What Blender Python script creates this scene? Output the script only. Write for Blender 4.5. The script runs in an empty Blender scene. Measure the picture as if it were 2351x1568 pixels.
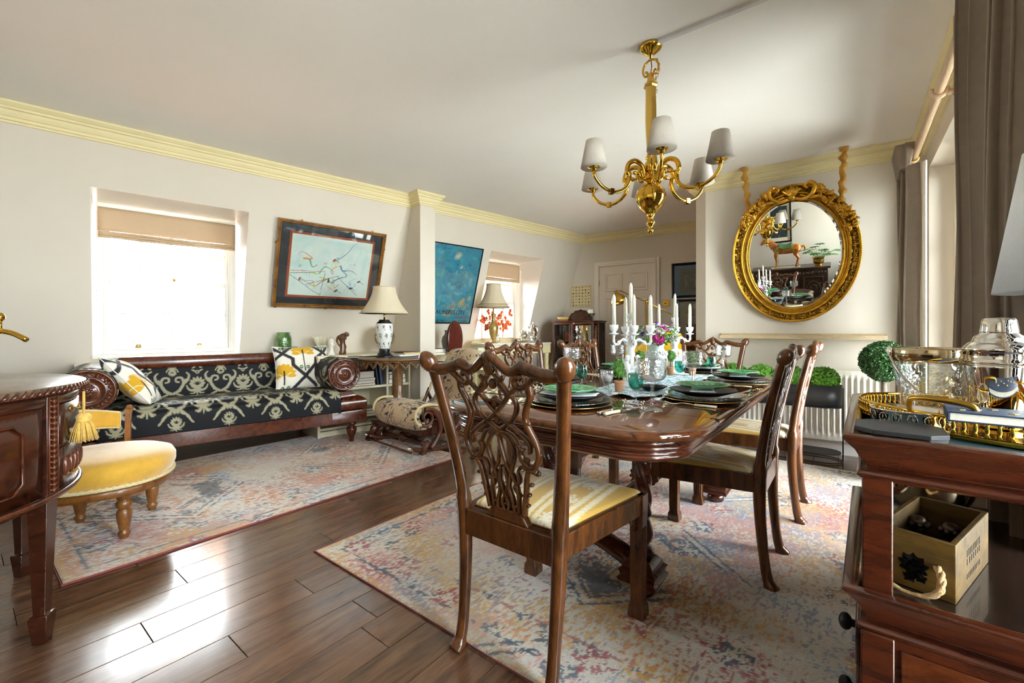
import bpy, math, random
import numpy as np
from mathutils import Vector as V, Matrix as MX, Euler
random.seed(7); RNG = np.random.default_rng(7)
SC = bpy.context.scene
COL = SC.collection
R = math.radians
PI = math.pi
# ---------------------------------------------------------------- camera
cd = bpy.data.cameras.new('camera'); cam = bpy.data.objects.new('camera', cd); COL.objects.link(cam)
cam.location = (0, 0, 1.06); cam.rotation_euler = (R(90), 0, R(37.758))
cd.sensor_width = 36; cd.lens = 1000 * 36 / 2351; cd.shift_y = -25 / 2351; cd.clip_start = .03; cd.clip_end = 200
SC.camera = cam
# ---------------------------------------------------------------- sky, daylight, exposure
W = bpy.data.worlds.new('sky'); SC.world = W; W.use_nodes = True
wn = W.node_tree; wn.nodes.clear()
wo = wn.nodes.new('ShaderNodeOutputWorld'); bg = wn.nodes.new('ShaderNodeBackground')
bg.inputs[0].default_value = (.90, .95, 1.0, 1); bg.inputs[1].default_value = 27.0
wn.links.new(bg.outputs[0], wo.inputs[0])
SUN = bpy.data.lights.new('sun', 'SUN'); sun = bpy.data.objects.new('sun', SUN); COL.objects.link(sun)
SUN.energy = 4.0; SUN.angle = R(6); SUN.color = (1, .93, .82); sun.rotation_euler = (R(50), 0, R(-62))
SC.view_settings.view_transform = 'Standard'; SC.view_settings.look = 'None'
SC.view_settings.gamma = 1; SC.view_settings.use_curve_mapping = False
SC.view_settings.exposure = 0.42
SC.cycles.filter_width = 1.1; SC.cycles.max_bounces = 14; SC.cycles.diffuse_bounces = 8; SC.cycles.glossy_bounces = 6
SC.cycles.transmission_bounces = 12; SC.cycles.transparent_max_bounces = 16
SC.cycles.sample_clamp_indirect = 12; SC.cycles.caustics_reflective = False; SC.cycles.caustics_refractive = False
def portal(name, loc, rot, sx, sy):
    L = bpy.data.lights.new(name, 'AREA'); o = bpy.data.objects.new(name, L); COL.objects.link(o)
    L.shape = 'RECTANGLE'; L.size = sx; L.size_y = sy; L.cycles.is_portal = True
    o.location = loc; o.rotation_euler = rot; return o
# ---------------------------------------------------------------- colour and node helpers
def S(h):
    h = h.lstrip('#'); c = [int(h[i:i + 2], 16) / 255 for i in (0, 2, 4)]
    return tuple(x / 12.92 if x <= .04045 else ((x + .055) / 1.055) ** 2.4 for x in c)
def lin(h): return np.array(S(h))
MATS = {}
class NT:
    def __init__(s, name):
        s.m = bpy.data.materials.new(name); s.m.use_nodes = True; s.t = s.m.node_tree
        s.b = s.t.nodes['Principled BSDF']; s.o = s.t.nodes['Material Output']
    def n(s, typ, **kw):
        x = s.t.nodes.new('ShaderNode' + typ)
        for k, v in kw.items():
            if k.startswith('i_'): x.inputs[int(k[2:]) if k[2:].isdigit() else k[2:]].default_value = v
            else: setattr(x, k, v)
        return x
    def l(s, a, b): s.t.links.new(a, b)
    def coord(s, scale=(1, 1, 1), kind='Object', rot=(0, 0, 0)):
        c = s.n('TexCoord'); mp = s.n('Mapping'); s.l(c.outputs[kind], mp.inputs[0])
        mp.inputs['Scale'].default_value = scale; mp.inputs['Rotation'].default_value = rot; return mp.outputs[0]
    def noise(s, vec, scale=5, detail=4, rough=.55, dist=0):
        x = s.n('TexNoise'); s.l(vec, x.inputs['Vector'])
        x.inputs['Scale'].default_value = scale; x.inputs['Detail'].default_value = detail
        x.inputs['Roughness'].default_value = rough; x.inputs['Distortion'].default_value = dist; return x.outputs[0]
    def ramp(s, fac, stops):
        x = s.n('ValToRGB'); s.l(fac, x.inputs[0]); e = x.color_ramp.elements
        while len(e) < len(stops): e.new(.5)
        for k, (p, c) in enumerate(stops):
            e[k].position = p; e[k].color = (*c, 1) if len(c) == 3 else c
        return x.outputs[0]
    def bump(s, h, st=.3, dist=.002):
        x = s.n('Bump'); x.inputs['Strength'].default_value = st; x.inputs['Distance'].default_value = dist
        s.l(h, x.inputs['Height']); s.l(x.outputs[0], s.b.inputs['Normal']); return x
    def mix(s, f, a, b, mode='MIX'):
        x = s.n('Mix'); x.data_type = 'RGBA'; x.blend_type = mode
        for sock, v in ((x.inputs[0], f), (x.inputs[6], a), (x.inputs[7], b)):
            if hasattr(v, 'links'): s.l(v, sock)
            else: sock.default_value = v if isinstance(v, (int, float)) else (*v, 1)
        return x.outputs[2]
def setp(t, rough=.5, metal=0, coat=0, trans=0, ior=1.5, sheen=0, spec=.5, sss=0, coatr=.05):
    b = t.b.inputs
    b['Roughness'].default_value = rough; b['Metallic'].default_value = metal; b['Coat Weight'].default_value = coat
    b['Coat Roughness'].default_value = coatr; b['Transmission Weight'].default_value = trans; b['IOR'].default_value = ior
    b['Sheen Weight'].default_value = sheen; b['Specular IOR Level'].default_value = spec
    if sss: b['Subsurface Weight'].default_value = sss; b['Subsurface Radius'].default_value = (.01, .006, .004)
def mat(name, col, var=.06, vs=6, bump=0, bs=60, bd=.001, **kw):
    """plain surface with slight procedural unevenness in colour and relief"""
    if name in MATS: return MATS[name]
    t = NT(name); c = S(col) if isinstance(col, str) else col
    setp(t, **kw); v = t.coord()
    a = tuple(min(1, x * (1 + var)) for x in c); b = tuple(x * (1 - var) for x in c)
    t.l(t.ramp(t.noise(v, vs, 3), [(.3, b), (.7, a)]), t.b.inputs['Base Color'])
    if bump: t.bump(t.noise(v, bs, 3), bump, bd)
    MATS[name] = t.m; return t.m
def wood(name, dark, light, st=(14, 14, 1.2), rough=.3, coat=.3, dist=1.2, rnd=False, scale=3, coatr=.12):
    if name in MATS: return MATS[name]
    t = NT(name); setp(t, rough=rough, coat=coat, coatr=coatr); v = t.coord(st)
    if rnd:
        oi = t.n('ObjectInfo'); ad = t.n('VectorMath', operation='MULTIPLY_ADD'); sc = t.n('CombineXYZ')
        for k in range(3): t.l(oi.outputs['Random'], sc.inputs[k])
        t.l(sc.outputs[0], ad.inputs[0]); ad.inputs[1].default_value = (37, 91, 13); t.l(v, ad.inputs[2]); v = ad.outputs[0]
    n1 = t.noise(v, scale, 9, .62, dist); n2 = t.noise(v, scale * 9, 4, .6)
    d, l = S(dark), S(light); mid = tuple((x * .45 + y * .55) for x, y in zip(d, l))
    c = t.ramp(n1, [(.28, d), (.5, mid), (.72, l)])
    c = t.mix(.35, c, t.ramp(n2, [(.35, (.35, .35, .35)), (.6, (1, 1, 1))]), 'MULTIPLY')
    if rnd: c = t.mix(1., c, t.ramp(oi.outputs['Random'], [(0, (.72, .72, .72)), (1, (1.0, 1.0, 1.0))]), 'MULTIPLY')
    t.l(c, t.b.inputs['Base Color']); t.bump(n2, .08, .001); MATS[name] = t.m; return t.m
def cmat(name, rough=.8, sheen=0, coat=0, fine=0, fs=300, bump=.2, bd=.001, spec=.4, metal=0):
    """colour printed or woven into a mesh (attribute Col), with fine thread noise"""
    if name in MATS: return MATS[name]
    t = NT(name); setp(t, rough=rough, sheen=sheen, coat=coat, spec=spec, metal=metal)
    a = t.n('Attribute', attribute_name='Col'); c = a.outputs['Color']; v = t.coord(); n = t.noise(v, fs, 2)
    if fine: c = t.mix(fine, c, t.ramp(n, [(.35, (.25, .25, .25)), (.65, (1.6, 1.6, 1.6))]), 'MULTIPLY')
    t.l(c, t.b.inputs['Base Color'])
    if bump: t.bump(n, bump, bd)
    MATS[name] = t.m; return t.m
def clothshade(name, col, k=.45):
    t = NT(name); setp(t, rough=.9); c = S(col); v = t.coord(); n = t.ramp(t.noise(v, 120, 2), [(.3, tuple(x * .93 for x in c)), (.7, c)]); t.l(n, t.b.inputs['Base Color'])
    tl = t.n('BsdfTranslucent'); t.l(n, tl.inputs[0]); ms = t.n('MixShader'); ms.inputs[0].default_value = k; t.l(t.b.outputs[0], ms.inputs[1]); t.l(tl.outputs[0], ms.inputs[2]); t.l(ms.outputs[0], t.o.inputs[0]); MATS[name] = t.m; return t.m
def pane_mat(name='window_glass', tint=(.97, .99, .98)):
    if name in MATS: return MATS[name]
    t = NT(name); t.t.nodes.remove(t.b)
    tr = t.n('BsdfTransparent'); tr.inputs[0].default_value = (*tint, 1); g = t.n('BsdfGlossy'); g.inputs['Roughness'].default_value = .02
    f = t.n('Fresnel'); f.inputs[0].default_value = 1.45; ms = t.n('MixShader')
    nz = t.noise(t.coord(), 3, 2); bp = t.n('Bump'); bp.inputs['Strength'].default_value = .02; t.l(nz, bp.inputs['Height']); t.l(bp.outputs[0], g.inputs['Normal'])
    t.l(f.outputs[0], ms.inputs[0]); t.l(tr.outputs[0], ms.inputs[1]); t.l(g.outputs[0], ms.inputs[2]); t.l(ms.outputs[0], t.o.inputs[0])
    MATS[name] = t.m; return t.m
# ---------------------------------------------------------------- mesh builder
def cr(pts, n=6, closed=False):
    """Catmull-Rom through the points"""
    P = [V(p) for p in pts]; out = []; N = len(P)
    rng = range(N if closed else N - 1)
    for i in rng:
        if closed: a, b, c, d = P[(i - 1) % N], P[i], P[(i + 1) % N], P[(i + 2) % N]
        else: a, b, c, d = P[max(i - 1, 0)], P[i], P[i + 1], P[min(i + 2, N - 1)]
        for k in range(n):
            t = k / n
            out.append(.5 * ((2 * b) + (c - a) * t + (2 * a - 5 * b + 4 * c - d) * t * t + (3 * b - a - 3 * c + d) * t ** 3))
    if not closed: out.append(P[-1])
    return out
def frm(p, rz=0, rx=0, ry=0, s=1):
    return MX.Translation(p) @ Euler((rx, ry, rz)).to_matrix().to_4x4() @ MX.Diagonal((s, s, s, 1) if isinstance(s, (int, float)) else (*s, 1))
class MB:
    def __init__(s): s.v = []; s.f = []; s.s = []; s.c = None
    def add(s, v, f, sm=True, T=None):
        o = len(s.v)
        s.v += [tuple(T @ V(p)) for p in v] if T is not None else [tuple(p) for p in v]
        s.f += [tuple(i + o for i in q) for q in f]; s.s += [sm] * len(f); return s
    def box(s, c, d, T=None, rz=0):
        x, y, z = d[0] / 2, d[1] / 2, d[2] / 2
        v = [(a * x, b * y, e * z) for e in (-1, 1) for b in (-1, 1) for a in (-1, 1)]
        M_ = frm(c, rz); M_ = T @ M_ if T is not None else M_
        return s.add(v, [(0, 2, 3, 1), (4, 5, 7, 6), (0, 1, 5, 4), (2, 6, 7, 3), (0, 4, 6, 2), (1, 3, 7, 5)], False, M_)
    def bb(s, x0, x1, y0, y1, z0, z1, T=None): return s.box(((x0 + x1) / 2, (y0 + y1) / 2, (z0 + z1) / 2), (x1 - x0, y1 - y0, z1 - z0), T)
    def hexa(s, v, T=None): return s.add(v, [(0, 3, 2, 1), (4, 5, 6, 7), (0, 1, 5, 4), (1, 2, 6, 5), (2, 3, 7, 6), (3, 0, 4, 7)], False, T)
    def lathe(s, prof, n=24, T=None, a0=0, a1=2 * PI, sm=True, rf=None):
        full = abs(a1 - a0 - 2 * PI) < 1e-6; N = n if full else n + 1; v = []; f = []
        for r, z in prof:
            for k in range(N):
                a = a0 + (a1 - a0) * k / n; q = r * (rf(a, z) if rf else 1); v.append((q * math.cos(a), q * math.sin(a), z))
        for j in range(len(prof) - 1):
            for k in range(n):
                k2 = (k + 1) % N if full else k + 1; f.append((j * N + k, j * N + k2, (j + 1) * N + k2, (j + 1) * N + k))
        if full:
            if prof[0][0] > 1e-4: f.append(tuple(range(N))[::-1])
            if prof[-1][0] > 1e-4: f.append(tuple((len(prof) - 1) * N + k for k in range(N)))
        return s.add(v, f, sm, T)
    def cyl(s, p0, p1, r0, r1=None, n=12, T=None, sm=True):
        p0, p1 = V(p0), V(p1); r1 = r0 if r1 is None else r1; d = p1 - p0
        M_ = MX.Translation(p0) @ d.to_track_quat('Z', 'Y').to_matrix().to_4x4()
        return s.lathe([(r0, 0), (r1, d.length)], n, (T @ M_) if T is not None else M_, sm=sm)
    def tube(s, pts, r, n=8, closed=False, up=None, r2=None, T=None, caps=True, sm=True):
        """r: number or list (half width); r2: half depth along up"""
        P = [V(p) for p in pts]; N = len(P); rr = r if hasattr(r, '__len__') else [r] * N
        q2 = (r2 if hasattr(r2, '__len__') else [r2] * N) if r2 is not None else rr
        v = []; f = []; ref = V(up) if up is not None else None; prev = None
        for i, p in enumerate(P):
            a = P[(i - 1) % N] if closed else P[max(i - 1, 0)]; b = P[(i + 1) % N] if closed else P[min(i + 1, N - 1)]
            t = (b - a); t = t.normalized() if t.length > 1e-9 else V((0, 0, 1))
            if ref is not None: sd = t.cross(ref)
            elif prev is None: sd = t.cross(V((0, 0, 1)) if abs(t.z) < .9 else V((1, 0, 0)))
            else: sd = prev - t * prev.dot(t)
            if sd.length < 1e-6: sd = t.orthogonal()
            sd.normalize(); prev = sd; u = sd.cross(t).normalized()
            for k in range(n):
                w = 2 * PI * k / n + PI / n; v.append(p + sd * math.cos(w) * rr[i] + u * math.sin(w) * q2[i])
        for i in range(N if closed else N - 1):
            for k in range(n):
                a, b = i * n, ((i + 1) % N) * n; f.append((a + k, a + (k + 1) % n, b + (k + 1) % n, b + k))
        if caps and not closed: f.append(tuple(range(n))[::-1]); f.append(tuple((N - 1) * n + k for k in range(n)))
        return s.add(v, f, sm, T)
    def ell(s, c, r, n=12, m=8, T=None, R_=None):
        r = (r, r, r) if isinstance(r, (int, float)) else r
        M_ = MX.Translation(c) @ (R_ if R_ is not None else MX()) @ MX.Diagonal((*r, 1))
        pr = [(math.sin(PI * k / m), -math.cos(PI * k / m)) for k in range(m + 1)]; pr[0] = (0, -1); pr[-1] = (0, 1)
        return s.lathe(pr, n, (T @ M_) if T is not None else M_)
    def prism(s, poly, z0, z1, T=None, sm=False):
        n = len(poly); v = [(*p, z0) for p in poly] + [(*p, z1) for p in poly]
        f = [tuple(range(n))[::-1], tuple(range(n, 2 * n))] + [(k, (k + 1) % n, n + (k + 1) % n, n + k) for k in range(n)]
        o = len(s.f); s.add(v, f, sm, T); s.s[o] = s.s[o + 1] = False; return s
    def surf(s, fn, nu, nv, cu=False, cv=False, T=None, sm=True):
        A, B = (nu if cu else nu + 1), (nv if cv else nv + 1)
        v = [fn(i / nu, j / nv) for i in range(A) for j in range(B)]
        f = [(i * B + j, ((i + 1) % A) * B + j, ((i + 1) % A) * B + (j + 1) % B, i * B + (j + 1) % B) for i in range(nu) for j in range(nv)]
        return s.add(v, f, sm, T)
    def rings(s, loops, T=None, sm=True, cap=True):
        """skin closed loops of equal length"""
        n = len(loops[0]); v = [p for L in loops for p in L]; f = []
        for j in range(len(loops) - 1):
            for k in range(n): f.append((j * n + k, j * n + (k + 1) % n, (j + 1) * n + (k + 1) % n, (j + 1) * n + k))
        if cap: f.append(tuple(range(n))[::-1]); f.append(tuple((len(loops) - 1) * n + k for k in range(n)))
        return s.add(v, f, sm, T)
    def build(s, name, m, parent=None, bev=0, seg=2, sub=0, solid=0, loc=None, kind=None, label=None, ang=35):
        me = bpy.data.meshes.new(name); me.from_pydata(s.v, [], s.f)
        me.polygons.foreach_set('use_smooth', s.s); me.materials.append(m)
        o = bpy.data.objects.new(name, me); COL.objects.link(o)
        if loc is not None: o.location = loc
        if parent is not None: o.parent = parent
        if bev:
            b = o.modifiers.new('b', 'BEVEL'); b.width = bev; b.segments = seg; b.limit_method = 'ANGLE'; b.angle_limit = R(ang); b.harden_normals = False
            me.polygons.foreach_set('use_smooth', [True] * len(me.polygons)); me.set_sharp_from_angle(angle=R(ang))
        if solid: q = o.modifiers.new('s', 'SOLIDIFY'); q.thickness = solid; q.offset = 0
        if sub: q = o.modifiers.new('u', 'SUBSURF'); q.levels = sub; q.render_levels = sub
        if kind: o['kind'] = kind
        if label: o['label'] = label
        me.update(); return o
def tag(o, label, cat, group=None, kind=None):
    o['label'] = label; o['category'] = cat
    if group: o['group'] = group
    if kind: o['kind'] = kind
    return o
def thing(name, label, cat, loc=(0, 0, 0), rz=0, group=None):
    o = bpy.data.objects.new(name, None); COL.objects.link(o); o.empty_display_size = .1
    o.location = loc; o.rotation_euler = (0, 0, rz); return tag(o, label, cat, group)
def room(name, parent=None):
    o = bpy.data.objects.new(name, None); COL.objects.link(o); o['kind'] = 'structure'
    if parent: o.parent = parent
    return o
KIDS = {}
def dup(root, label, loc, rz=0, group=None):
    r = root.copy(); COL.objects.link(r); r.location = loc; r.rotation_euler = (0, 0, rz); r['label'] = label
    if group: r['group'] = group
    for ch in root.children:
        c = ch.copy(); COL.objects.link(c); c.parent = r
        for g in ch.children: d = g.copy(); COL.objects.link(d); d.parent = c
    return r
def dupp(o, parent, loc=None, rz=None):
    c = o.copy(); COL.objects.link(c); c.parent = parent
    if loc is not None: c.location = loc
    if rz is not None: c.rotation_euler = (0, 0, rz)
    return c
def setcol(o, cols):
    """cols: one rgb per vertex"""
    a = o.data.color_attributes.new('Col', 'FLOAT_COLOR', 'POINT'); c = np.ones((len(o.data.vertices), 4), np.float32)
    c[:, :3] = cols; a.data.foreach_set('color', c.ravel()); return o
def npgrid(name, P, m, parent=None, cols=None, closed_u=False, solid=0, kind=None):
    """P: (nu,nv,3) array of points -> one sheet"""
    nu, nv = P.shape[:2]; idx = np.arange(nu * nv).reshape(nu, nv)
    if closed_u: idx = np.vstack([idx, idx[:1]])
    q = np.stack([idx[:-1, :-1], idx[1:, :-1], idx[1:, 1:], idx[:-1, 1:]], -1).reshape(-1, 4)
    me = bpy.data.meshes.new(name); me.vertices.add(nu * nv); me.vertices.foreach_set('co', P.reshape(-1).astype(np.float32))
    me.loops.add(q.size); me.loops.foreach_set('vertex_index', q.ravel().astype(np.int32))
    me.polygons.add(len(q)); me.polygons.foreach_set('loop_start', np.arange(0, q.size, 4, dtype=np.int32))
    me.polygons.foreach_set('use_smooth', np.ones(len(q), bool)); me.materials.append(m); me.update(calc_edges=True)
    o = bpy.data.objects.new(name, me); COL.objects.link(o)
    if parent: o.parent = parent
    if cols is not None: setcol(o, cols.reshape(-1, 3))
    if solid: k = o.modifiers.new('s', 'SOLIDIFY'); k.thickness = solid; k.offset = -1
    if kind: o['kind'] = kind
    return o
# ---------------------------------------------------------------- patterns (numpy)
def _h(i, j, seed): 
    n = (i.astype(np.int64) * 374761393 + j.astype(np.int64) * 668265263 + seed * 974711) & 0x7fffffff
    n = ((n ^ (n >> 13)) * 1274126177) & 0x7fffffff; return ((n ^ (n >> 16)) & 0xffff) / 65535.
def vn(x, y, seed=0):
    i, j = np.floor(x), np.floor(y); fx, fy = x - i, y - j; fx = fx * fx * (3 - 2 * fx); fy = fy * fy * (3 - 2 * fy)
    a, b, c, d = _h(i, j, seed), _h(i + 1, j, seed), _h(i, j + 1, seed), _h(i + 1, j + 1, seed)
    return (a * (1 - fx) + b * fx) * (1 - fy) + (c * (1 - fx) + d * fx) * fy
def fbm(x, y, seed=0, o=4): return sum(vn(x * 2 ** k, y * 2 ** k, seed + k) / 2 ** (k + 1) for k in range(o)) / (1 - .5 ** o)
class Can:
    """small paint canvas over u,v in [0,1]x[0,h]"""
    def __init__(s, w, h, bgc, asp=1.):
        s.U, s.V = np.meshgrid((np.arange(w) + .5) / w, (np.arange(h) + .5) / h * asp, indexing='ij'); s.a = np.empty((w, h, 3)); s.a[:] = bgc; s.w, s.h, s.asp = w, h, asp; s.rag = 0
    def put(s, m, c):
        m = np.clip(m, 0, 1)[..., None]; s.a = s.a * (1 - m) + np.asarray(c) * m
    def _uv(s):
        if s.rag: return s.U + (fbm(s.U * 60, s.V * 7, 5) - .5) * s.rag, s.V + (fbm(s.U * 45, s.V * 9, 9) - .5) * s.rag * 1.5
        return s.U, s.V
    def ell(s, cx, cy, rx, ry, a=0, c=(1, 1, 1), op=1, soft=.15):
        U, V_ = s._uv(); x, y = U - cx, V_ - cy; ca, sa = math.cos(a), math.sin(a)
        d = np.sqrt(((x * ca + y * sa) / rx) ** 2 + ((-x * sa + y * ca) / ry) ** 2); s.put(np.clip((1 - d) / soft, 0, 1) * op, c)
    def line(s, pts, w, c, op=1, w1=None):
        U, V_ = s._uv(); w1 = w if w1 is None else w1; n = len(pts) - 1; best = np.full(U.shape, 9.)
        for i in range(n):
            (x0, y0), (x1, y1) = pts[i][:2], pts[i + 1][:2]; dx, dy = x1 - x0, y1 - y0; L = dx * dx + dy * dy + 1e-12
            t = np.clip(((U - x0) * dx + (V_ - y0) * dy) / L, 0, 1); ww = w + (w1 - w) * (i + t) / n
            best = np.minimum(best, np.hypot(U - x0 - t * dx, V_ - y0 - t * dy) / ww)
        s.put(np.clip((1 - best) * 3, 0, 1) * op, c)
    def curve(s, pts, w, c, op=1, w1=None): s.line([(p.x, p.y) for p in cr([(a, b, 0) for a, b in pts], 5)], w, c, op, w1)
    def rect(s, x0, x1, y0, y1, c, op=1): s.put(((s.U > x0) & (s.U < x1) & (s.V > y0) & (s.V < y1)) * float(op), c)
    def at(s, u, v):
        """sample tiled"""
        i = (np.mod(u, 1) * s.w).astype(int) % s.w; j = (np.mod(v / s.asp, 1) * s.h).astype(int) % s.h; return s.a[i, j]
# ================================================================ frames of the room
OL = V((-4.462, 0, 0)); RL = -R(10)
TL = MX.Translation(OL) @ MX.Rotation(RL, 4, 'Z')          # local x = into the room from the sloping wall, local y = along it
def PL(t, s, z=0): return TL @ V((t, s, z))
def slope(z): return -(2.44 - z) * .315
YM = lambda x: 4.677 + .0525 * x                           # wall with the mirror
YF = lambda x: 6.222 + .0631 * (x + 3.366)                 # wall with the door
RM, RF = R(3), R(3.6)
ZC = 2.57
wallm = mat('wall_paint', '#DCD4C6', .02, 2, .05, 90, rough=.85, spec=.2)
ceilm = mat('ceiling_paint', '#F8F7F4', .01, 2, .03, 60, rough=.9, spec=.2)
trimm = mat('cornice_paint', '#EBDFB0', .02, 4, rough=.6)
whitem = mat('white_gloss_paint', '#F4F1EA', .01, 4, rough=.35)
doorm = mat('door_paint', '#EFE6DA', .01, 4, rough=.4)
PANE = pane_mat()
# ---- floor: every plank is its own piece
plankm = wood('walnut_plank', '#4A3024', '#8C654B', (9, .9, 9), .18, .15, .9, rnd=True, scale=2.2)
under = mat('floor_underlay', '#1A100C', rough=.9)
fb = MB(); fb.bb(-5.9, 1.0, -1.3, 6.8, -.06, -.014); floor = fb.build('floor', under, kind='structure')
PW, PLN = .1635, 1.38; x = -5.9 + .0; x0 = -2.5245 - PW * 20; starts = {}
k = 0; cache = {}
offs = [.33, 1.06, .15, .71, 1.2, .52, .9]
while True:
    xa = x0 + k * PW
    if xa > .75: break
    if xa > -5.75:
        c = 20 - k
        o_ = {0: 1.529, -1: .612, -2: 1.187, -3: .424, -4: .90, -5: .593, -6: .968}.get(c, offs[k % 7])
        y = o_ - PLN * math.ceil((o_ + 1.25) / PLN)
        while y < 6.7:
            a, b = max(y, -1.2), min(y + PLN, 6.65)
            if b - a > .05:
                key = round(b - a, 3)
                if key not in cache:
                    L, g = b - a, .0009; w = PW
                    m_ = MB(); z0, z1, ch = -.014, 0, .0012
                    v = []
                    for (z, e) in ((z0, g), (z1 - ch, g), (z1, g + ch)): v += [(e, e, z), (w - e, e, z), (w - e, L - e, z), (e, L - e, z)]
                    f = [(0, 3, 2, 1), (8, 9, 10, 11)]
                    for q in (0, 4): f += [(q + i, q + (i + 1) % 4, q + 4 + (i + 1) % 4, q + 4 + i) for i in range(4)]
                    m_.add(v, f, False); cache[key] = m_.build('plank', plankm, floor)
                    o = cache[key]; o.location = (xa, a, 0)
                else: o = dupp(cache[key], floor, (xa, a, 0))
            y += PLN
    k += 1
# ---- ceiling
cb = MB(); cb.bb(-5.6, 1.3, -1.4, 6.9, ZC, ZC + .12); cb.build('ceiling', ceilm, kind='structure')
# ---- left wall: sloping mansard wall with two dormer recesses
def slopeblock(mb, s0, s1, z0, z1, th=.25):
    a, b = slope(z0), slope(z1)
    mb.hexa([(a - th, s0, z0), (a, s0, z0), (a, s1, z0), (a - th, s1, z0), (b - th, s0, z1), (b, s0, z1), (b, s1, z1), (b - th, s1, z1)], TL)
wl = MB(); W1 = (.63, 1.66); W2 = (4.478, 5.51); ZB0, ZT0 = .86, 2.13
for s0, s1 in ((-1.5, W1[0]), (W1[1], W2[0]), (W2[1], 6.6)): slopeblock(wl, s0, s1, 0, 2.44)
for s0, s1 in (W1, W2): slopeblock(wl, s0, s1, 0, ZB0); slopeblock(wl, s0, s1, ZT0, 2.44)
wl.bb(-.25, 0, -1.5, 6.6, 2.44, ZC, TL); wl.build('wall_left', wallm, kind='structure')
rv = MB(); D1, D2 = -.60, -.66
for (s0, s1), D in ((W1, D1), (W2, D2)):
    a, b = slope(ZB0), slope(ZT0); D_ = D - .14
    for sa, sb in ((s0 - .03, s0), (s1, s1 + .03)):
        za, zb = ZB0 - .028, ZT0 + .028; a, b = slope(za) - .004, slope(zb) - .004; sa, sb = (sa, sb + .002) if sb == s0 else (sa - .002, sb)
        rv.hexa([(D_, sa, za), (a, sa, za), (a, sb, za), (D_, sb, za), (D_, sa, zb), (b, sa, zb), (b, sb, zb), (D_, sb, zb)], TL)
    rv.bb(D_, slope(ZT0) - .003, s0, s1, ZT0 - .002, ZT0 + .03, TL); rv.bb(D_, slope(ZB0) + .02, s0, s1, ZB0 - .03, ZB0 + .002, TL)
rv.build('trim_1', whitem, kind='structure')
def window(name, loc, rz, w, h, cols, rows, blind=None, split=True, style='sash', gap=0):
    """local x = width, y = outwards, z = height"""
    r = room(name); r.location = loc; r.rotation_euler = (0, 0, rz)
    fr = MB(); e = .045
    for x0, x1 in ((0, e), (w - e, w)): fr.bb(x0, x1, 0, .12, 0, h)
    fr.bb(e, w - e, 0, .12, h - e, h); fr.bb(e, w - e, -.01, .12, 0, .035)
    for x in (e, w - e - .012): fr.bb(x, x + .012, .0, .014, .035, h - e)
    fr.build('window_frame', whitem, r, bev=.003)
    def sash(x0, x1, z0, z1, y, n, m, nm):
        sb = MB(); t = .038; b = .06 if nm == 'lower_sash' else t
        sb.bb(x0, x0 + t, y, y + .035, z0, z1); sb.bb(x1 - t, x1, y, y + .035, z0, z1)
        sb.bb(x0 + t, x1 - t, y, y + .035, z0, z0 + b); sb.bb(x0 + t, x1 - t, y, y + .035, z1 - t, z1)
        so = sb.build(nm, whitem, r, bev=.003)
        X0, X1, Z0, Z1 = x0 + t, x1 - t, z0 + b, z1 - t; g = .025
        for i in range(1, n):
            q = MB(); xx = X0 + (X1 - X0) * i / n; q.bb(xx - g / 2, xx + g / 2, y + .005, y + .03, Z0, Z1); q.build('glazing_bar', whitem, so, bev=.003)
        for j in range(1, m):
            q = MB(); zz = Z0 + (Z1 - Z0) * j / m; q.bb(X0, X1, y + .006, y + .029, zz - g / 2, zz + g / 2); q.build('glazing_bar', whitem, so, bev=.003)
        base = None
        for i in range(n):
            for j in range(m):
                x, z = X0 + (X1 - X0) * i / n, Z0 + (Z1 - Z0) * j / m
                if base is None: q = MB(); q.bb(.001, (X1 - X0) / n - .001, y + .016, y + .019, .001, (Z1 - Z0) / m - .001); base = q.build('pane', PANE, so); base.location = (x, 0, z)
                else: dupp(base, so, (x, 0, z))
        return so
    if split:
        mid = .035 + (h - e - .035) * .5
        lo = sash(e, w - e, .035, mid + .02, .02, cols, rows, 'lower_sash'); sash(e, w - e, mid - .02, h - e, .065, cols, rows, 'upper_sash')
        for x in (w * .27, w * .71):
            q = MB(); q.bb(x - .018, x + .018, .006, .02, .05, .062); q.tube([(x - .012, .012, .062), (x - .012, .006, .075), (x + .012, .006, .075), (x + .012, .012, .062)], .003); q.build('sash_lift', BRASS, r)
        q = MB(); q.ell((w * .52, .02, mid + .03), (.012, .012, .012)); q.build('sash_catch', BRASS, r)
    else:
        n = split_n = max(1, round(w / .6)); ww = (w - 2 * e) / n
        for i in range(n): sash(e + i * ww, e + (i + 1) * ww, .035, h - e, .03, cols, rows, 'casement')
    return r
BRASS = mat('polished_brass', '#D9A93F', .08, 8, rough=.12, metal=1)
DBRASS = mat('aged_brass', '#B08A3A', .15, 10, rough=.28, metal=1)
SILVER = mat('polished_silver', '#E4E0D8', .05, 8, rough=.08, metal=1)
rzL = RL + R(90)
window('window_1', PL(D1, W1[0] + .02, ZB0), rzL, W1[1] - W1[0] - .04, ZT0 - ZB0, 4, 2)
window('window_2', PL(D2, W2[0] + .02, ZB0), rzL, W2[1] - W2[0] - .04, ZT0 - ZB0, 4, 2)
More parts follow.
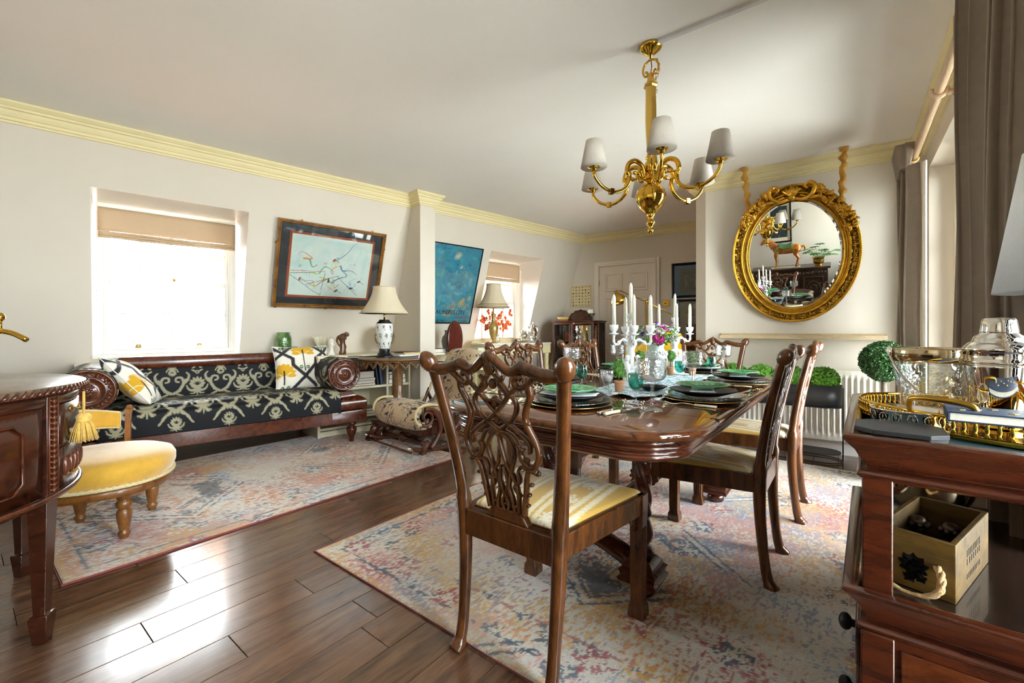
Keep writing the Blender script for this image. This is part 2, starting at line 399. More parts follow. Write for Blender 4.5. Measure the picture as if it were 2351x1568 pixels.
def blind(name, lab, s0, s1, t, z0, z1, col):
    o = thing(name, lab, 'blind', PL(t, s0, 0), RL, 'roman blinds in the dormers'); w = s1 - s0
    m = clothshade('blind_linen', '#D6BC9C', .10)
    q = MB(); q.surf(lambda u, v: (.012 + .010 * math.sin(v * PI) + .004 * math.sin(u * 9 + v * 3), u * w, z0 + .045 + (z1 - z0 - .045) * v), 24, 6); q.build('fabric_panel', m, o, solid=.004)
    for k in range(3):
        q = MB(); zz = z0 + .038 - k * .016; q.surf(lambda u, v: (.02 + .008 * math.sin(v * PI) - k * .003, .004 + u * (w - .008), zz - .018 * v + .004 * math.sin(u * PI * 2.2 + k)), 24, 3); q.build('fold', m, o, solid=.004)
    q = MB(); q.bb(-.005, .02, 0, w, z1, z1 + .012); q.build('headrail', whitem, o)
    return o
blind('roman_blind', 'beige roman blind drawn up over the window behind the sofa', W1[0] + .03, W1[1] - .03, D1 + .03, 1.845, 2.085, 0)
blind('roman_blind', 'beige roman blind over the far window behind the cream side table', W2[0] + .03, W2[1] - .03, D2 + .03, 1.82, 2.085, 0)
# ---- other walls
def quadwall(name, pts, z0, z1, m=None):
    q = MB(); q.prism(pts, z0, z1); return q.build(name, m or wallm, kind='structure')
quadwall('wall_mirror', [(-1.133, YM(-1.133)), (.49, YM(.49)), (.49, 4.85), (-1.12, 4.80), (-1.247, 4.70)], 0, ZC)
quadwall('wall_far', [(-5.6, YF(-5.6)), (.62, YF(.62)), (.62, 6.75), (-5.6, 6.75)], 0, ZC)
quadwall('wall_back', [(-5.6, -1.25), (1.3, -1.25), (1.3, -1.05), (-5.6, -1.05)], 0, ZC)
q = MB(); XW = .475; XO = .62; Y0w, Y1w, Z0w, Z1w = .62, 4.53, .10, 2.29
q.bb(XW, XO + .25, Y1w, 6.75, 0, ZC); q.bb(XW, XO + .25, Y0w, Y1w, Z1w, ZC); q.bb(XW, XO + .25, Y0w, Y1w, 0, Z0w)
q.bb(XW, XO + .25, -.20, Y0w, 0, ZC); q.bb(XW, XO + .25, -.95, -.2, 0, .8); q.bb(XW, XO + .25, -.95, -.2, Z1w, ZC); q.bb(XW, XO + .25, -1.25, -.95, 0, ZC)
q.build('wall_window', wallm, kind='structure')
window('window_3', (XW + .135, Y1w, Z0w), R(-90), Y1w - Y0w, Z1w - Z0w, 2, 4, split=False)
window('window_4', (XW + .135, -.2, .8), R(-90), .75, Z1w - .8, 2, 3, split=False)
quadwall('pillar', [tuple(PL(t, s)[:2]) for t, s in ((-.9, 3.235), (.19, 3.235), (.19, 3.425), (-.9, 3.425))], 0, ZC)
# ---- cornice
PROF = [(0, -.13), (.012, -.13), (.012, -.118), (.024, -.112), (.024, -.094), (.032, -.09), (.043, -.072), (.047, -.054), (.06, -.05), (.06, -.036), (.068, -.031), (.085, -.014), (.085, -.001), (0, -.001)]
def sweep(name, path, prof, z, m, par=None, kind='structure'):
    P = [V((*p, 0)) for p in path]; loops = []
    for i, p in enumerate(P):
        d0 = (P[i] - P[i - 1]).normalized() if i else (P[1] - P[0]).normalized(); d1 = (P[i + 1] - P[i]).normalized() if i < len(P) - 1 else d0
        n0, n1 = V((-d0.y, d0.x, 0)), V((-d1.y, d1.x, 0)); nn = (n0 + n1); nn = nn / nn.dot(n0) if nn.dot(n0) > 1e-5 else n0
        loops.append([(p.x + nn.x * a, p.y + nn.y * a, z + b) for a, b in prof])
    q = MB(); q.rings(loops, sm=False); return q.build(name, m, par, kind=kind)
corner = PL(0, 6.315); sweep('trim_2', [(.62, YF(.62)), tuple(corner[:2]), tuple(PL(0, 3.425)[:2]), tuple(PL(.19, 3.425)[:2]), tuple(PL(.19, 3.235)[:2]), tuple(PL(0, 3.235)[:2]), tuple(PL(0, -1.4)[:2])], PROF, ZC, trimm)
sweep('trim_3', [(XW, -1.05), (XW, YM(XW)), (-1.133, YM(-1.133)), (-1.247, 4.70), (-1.12, 4.80)], PROF, ZC, trimm)
BP = [(0, 0), (.018, 0), (.018, .09), (.012, .105), (.006, .115), (0, .12)]
sweep('baseboard_mirror', [(XW, YM(XW)), (-1.133, YM(-1.133)), (-1.247, 4.70)], BP, 0, whitem)
sweep('baseboard_far', [(.5, YF(.5)), (-2.17, YF(-2.17))], BP, 0, whitem)
sweep('baseboard_pillar', [tuple(PL(.19, 3.425)[:2]), tuple(PL(.19, 3.235)[:2]), tuple(PL(-.2, 3.235)[:2])], BP, 0, whitem)
q = MB(); q.bb(-.79, XW, 2.247, 2.272, ZC - .014, ZC); q.build('trim_4', mat('cable_cover_plastic', '#DADADC', rough=.4), kind='structure')
# ---- door in the far wall
dr = room('door_1'); dr.location = (-3.10, YF(-3.10), 0); dr.rotation_euler = (0, 0, RF)
DW, DH = .855, 2.055
q = MB()
for (o_, w_, d_) in ((0, .03, .03), (.03, .045, .018)):
    for x0, x1 in ((-o_ - w_, -o_), (DW + o_, DW + o_ + w_)): q.bb(x0, x1, -d_, 0, 0, DH + o_ + w_)
    q.bb(-o_, DW + o_, -d_, 0, DH + o_, DH + o_ + w_)
q.build('architrave', doorm, dr, bev=.004)
q = MB(); q.bb(.004, DW - .004, -.008, .0, .006, DH - .004); leaf = q.build('door_leaf', doorm, dr)
for x0, x1, z0, z1 in ((.10, .38, 1.66, 1.93), (.48, .76, 1.66, 1.93), (.10, .38, .90, 1.56), (.48, .76, .90, 1.56), (.10, .38, .16, .78), (.48, .76, .16, .78)):
    q = MB(); L = []
    for e, y in ((0, -.009), (.008, -.016), (.022, -.010), (.03, -.0085), (.05, -.016)): L.append([(x0 + e, y, z0 + e), (x1 - e, y, z0 + e), (x1 - e, y, z1 - e), (x0 + e, y, z1 - e)])
    q.rings(L, sm=False); q.build('panel', doorm, leaf)
steel = mat('hinge_steel', '#B9B2A4', rough=.3, metal=1)
for z in (.25, 1.08, 1.80): q = MB(); q.cyl((-.003, -.012, z - .045), (-.003, -.012, z + .045), .006); q.bb(-.012, .01, -.0105, -.006, z - .045, z + .045); q.build('hinge', steel, dr)
q = MB(); q.cyl((DW - .07, -.01, 1.0), (DW - .07, -.05, 1.0), .009); q.ell((DW - .07, -.06, 1.0), .026); q.build('door_knob', BRASS, dr)
# ---- outside
slate = mat('roof_slate', '#5A6070', .15, 3, rough=.8); brick = mat('pale_brick', '#A8765A', .2, 5, rough=.9)
ho = thing('neighbouring_house', 'slate roofed brick house seen through the window behind the sofa', 'house', PL(-7, .5, 0), RL)
q = MB(); q.bb(-5, 0, -6, 6, -6, .4); q.build('wall', brick, ho)
q = MB()
for k in range(20): q.box((-.06 - k * .14, 0, .45 + k * .115), (.17, 12, .02), rz=0)
q.build('slate_course', slate, ho, kind='stuff')
q = MB(); q.bb(-1.4, -.1, 1.6, 3.0, -1, 4.5); ch = q.build('chimney_stack', brick, ho)
q = MB()
for j in range(34):
    for i in range(6): q.bb(-.1, -.09, 1.61 + i * .232 + (j % 2) * .05, 1.61 + i * .232 + .215, .3 + j * .075, .3 + j * .075 + .062)
q.build('chimney_bricks', mat('brick_face', '#B98A6C', .25, 9, rough=.9), ch, kind='stuff')
rl = MB()
for k in range(14): rl.bb(.6, .64, -5.6 + k * .8, -5.56 + k * .8, -.2, 1.15)
rl.bb(.58, .66, -6, 6, 1.13, 1.19); rl.build('railing', whitem, ho)
h2 = thing('opposite_terrace', 'pale terrace house across the street seen through the far window', 'house', PL(-9, 14, 0), RL)
q = MB(); q.bb(-5, 0, -4, 7, -6, 7); q.build('wall', mat('pale_render', '#E6DED0', rough=.9), h2)
wb = MB(); wb.bb(0, .05, 0, .9, 0, 1.5); w0 = wb.build('window', mat('far_glass', '#8E99A6', rough=.2), h2); w0.location = (0, -3, -.6)
for i in range(6):
    for j in range(3):
        if i or j: dupp(w0, h2, (0, -3 + i * 1.5, -.6 + j * 2.3))
gm = mat('street_asphalt', '#C4C0B8', rough=.95); q = MB(); q.bb(-60, 60, -60, 60, -6.3, -6.1); q.build('street', gm, kind='structure')
portal('portal_1', PL(D1 - .2, 1.14, 1.5), (R(90), 0, RL - R(90)), 1.1, 1.3)
portal('portal_2', PL(D2 - .2, 5.0, 1.5), (R(90), 0, RL - R(90)), 1.1, 1.3)
portal('portal_3', (XO + .3, (Y0w + Y1w) / 2, 1.2), (R(90), 0, R(90)), 3.9, 2.25)
portal('portal_4', (XO + .3, -.57, 1.5), (R(90), 0, R(90)), .8, 1.5)
# ================================================================ dining chairs
mahog = wood('mahogany_carved', '#2A160A', '#744420', (8, 8, 1.6), .24, .35, .8)
mahogd = wood('mahogany_dark', '#2A120A', '#64301A', (2, 10, 10), .2, .4, .8)
tabtop = wood('table_top_mahogany', '#35190D', '#6E3F22', (9, 1.0, 9), .07, .6, .9, coatr=.03)
satin = cmat('gold_satin', .38, .3, fine=.12, fs=700, bump=.08)
def backy(z): return -.0 if z < .46 else -.085 * ((z - .46) / .48) ** 1.25
def bp(u, z, dy=0): return (u, backy(z) + dy, z)
def chair_seat(par):
    nu, nv = 120, 100; u, v = np.meshgrid(np.linspace(-1, 1, nu), np.linspace(0, 1, nv), indexing='ij')
    hw = .178 + .072 * v; x = u * hw; y = .035 + v * .455 - .0 * u
    e = np.minimum(np.minimum(1 - abs(u), 1) * hw, np.minimum(v, 1 - v) * .455); h = .462 + .045 * np.clip(e / .22, 0, 1) ** .5 - .03 * np.exp(-e / .004)
    c = np.empty((nu, nv, 3)); gold, pale, cream = lin('#D9AE55'), lin('#E9D9A8'), lin('#EFE7D0')
    c[:] = gold; X = x / .105; fr = np.abs(X - np.round(X)) ; sc = .012 * np.abs(np.sin(y * 110))
    band = (np.abs(fr - .36) < (.085 + sc)); c[band] = pale; c[(np.abs(fr - .36) < .05) & (vn(x * 400, y * 400, 3) > .45)] = cream
    wide = (np.floor(X + .5) % 2 == 0) & (fr < .22); c[wide] = gold * .88
    yy = np.mod(y + .02, .15) - .075; xx = x - np.round(X) * .105
    m = (np.hypot(xx / .026, yy / .034) < 1 + .18 * np.sin(9 * np.arctan2(yy, xx))) & (np.floor(X + .5) % 2 != 0) & (vn(x * 300, y * 300, 8) > .3); c[m] = cream
    return npgrid('seat', np.stack([x, y, h], -1), satin, par, c)
def make_chair(lab):
    o = thing('dining_chair', lab, 'chair', group='carved dining chairs around the table')
    chair_seat(o)
    q = MB(); q.surf(lambda u, v: ((u * 2 - 1) * (.18 + .072 * v), .033 + v * .459, .455), 4, 4, sm=False); q.build('seat_base', mahog, o, solid=.006)
    fw, rw = .262, .19
    q = MB(); q.bb(-fw + .02, fw - .02, .475, .503, .385, .462); q.build('front_rail', mahog, o, bev=.004)
    q = MB(); q.bb(-rw, rw, -.016, .018, .375, .462); q.prism([(-.085, .462), (.085, .462), (.07, .482), (.058, .50), (-.058, .50), (-.07, .482)], -.018, .012, MX.Rotation(R(90), 4, 'X')); q.build('rear_rail', mahog, o, bev=.004)
    for s in (-1, 1):
        q = MB(); q.hexa([(s * (rw + .004), .0, .388), (s * (rw - .024), .0, .388), (s * (fw - .028), .49, .388), (s * fw, .49, .388), (s * (rw + .004), .0, .462), (s * (rw - .024), .0, .462), (s * (fw - .028), .49, .462), (s * fw, .49, .462)] if s > 0 else [(s * (rw - .024), .0, .388), (s * (rw + .004), .0, .388), (s * fw, .49, .388), (s * (fw - .028), .49, .388), (s * (rw - .024), .0, .462), (s * (rw + .004), .0, .462), (s * fw, .49, .462), (s * (fw - .028), .49, .462)])
        q.build('side_rail', mahog, o, bev=.004)
        # front leg: square, moulded, with a block foot and carved bracket
        X, Y = s * (fw - .026), .477; q = MB(); L = []
        for z, h in ((.462, .027), (.43, .027), (.38, .026), (.36, .024), (.06, .0225), (.05, .028), (.02, .03), (.0, .028)): L.append([(X - h, Y - h, z), (X + h, Y - h, z), (X + h, Y + h, z), (X - h, Y + h, z)])
        q.rings(L, sm=False)
        for dx in (-.012, 0, .012): q.tube([(X + dx, Y + .0235, .34), (X + dx, Y + .023, .08)], .004, 6); q.tube([(X + s * .0235, Y + dx, .34), (X + s * .023, Y + dx, .08)], .004, 6)
        lg = q.build('leg', mahog, o, bev=.003)
        q = MB()
        for k, (dz, e) in enumerate(((.0, .022), (-.018, .018), (-.034, .012))):
            q.ell((X - s * (.03 + .012 * (2 - k)), Y + .01, .372 + dz), (e, .008, e * .8), 8, 6); q.ell((X, Y - .03 - .012 * (2 - k), .372 + dz), (.008, e, e * .8), 8, 6)
        q.tube(cr([(X - s * .085, Y + .012, .384), (X - s * .06, Y + .012, .375), (X - s * .035, Y + .012, .35), (X - s * .028, Y + .012, .31)], 4), .007, 6)
        q.build('carved_bracket', mahog, lg)
        # rear leg and back post in one swept piece
        path = cr([(s * .184, -.052, .0), (s * .180, -.03, .03), (s * .179, -.014, .12), (s * .184, .0, .30), (s * .19, .0, .45), (s * .199, -.008, .56), (s * .222, -.035, .72), (s * .247, -.072, .89), (s * .255, -.085, .937)], 5)
        n = len(path); r1 = []; r2 = []
        for p in path:
            z = p.z; a = .024 if z < .02 else .017 + .005 * min(1, abs(z - .12) / .3) if z < .47 else .0215 - .004 * min(1, (z - .47) / .3) + .002
            r1.append(a * 1.12); r2.append((a * 1.15 if z < .5 else a * .85))
        q = MB(); q.tube(path, r1, 8 if False else 10, up=(0, 1, 0), r2=r2); q.build('rear_leg', mahog, o)
    # top rail, serpentine with rolled ears
    half = [(.262, .943), (.225, .934), (.185, .938), (.15, .948), (.118, .955), (.095, .944), (.07, .942), (.045, .956), (.022, .974), (0, .984)]
    full = [(-u, z) for u, z in half] + [(u, z) for u, z in half[::-1][1:]]
    pts = cr([bp(u, z, -.004) for u, z in full], 5); q = MB()
    q.tube(pts, [.015 + .006 * max(0, 1 - abs(abs(p[0]) - .20) / .09) + .004 * math.exp(-(abs(p[0]) - .115) ** 2 / .0006) for p in pts], 10, up=(0, 1, 0), r2=[.015 + .005 * math.exp(-(abs(p[0]) - .2) ** 2 / .003) for p in pts])
    for s in (-1, 1):
        q.ell(bp(s * .264, .956, -.008), (.030, .028, .040), 14, 10, R_=Euler((R(25), R(s * 28), 0)).to_matrix().to_4x4())
        q.tube(cr([bp(s * a, b, -.004) for a, b in ((.165, .932), (.13, .905), (.105, .895), (.088, .91), (.098, .928), (.115, .925))], 5), [.011] * 5 + [.01] * 21, 8, up=(0, 1, 0), r2=.013)
        q.ell(bp(s * .118, .957, -.002), (.013, .016, .018), 10, 8)
    q.ell(bp(0, .978, -.004), (.016, .018, .026), 10, 8); q.ell(bp(0, .955, -.002), (.022, .017, .03), 10, 8)
    q.build('top_rail', mahog, o)
    # pierced splat of interlaced straps
    def strap(mb, pts, w=.0085, d=.011, n=5): P_ = cr([bp(a, b) for a, b in pts], n); mb.tube(P_, w, 8, up=(0, 1, 0), r2=d)
    for s in (-1, 1):
        q = MB()
        strap(q, [(s * .135, .905), (s * .137, .875), (s * .118, .84), (s * .108, .80), (s * .12, .765), (s * .14, .725), (s * .14, .685), (s * .118, .655), (s * .09, .663), (s * .075, .69), (s * .085, .712)], .010, .013)
        strap(q, [(s * .13, .642), (s * .105, .645), (s * .09, .615), (s * .082, .57), (s * .073, .525), (s * .068, .495)], .0095, .013)
        for u, z, a in ((.143, .70, .012), (.095, .675, .013), (.132, .64, .010), (.105, .60, .008), (.092, .565, .008), (.085, .53, .007), (.135, .885, .013), (.115, .79, .011)): q.ell(bp(s * u, z), (a, .010, a * .8), 8, 6)
        q.build('scroll_strap', mahog, o)
        q = MB()
        strap(q, [(s * .012, .93), (s * .05, .885), (s * .082, .845), (s * .065, .80), (s * .02, .765), (-s * .03, .735), (-s * .052, .69), (-s * .035, .63), (-s * .018, .575), (-s * .03, .53), (-s * .035, .495)], .0075)
        strap(q, [(s * .10, .905), (s * .055, .865), (s * .01, .82), (-s * .035, .785), (-s * .082, .755), (-s * .112, .728), (-s * .112, .70)], .0075)
        q.build('cross_strap', mahog, o)
        q = MB()
        strap(q, [(s * .075, .71), (s * .05, .745), (s * .015, .752), (0, .73), (s * .012, .66), (s * .04, .61), (s * .052, .56), (s * .05, .495)], .007)
        strap(q, [(s * .045, .925), (s * .028, .895), (s * .052, .87), (s * .03, .845), (0, .852)], .007)
        strap(q, [(s * .005, .64), (s * .015, .59), (s * .003, .55), (s * .014, .52), (s * .004, .495)], .0065)
        strap(q, [(s * .10, .645), (s * .075, .65), (s * .06, .63), (s * .062, .60), (s * .04, .58), (s * .062, .55)], .006)
        q.build('inner_strap', mahog, o)
    for z_, r_ in ((.845, .016), (.79, .012), (.90, .014)): q = MB(); q.ell(bp(0, z_, .002), (r_, .013, r_ * 1.2), 10, 8); q.build('rosette', mahog, o)
    q = MB()
    for u in (-.045, 0, .045): q.tube([bp(u + .012 * math.cos(a), .507 + .012 * math.sin(a)) for a in np.linspace(0, 2 * PI, 10)[:-1]], .006, 6, closed=True, up=(0, 1, 0), r2=.010)
    q.build('ring_band', mahog, o)
    return o
c0 = make_chair('carved mahogany dining chair in the foreground, its pierced back turned to the camera')
c0.location = (-.852, 1.080, 0)
dup(c0, 'carved dining chair at the near right side of the table, seen edge-on', (-.292, 2.235, 0), R(90))
dup(c0, 'carved dining chair at the far right side of the table, before the black planter', (-.25, 3.03, 0), R(90))
dup(c0, 'carved dining chair on the left side in front of the cream side table', (-1.62, 2.26, 0), R(-90))
dup(c0, 'carved dining chair on the left side in front of the glazed cabinet', (-1.62, 3.09, 0), R(-90))
dup(c0, 'carved dining chair at the head of the table by the radiator', (-.985, 4.17, 0), R(180))
# ================================================================ table
TZ = .762; TX0, TX1, TY0, TY1 = -1.415, -.347, 1.215, 3.40; TCX, TCY = (TX0 + TX1) / 2, (TY0 + TY1) / 2
tb = thing('dining_table', 'long polished mahogany dining table laid for six', 'table', (TCX, TCY, 0))
def rrect(hx, hy, r, n=8):
    out = []
    for cx, cy, a0 in ((hx - r, hy - r, 0), (-hx + r, hy - r, 90), (-hx + r, -hy + r, 180), (hx - r, -hy + r, 270)):
        for k in range(n + 1): a = R(a0 + 90 * k / n); out.append((cx + r * math.cos(a), cy + r * math.sin(a)))
    return out
hx, hy = (TX1 - TX0) / 2, (TY1 - TY0) / 2
def loops(prof, hx=hx, hy=hy, r=.25): return [[(x, y, z) for x, y in rrect(hx - d, hy - d, max(.02, r - d), 10)] for d, z in prof]
q = MB(); q.rings(loops([(.02, TZ - .034), (.006, TZ - .03), (.0, TZ - .022), (.0, TZ - .012), (.006, TZ - .005), (.016, TZ - .001), (.024, TZ - .0022), (.028, TZ)]), sm=True); q.build('table_top', tabtop, tb)
q = MB(); q.rings(loops([(.06, TZ - .034), (.055, TZ - .04), (.062, TZ - .048), (.07, TZ - .05), (.05, TZ - .056), (.046, TZ - .066), (.052, TZ - .074), (.062, TZ - .077), (.05, TZ - .083), (.045, TZ - .092), (.052, TZ - .101), (.07, TZ - .108), (.10, TZ - .11)]), sm=True); q.build('apron', mahogd, tb)
for yy in (-.72, .72):
    q = MB(); q.bb(-hx - .0006, hx + .0006, yy - .0008, yy + .0008, TZ - .03, TZ + .0004); q.build('leaf_joint', under, tb)
lprof = [(.0, .0), (.03, .0), (.046, .012), (.05, .03), (.046, .048), (.03, .06), (.03, .07)]
def turned(x, y):
    q = MB(); T_ = frm((x, y, 0)); q.lathe([(.001, 0), (.028, 0), (.046, .014), (.05, .032), (.044, .052), (.026, .064), (.026, .072)], 20, T_)
    for z, h in ((.072, .066), (.082, .064), (.09, .056), (.10, .058), (.115, .062), (.13, .05), (.14, .04)): pass
    L = [[(x + a * h, y + b * h, z) for a, b in ((-1, -1), (1, -1), (1, 1), (-1, 1))] for z, h in ((.068, .075), (.08, .078), (.088, .068), (.1, .07), (.112, .075), (.122, .062), (.136, .058), (.148, .048), (.156, .04))]
    q.rings(L, sm=False)
    q.lathe([(.03, .156), (.042, .168), (.044, .185), (.03, .2), (.022, .208), (.034, .222), (.04, .245), (.037, .275), (.028, .30), (.022, .312), (.032, .322), (.033, .33)], 20, T_)
    q.lathe([(.031, .33 + .012 * k) for k in range(19)], 40, T_, rf=lambda a, z: 1 + .13 * math.cos(5 * (a + (z - .33) * 17)))
    q.lathe([(.034, .545), (.046, .552), (.05, .562), (.044, .572), (.032, .578), (.03, .60), (.034, .612), (.05, .625), (.054, .64), (.054, TZ - .10)], 24, T_)
    return q.build('leg', mahogd, tb)
for yy in (-.60, .60):
    for xx in (-.225, .225): turned(xx, yy)
    q = MB(); P_ = cr([(-.19, yy, .115), (-.12, yy, .15), (0, yy, .18), (.12, yy, .15), (.19, yy, .115)], 6); q.tube(P_, .035, 8, up=(0, 1, 0), r2=.05); q.tube(P_, .025, 8, up=(0, 1, 0), r2=.06); q.build('cross_stretcher', mahogd, tb)
q = MB(); P_ = cr([(0, -.60, .17), (0, -.45, .20), (0, -.2, .235), (0, .2, .235), (0, .45, .20), (0, .6, .17)], 6); q.tube(P_, .032, 8, up=(1, 0, 0), r2=.045); q.build('long_stretcher', mahogd, tb)
# ---- runner
run = Can(256, 256, lin('#DCE6E6'))
rr_ = random.Random(3)
for k in range(150):
    x, y, a = rr_.random(), rr_.random(), rr_.random() * 6.3; c = rr_.choice(['#2F7FC4', '#3E9BD8', '#A8CF6A', '#16305C', '#8FC3CC', '#F4F6F2', '#2A9AA0', '#1B4F8C'])
    for ox in (-1, 0, 1):
        for oy in (-1, 0, 1): run.ell(x + ox, y + oy, .03 + rr_.random() * .08, .012 + rr_.random() * .035, a, lin(c), soft=.25)
nu, nv = 90, 500; u, v = np.meshgrid(np.linspace(-.17, .17, nu), np.linspace(1.83, 3.16, nv), indexing='ij')
zz = TZ + .0025 + .004 * np.clip(fbm(u * 9, v * 9, 4, 3) - .45, 0, 1) * 6
end = np.clip((1.95 - v) / .12, 0, 1); zz += end * .010 * np.abs(np.sin(u * 26)) 
ru = npgrid('table_runner', np.stack([u + TCX + .02, v, zz], -1), cmat('printed_cotton', .8, .1), None, run.at(u / .16, v / .16), solid=.0015)
tag(ru, 'blue and green patterned table runner down the middle of the dining table', 'runner')
# ---- tableware
black = mat('black_glazed_stoneware', '#0E1014', .1, 20, rough=.42, spec=.35)
smoke = NT('smoked_glass'); setp(smoke, rough=.12, trans=.4, ior=1.3, spec=.4); smoke.b.inputs['Base Color'].default_value = (*S('#4A4844'), 1); smoke.l(smoke.ramp(smoke.noise(smoke.coord(), 4, 2), [(0, S('#2A2926')), (1, S('#3A3834'))]), smoke.b.inputs['Base Color']); smoke = smoke.m
goldrim = mat('gold_rim', '#C9A05A', rough=.25, metal=1)
greenp = cmat('green_leaf_glaze', .14, coat=.8, fine=0, bump=0, spec=.6)
linen = mat('white_linen_napkin', '#EDEDEF', .03, 40, .15, 900, rough=.95, sheen=.3)
bone = mat('bone_handle', '#E6D8B4', .08, 30, rough=.35)
def glassm(name, col, rough=0., cut=None, ior=1.48):
    t = NT(name); setp(t, rough=rough, trans=1, ior=ior); t.l(t.ramp(t.noise(t.coord(), 9, 2), [(0, tuple(x * .97 for x in S(col))), (1, S(col))]), t.b.inputs['Base Color'])
    if cut: 
        w1 = t.n('TexWave', wave_type='BANDS', bands_direction='DIAGONAL'); w1.inputs['Scale'].default_value = cut; t.l(t.coord(), w1.inputs[0]); t.bump(w1.outputs[1], .6, .002)
    MATS[name] = t.m; return t.m
def thin(name, col, k=.45, ior=1.3, rough=.0):
    t = NT(name); setp(t, rough=rough, trans=1, ior=ior); c = S(col); v = t.coord()
    t.t.nodes.remove(t.b); tr = t.n('BsdfTransparent'); t.l(t.ramp(t.noise(v, 9, 2), [(0, tuple(x * .97 for x in c)), (1, c)]), tr.inputs[0])
    gl = t.n('BsdfGlossy'); gl.inputs['Roughness'].default_value = .04; lw = t.n('LayerWeight'); lw.inputs[0].default_value = .5
    fr = t.ramp(lw.outputs['Facing'], [(0, (.06 + .28 * (1 - k),) * 3), (.5, (.12 + .32 * (1 - k),) * 3), (.8, (.5, .5, .5)), (1, (.92, .92, .92))])
    w1 = t.n('TexVoronoi'); w1.inputs['Scale'].default_value = 90; t.l(v, w1.inputs[0]); bp_ = t.n('Bump'); bp_.inputs['Strength'].default_value = 1.2 * (1 - k); bp_.inputs['Distance'].default_value = .004; t.l(w1.outputs[0], bp_.inputs['Height']); t.l(bp_.outputs[0], gl.inputs['Normal'])
    m2 = t.n('MixShader'); t.l(fr, m2.inputs[0]); t.l(tr.outputs[0], m2.inputs[1]); t.l(gl.outputs[0], m2.inputs[2]); t.l(m2.outputs[0], t.o.inputs[0])
    MATS[name] = t.m; return t.m
clear = thin('clear_crystal', '#FDFEFF', .55, 1.2); teal = thin('teal_glass', '#9ADFD6', .8, 1.15); greenglass = thin('green_bottle_glass', '#CBE6BC', .8, 1.2)
def green_plate(par):
    nr, na = 26, 96; r, a = np.meshgrid(np.linspace(0, 1, nr), np.linspace(0, 2 * PI, na + 1), indexing='ij')
    rad = r * .108 * (1 + .012 * np.sin(a * 18) * (r > .93)); z = .004 + .016 * np.clip((r - .45) / .55, 0, 1) ** 1.3; vein = np.abs(np.sin(a * 9 + 1.2 * np.sin(r * 5))) ** .5
    z = z + .0012 * vein * np.clip(r * 1.4 - .2, 0, 1); c = lin('#0F8A50')[None, None] * (.55 + .75 * vein[..., None]) * (.8 + .5 * fbm(r * 9, a * 12, 2)[..., None]); c = np.where((r > .9)[..., None], c * .6 + lin('#7FC08A') * .4, c)
    return npgrid('plate_face', np.stack([rad * np.cos(a), rad * np.sin(a), z], -1), greenp, par, c, solid=.0035)
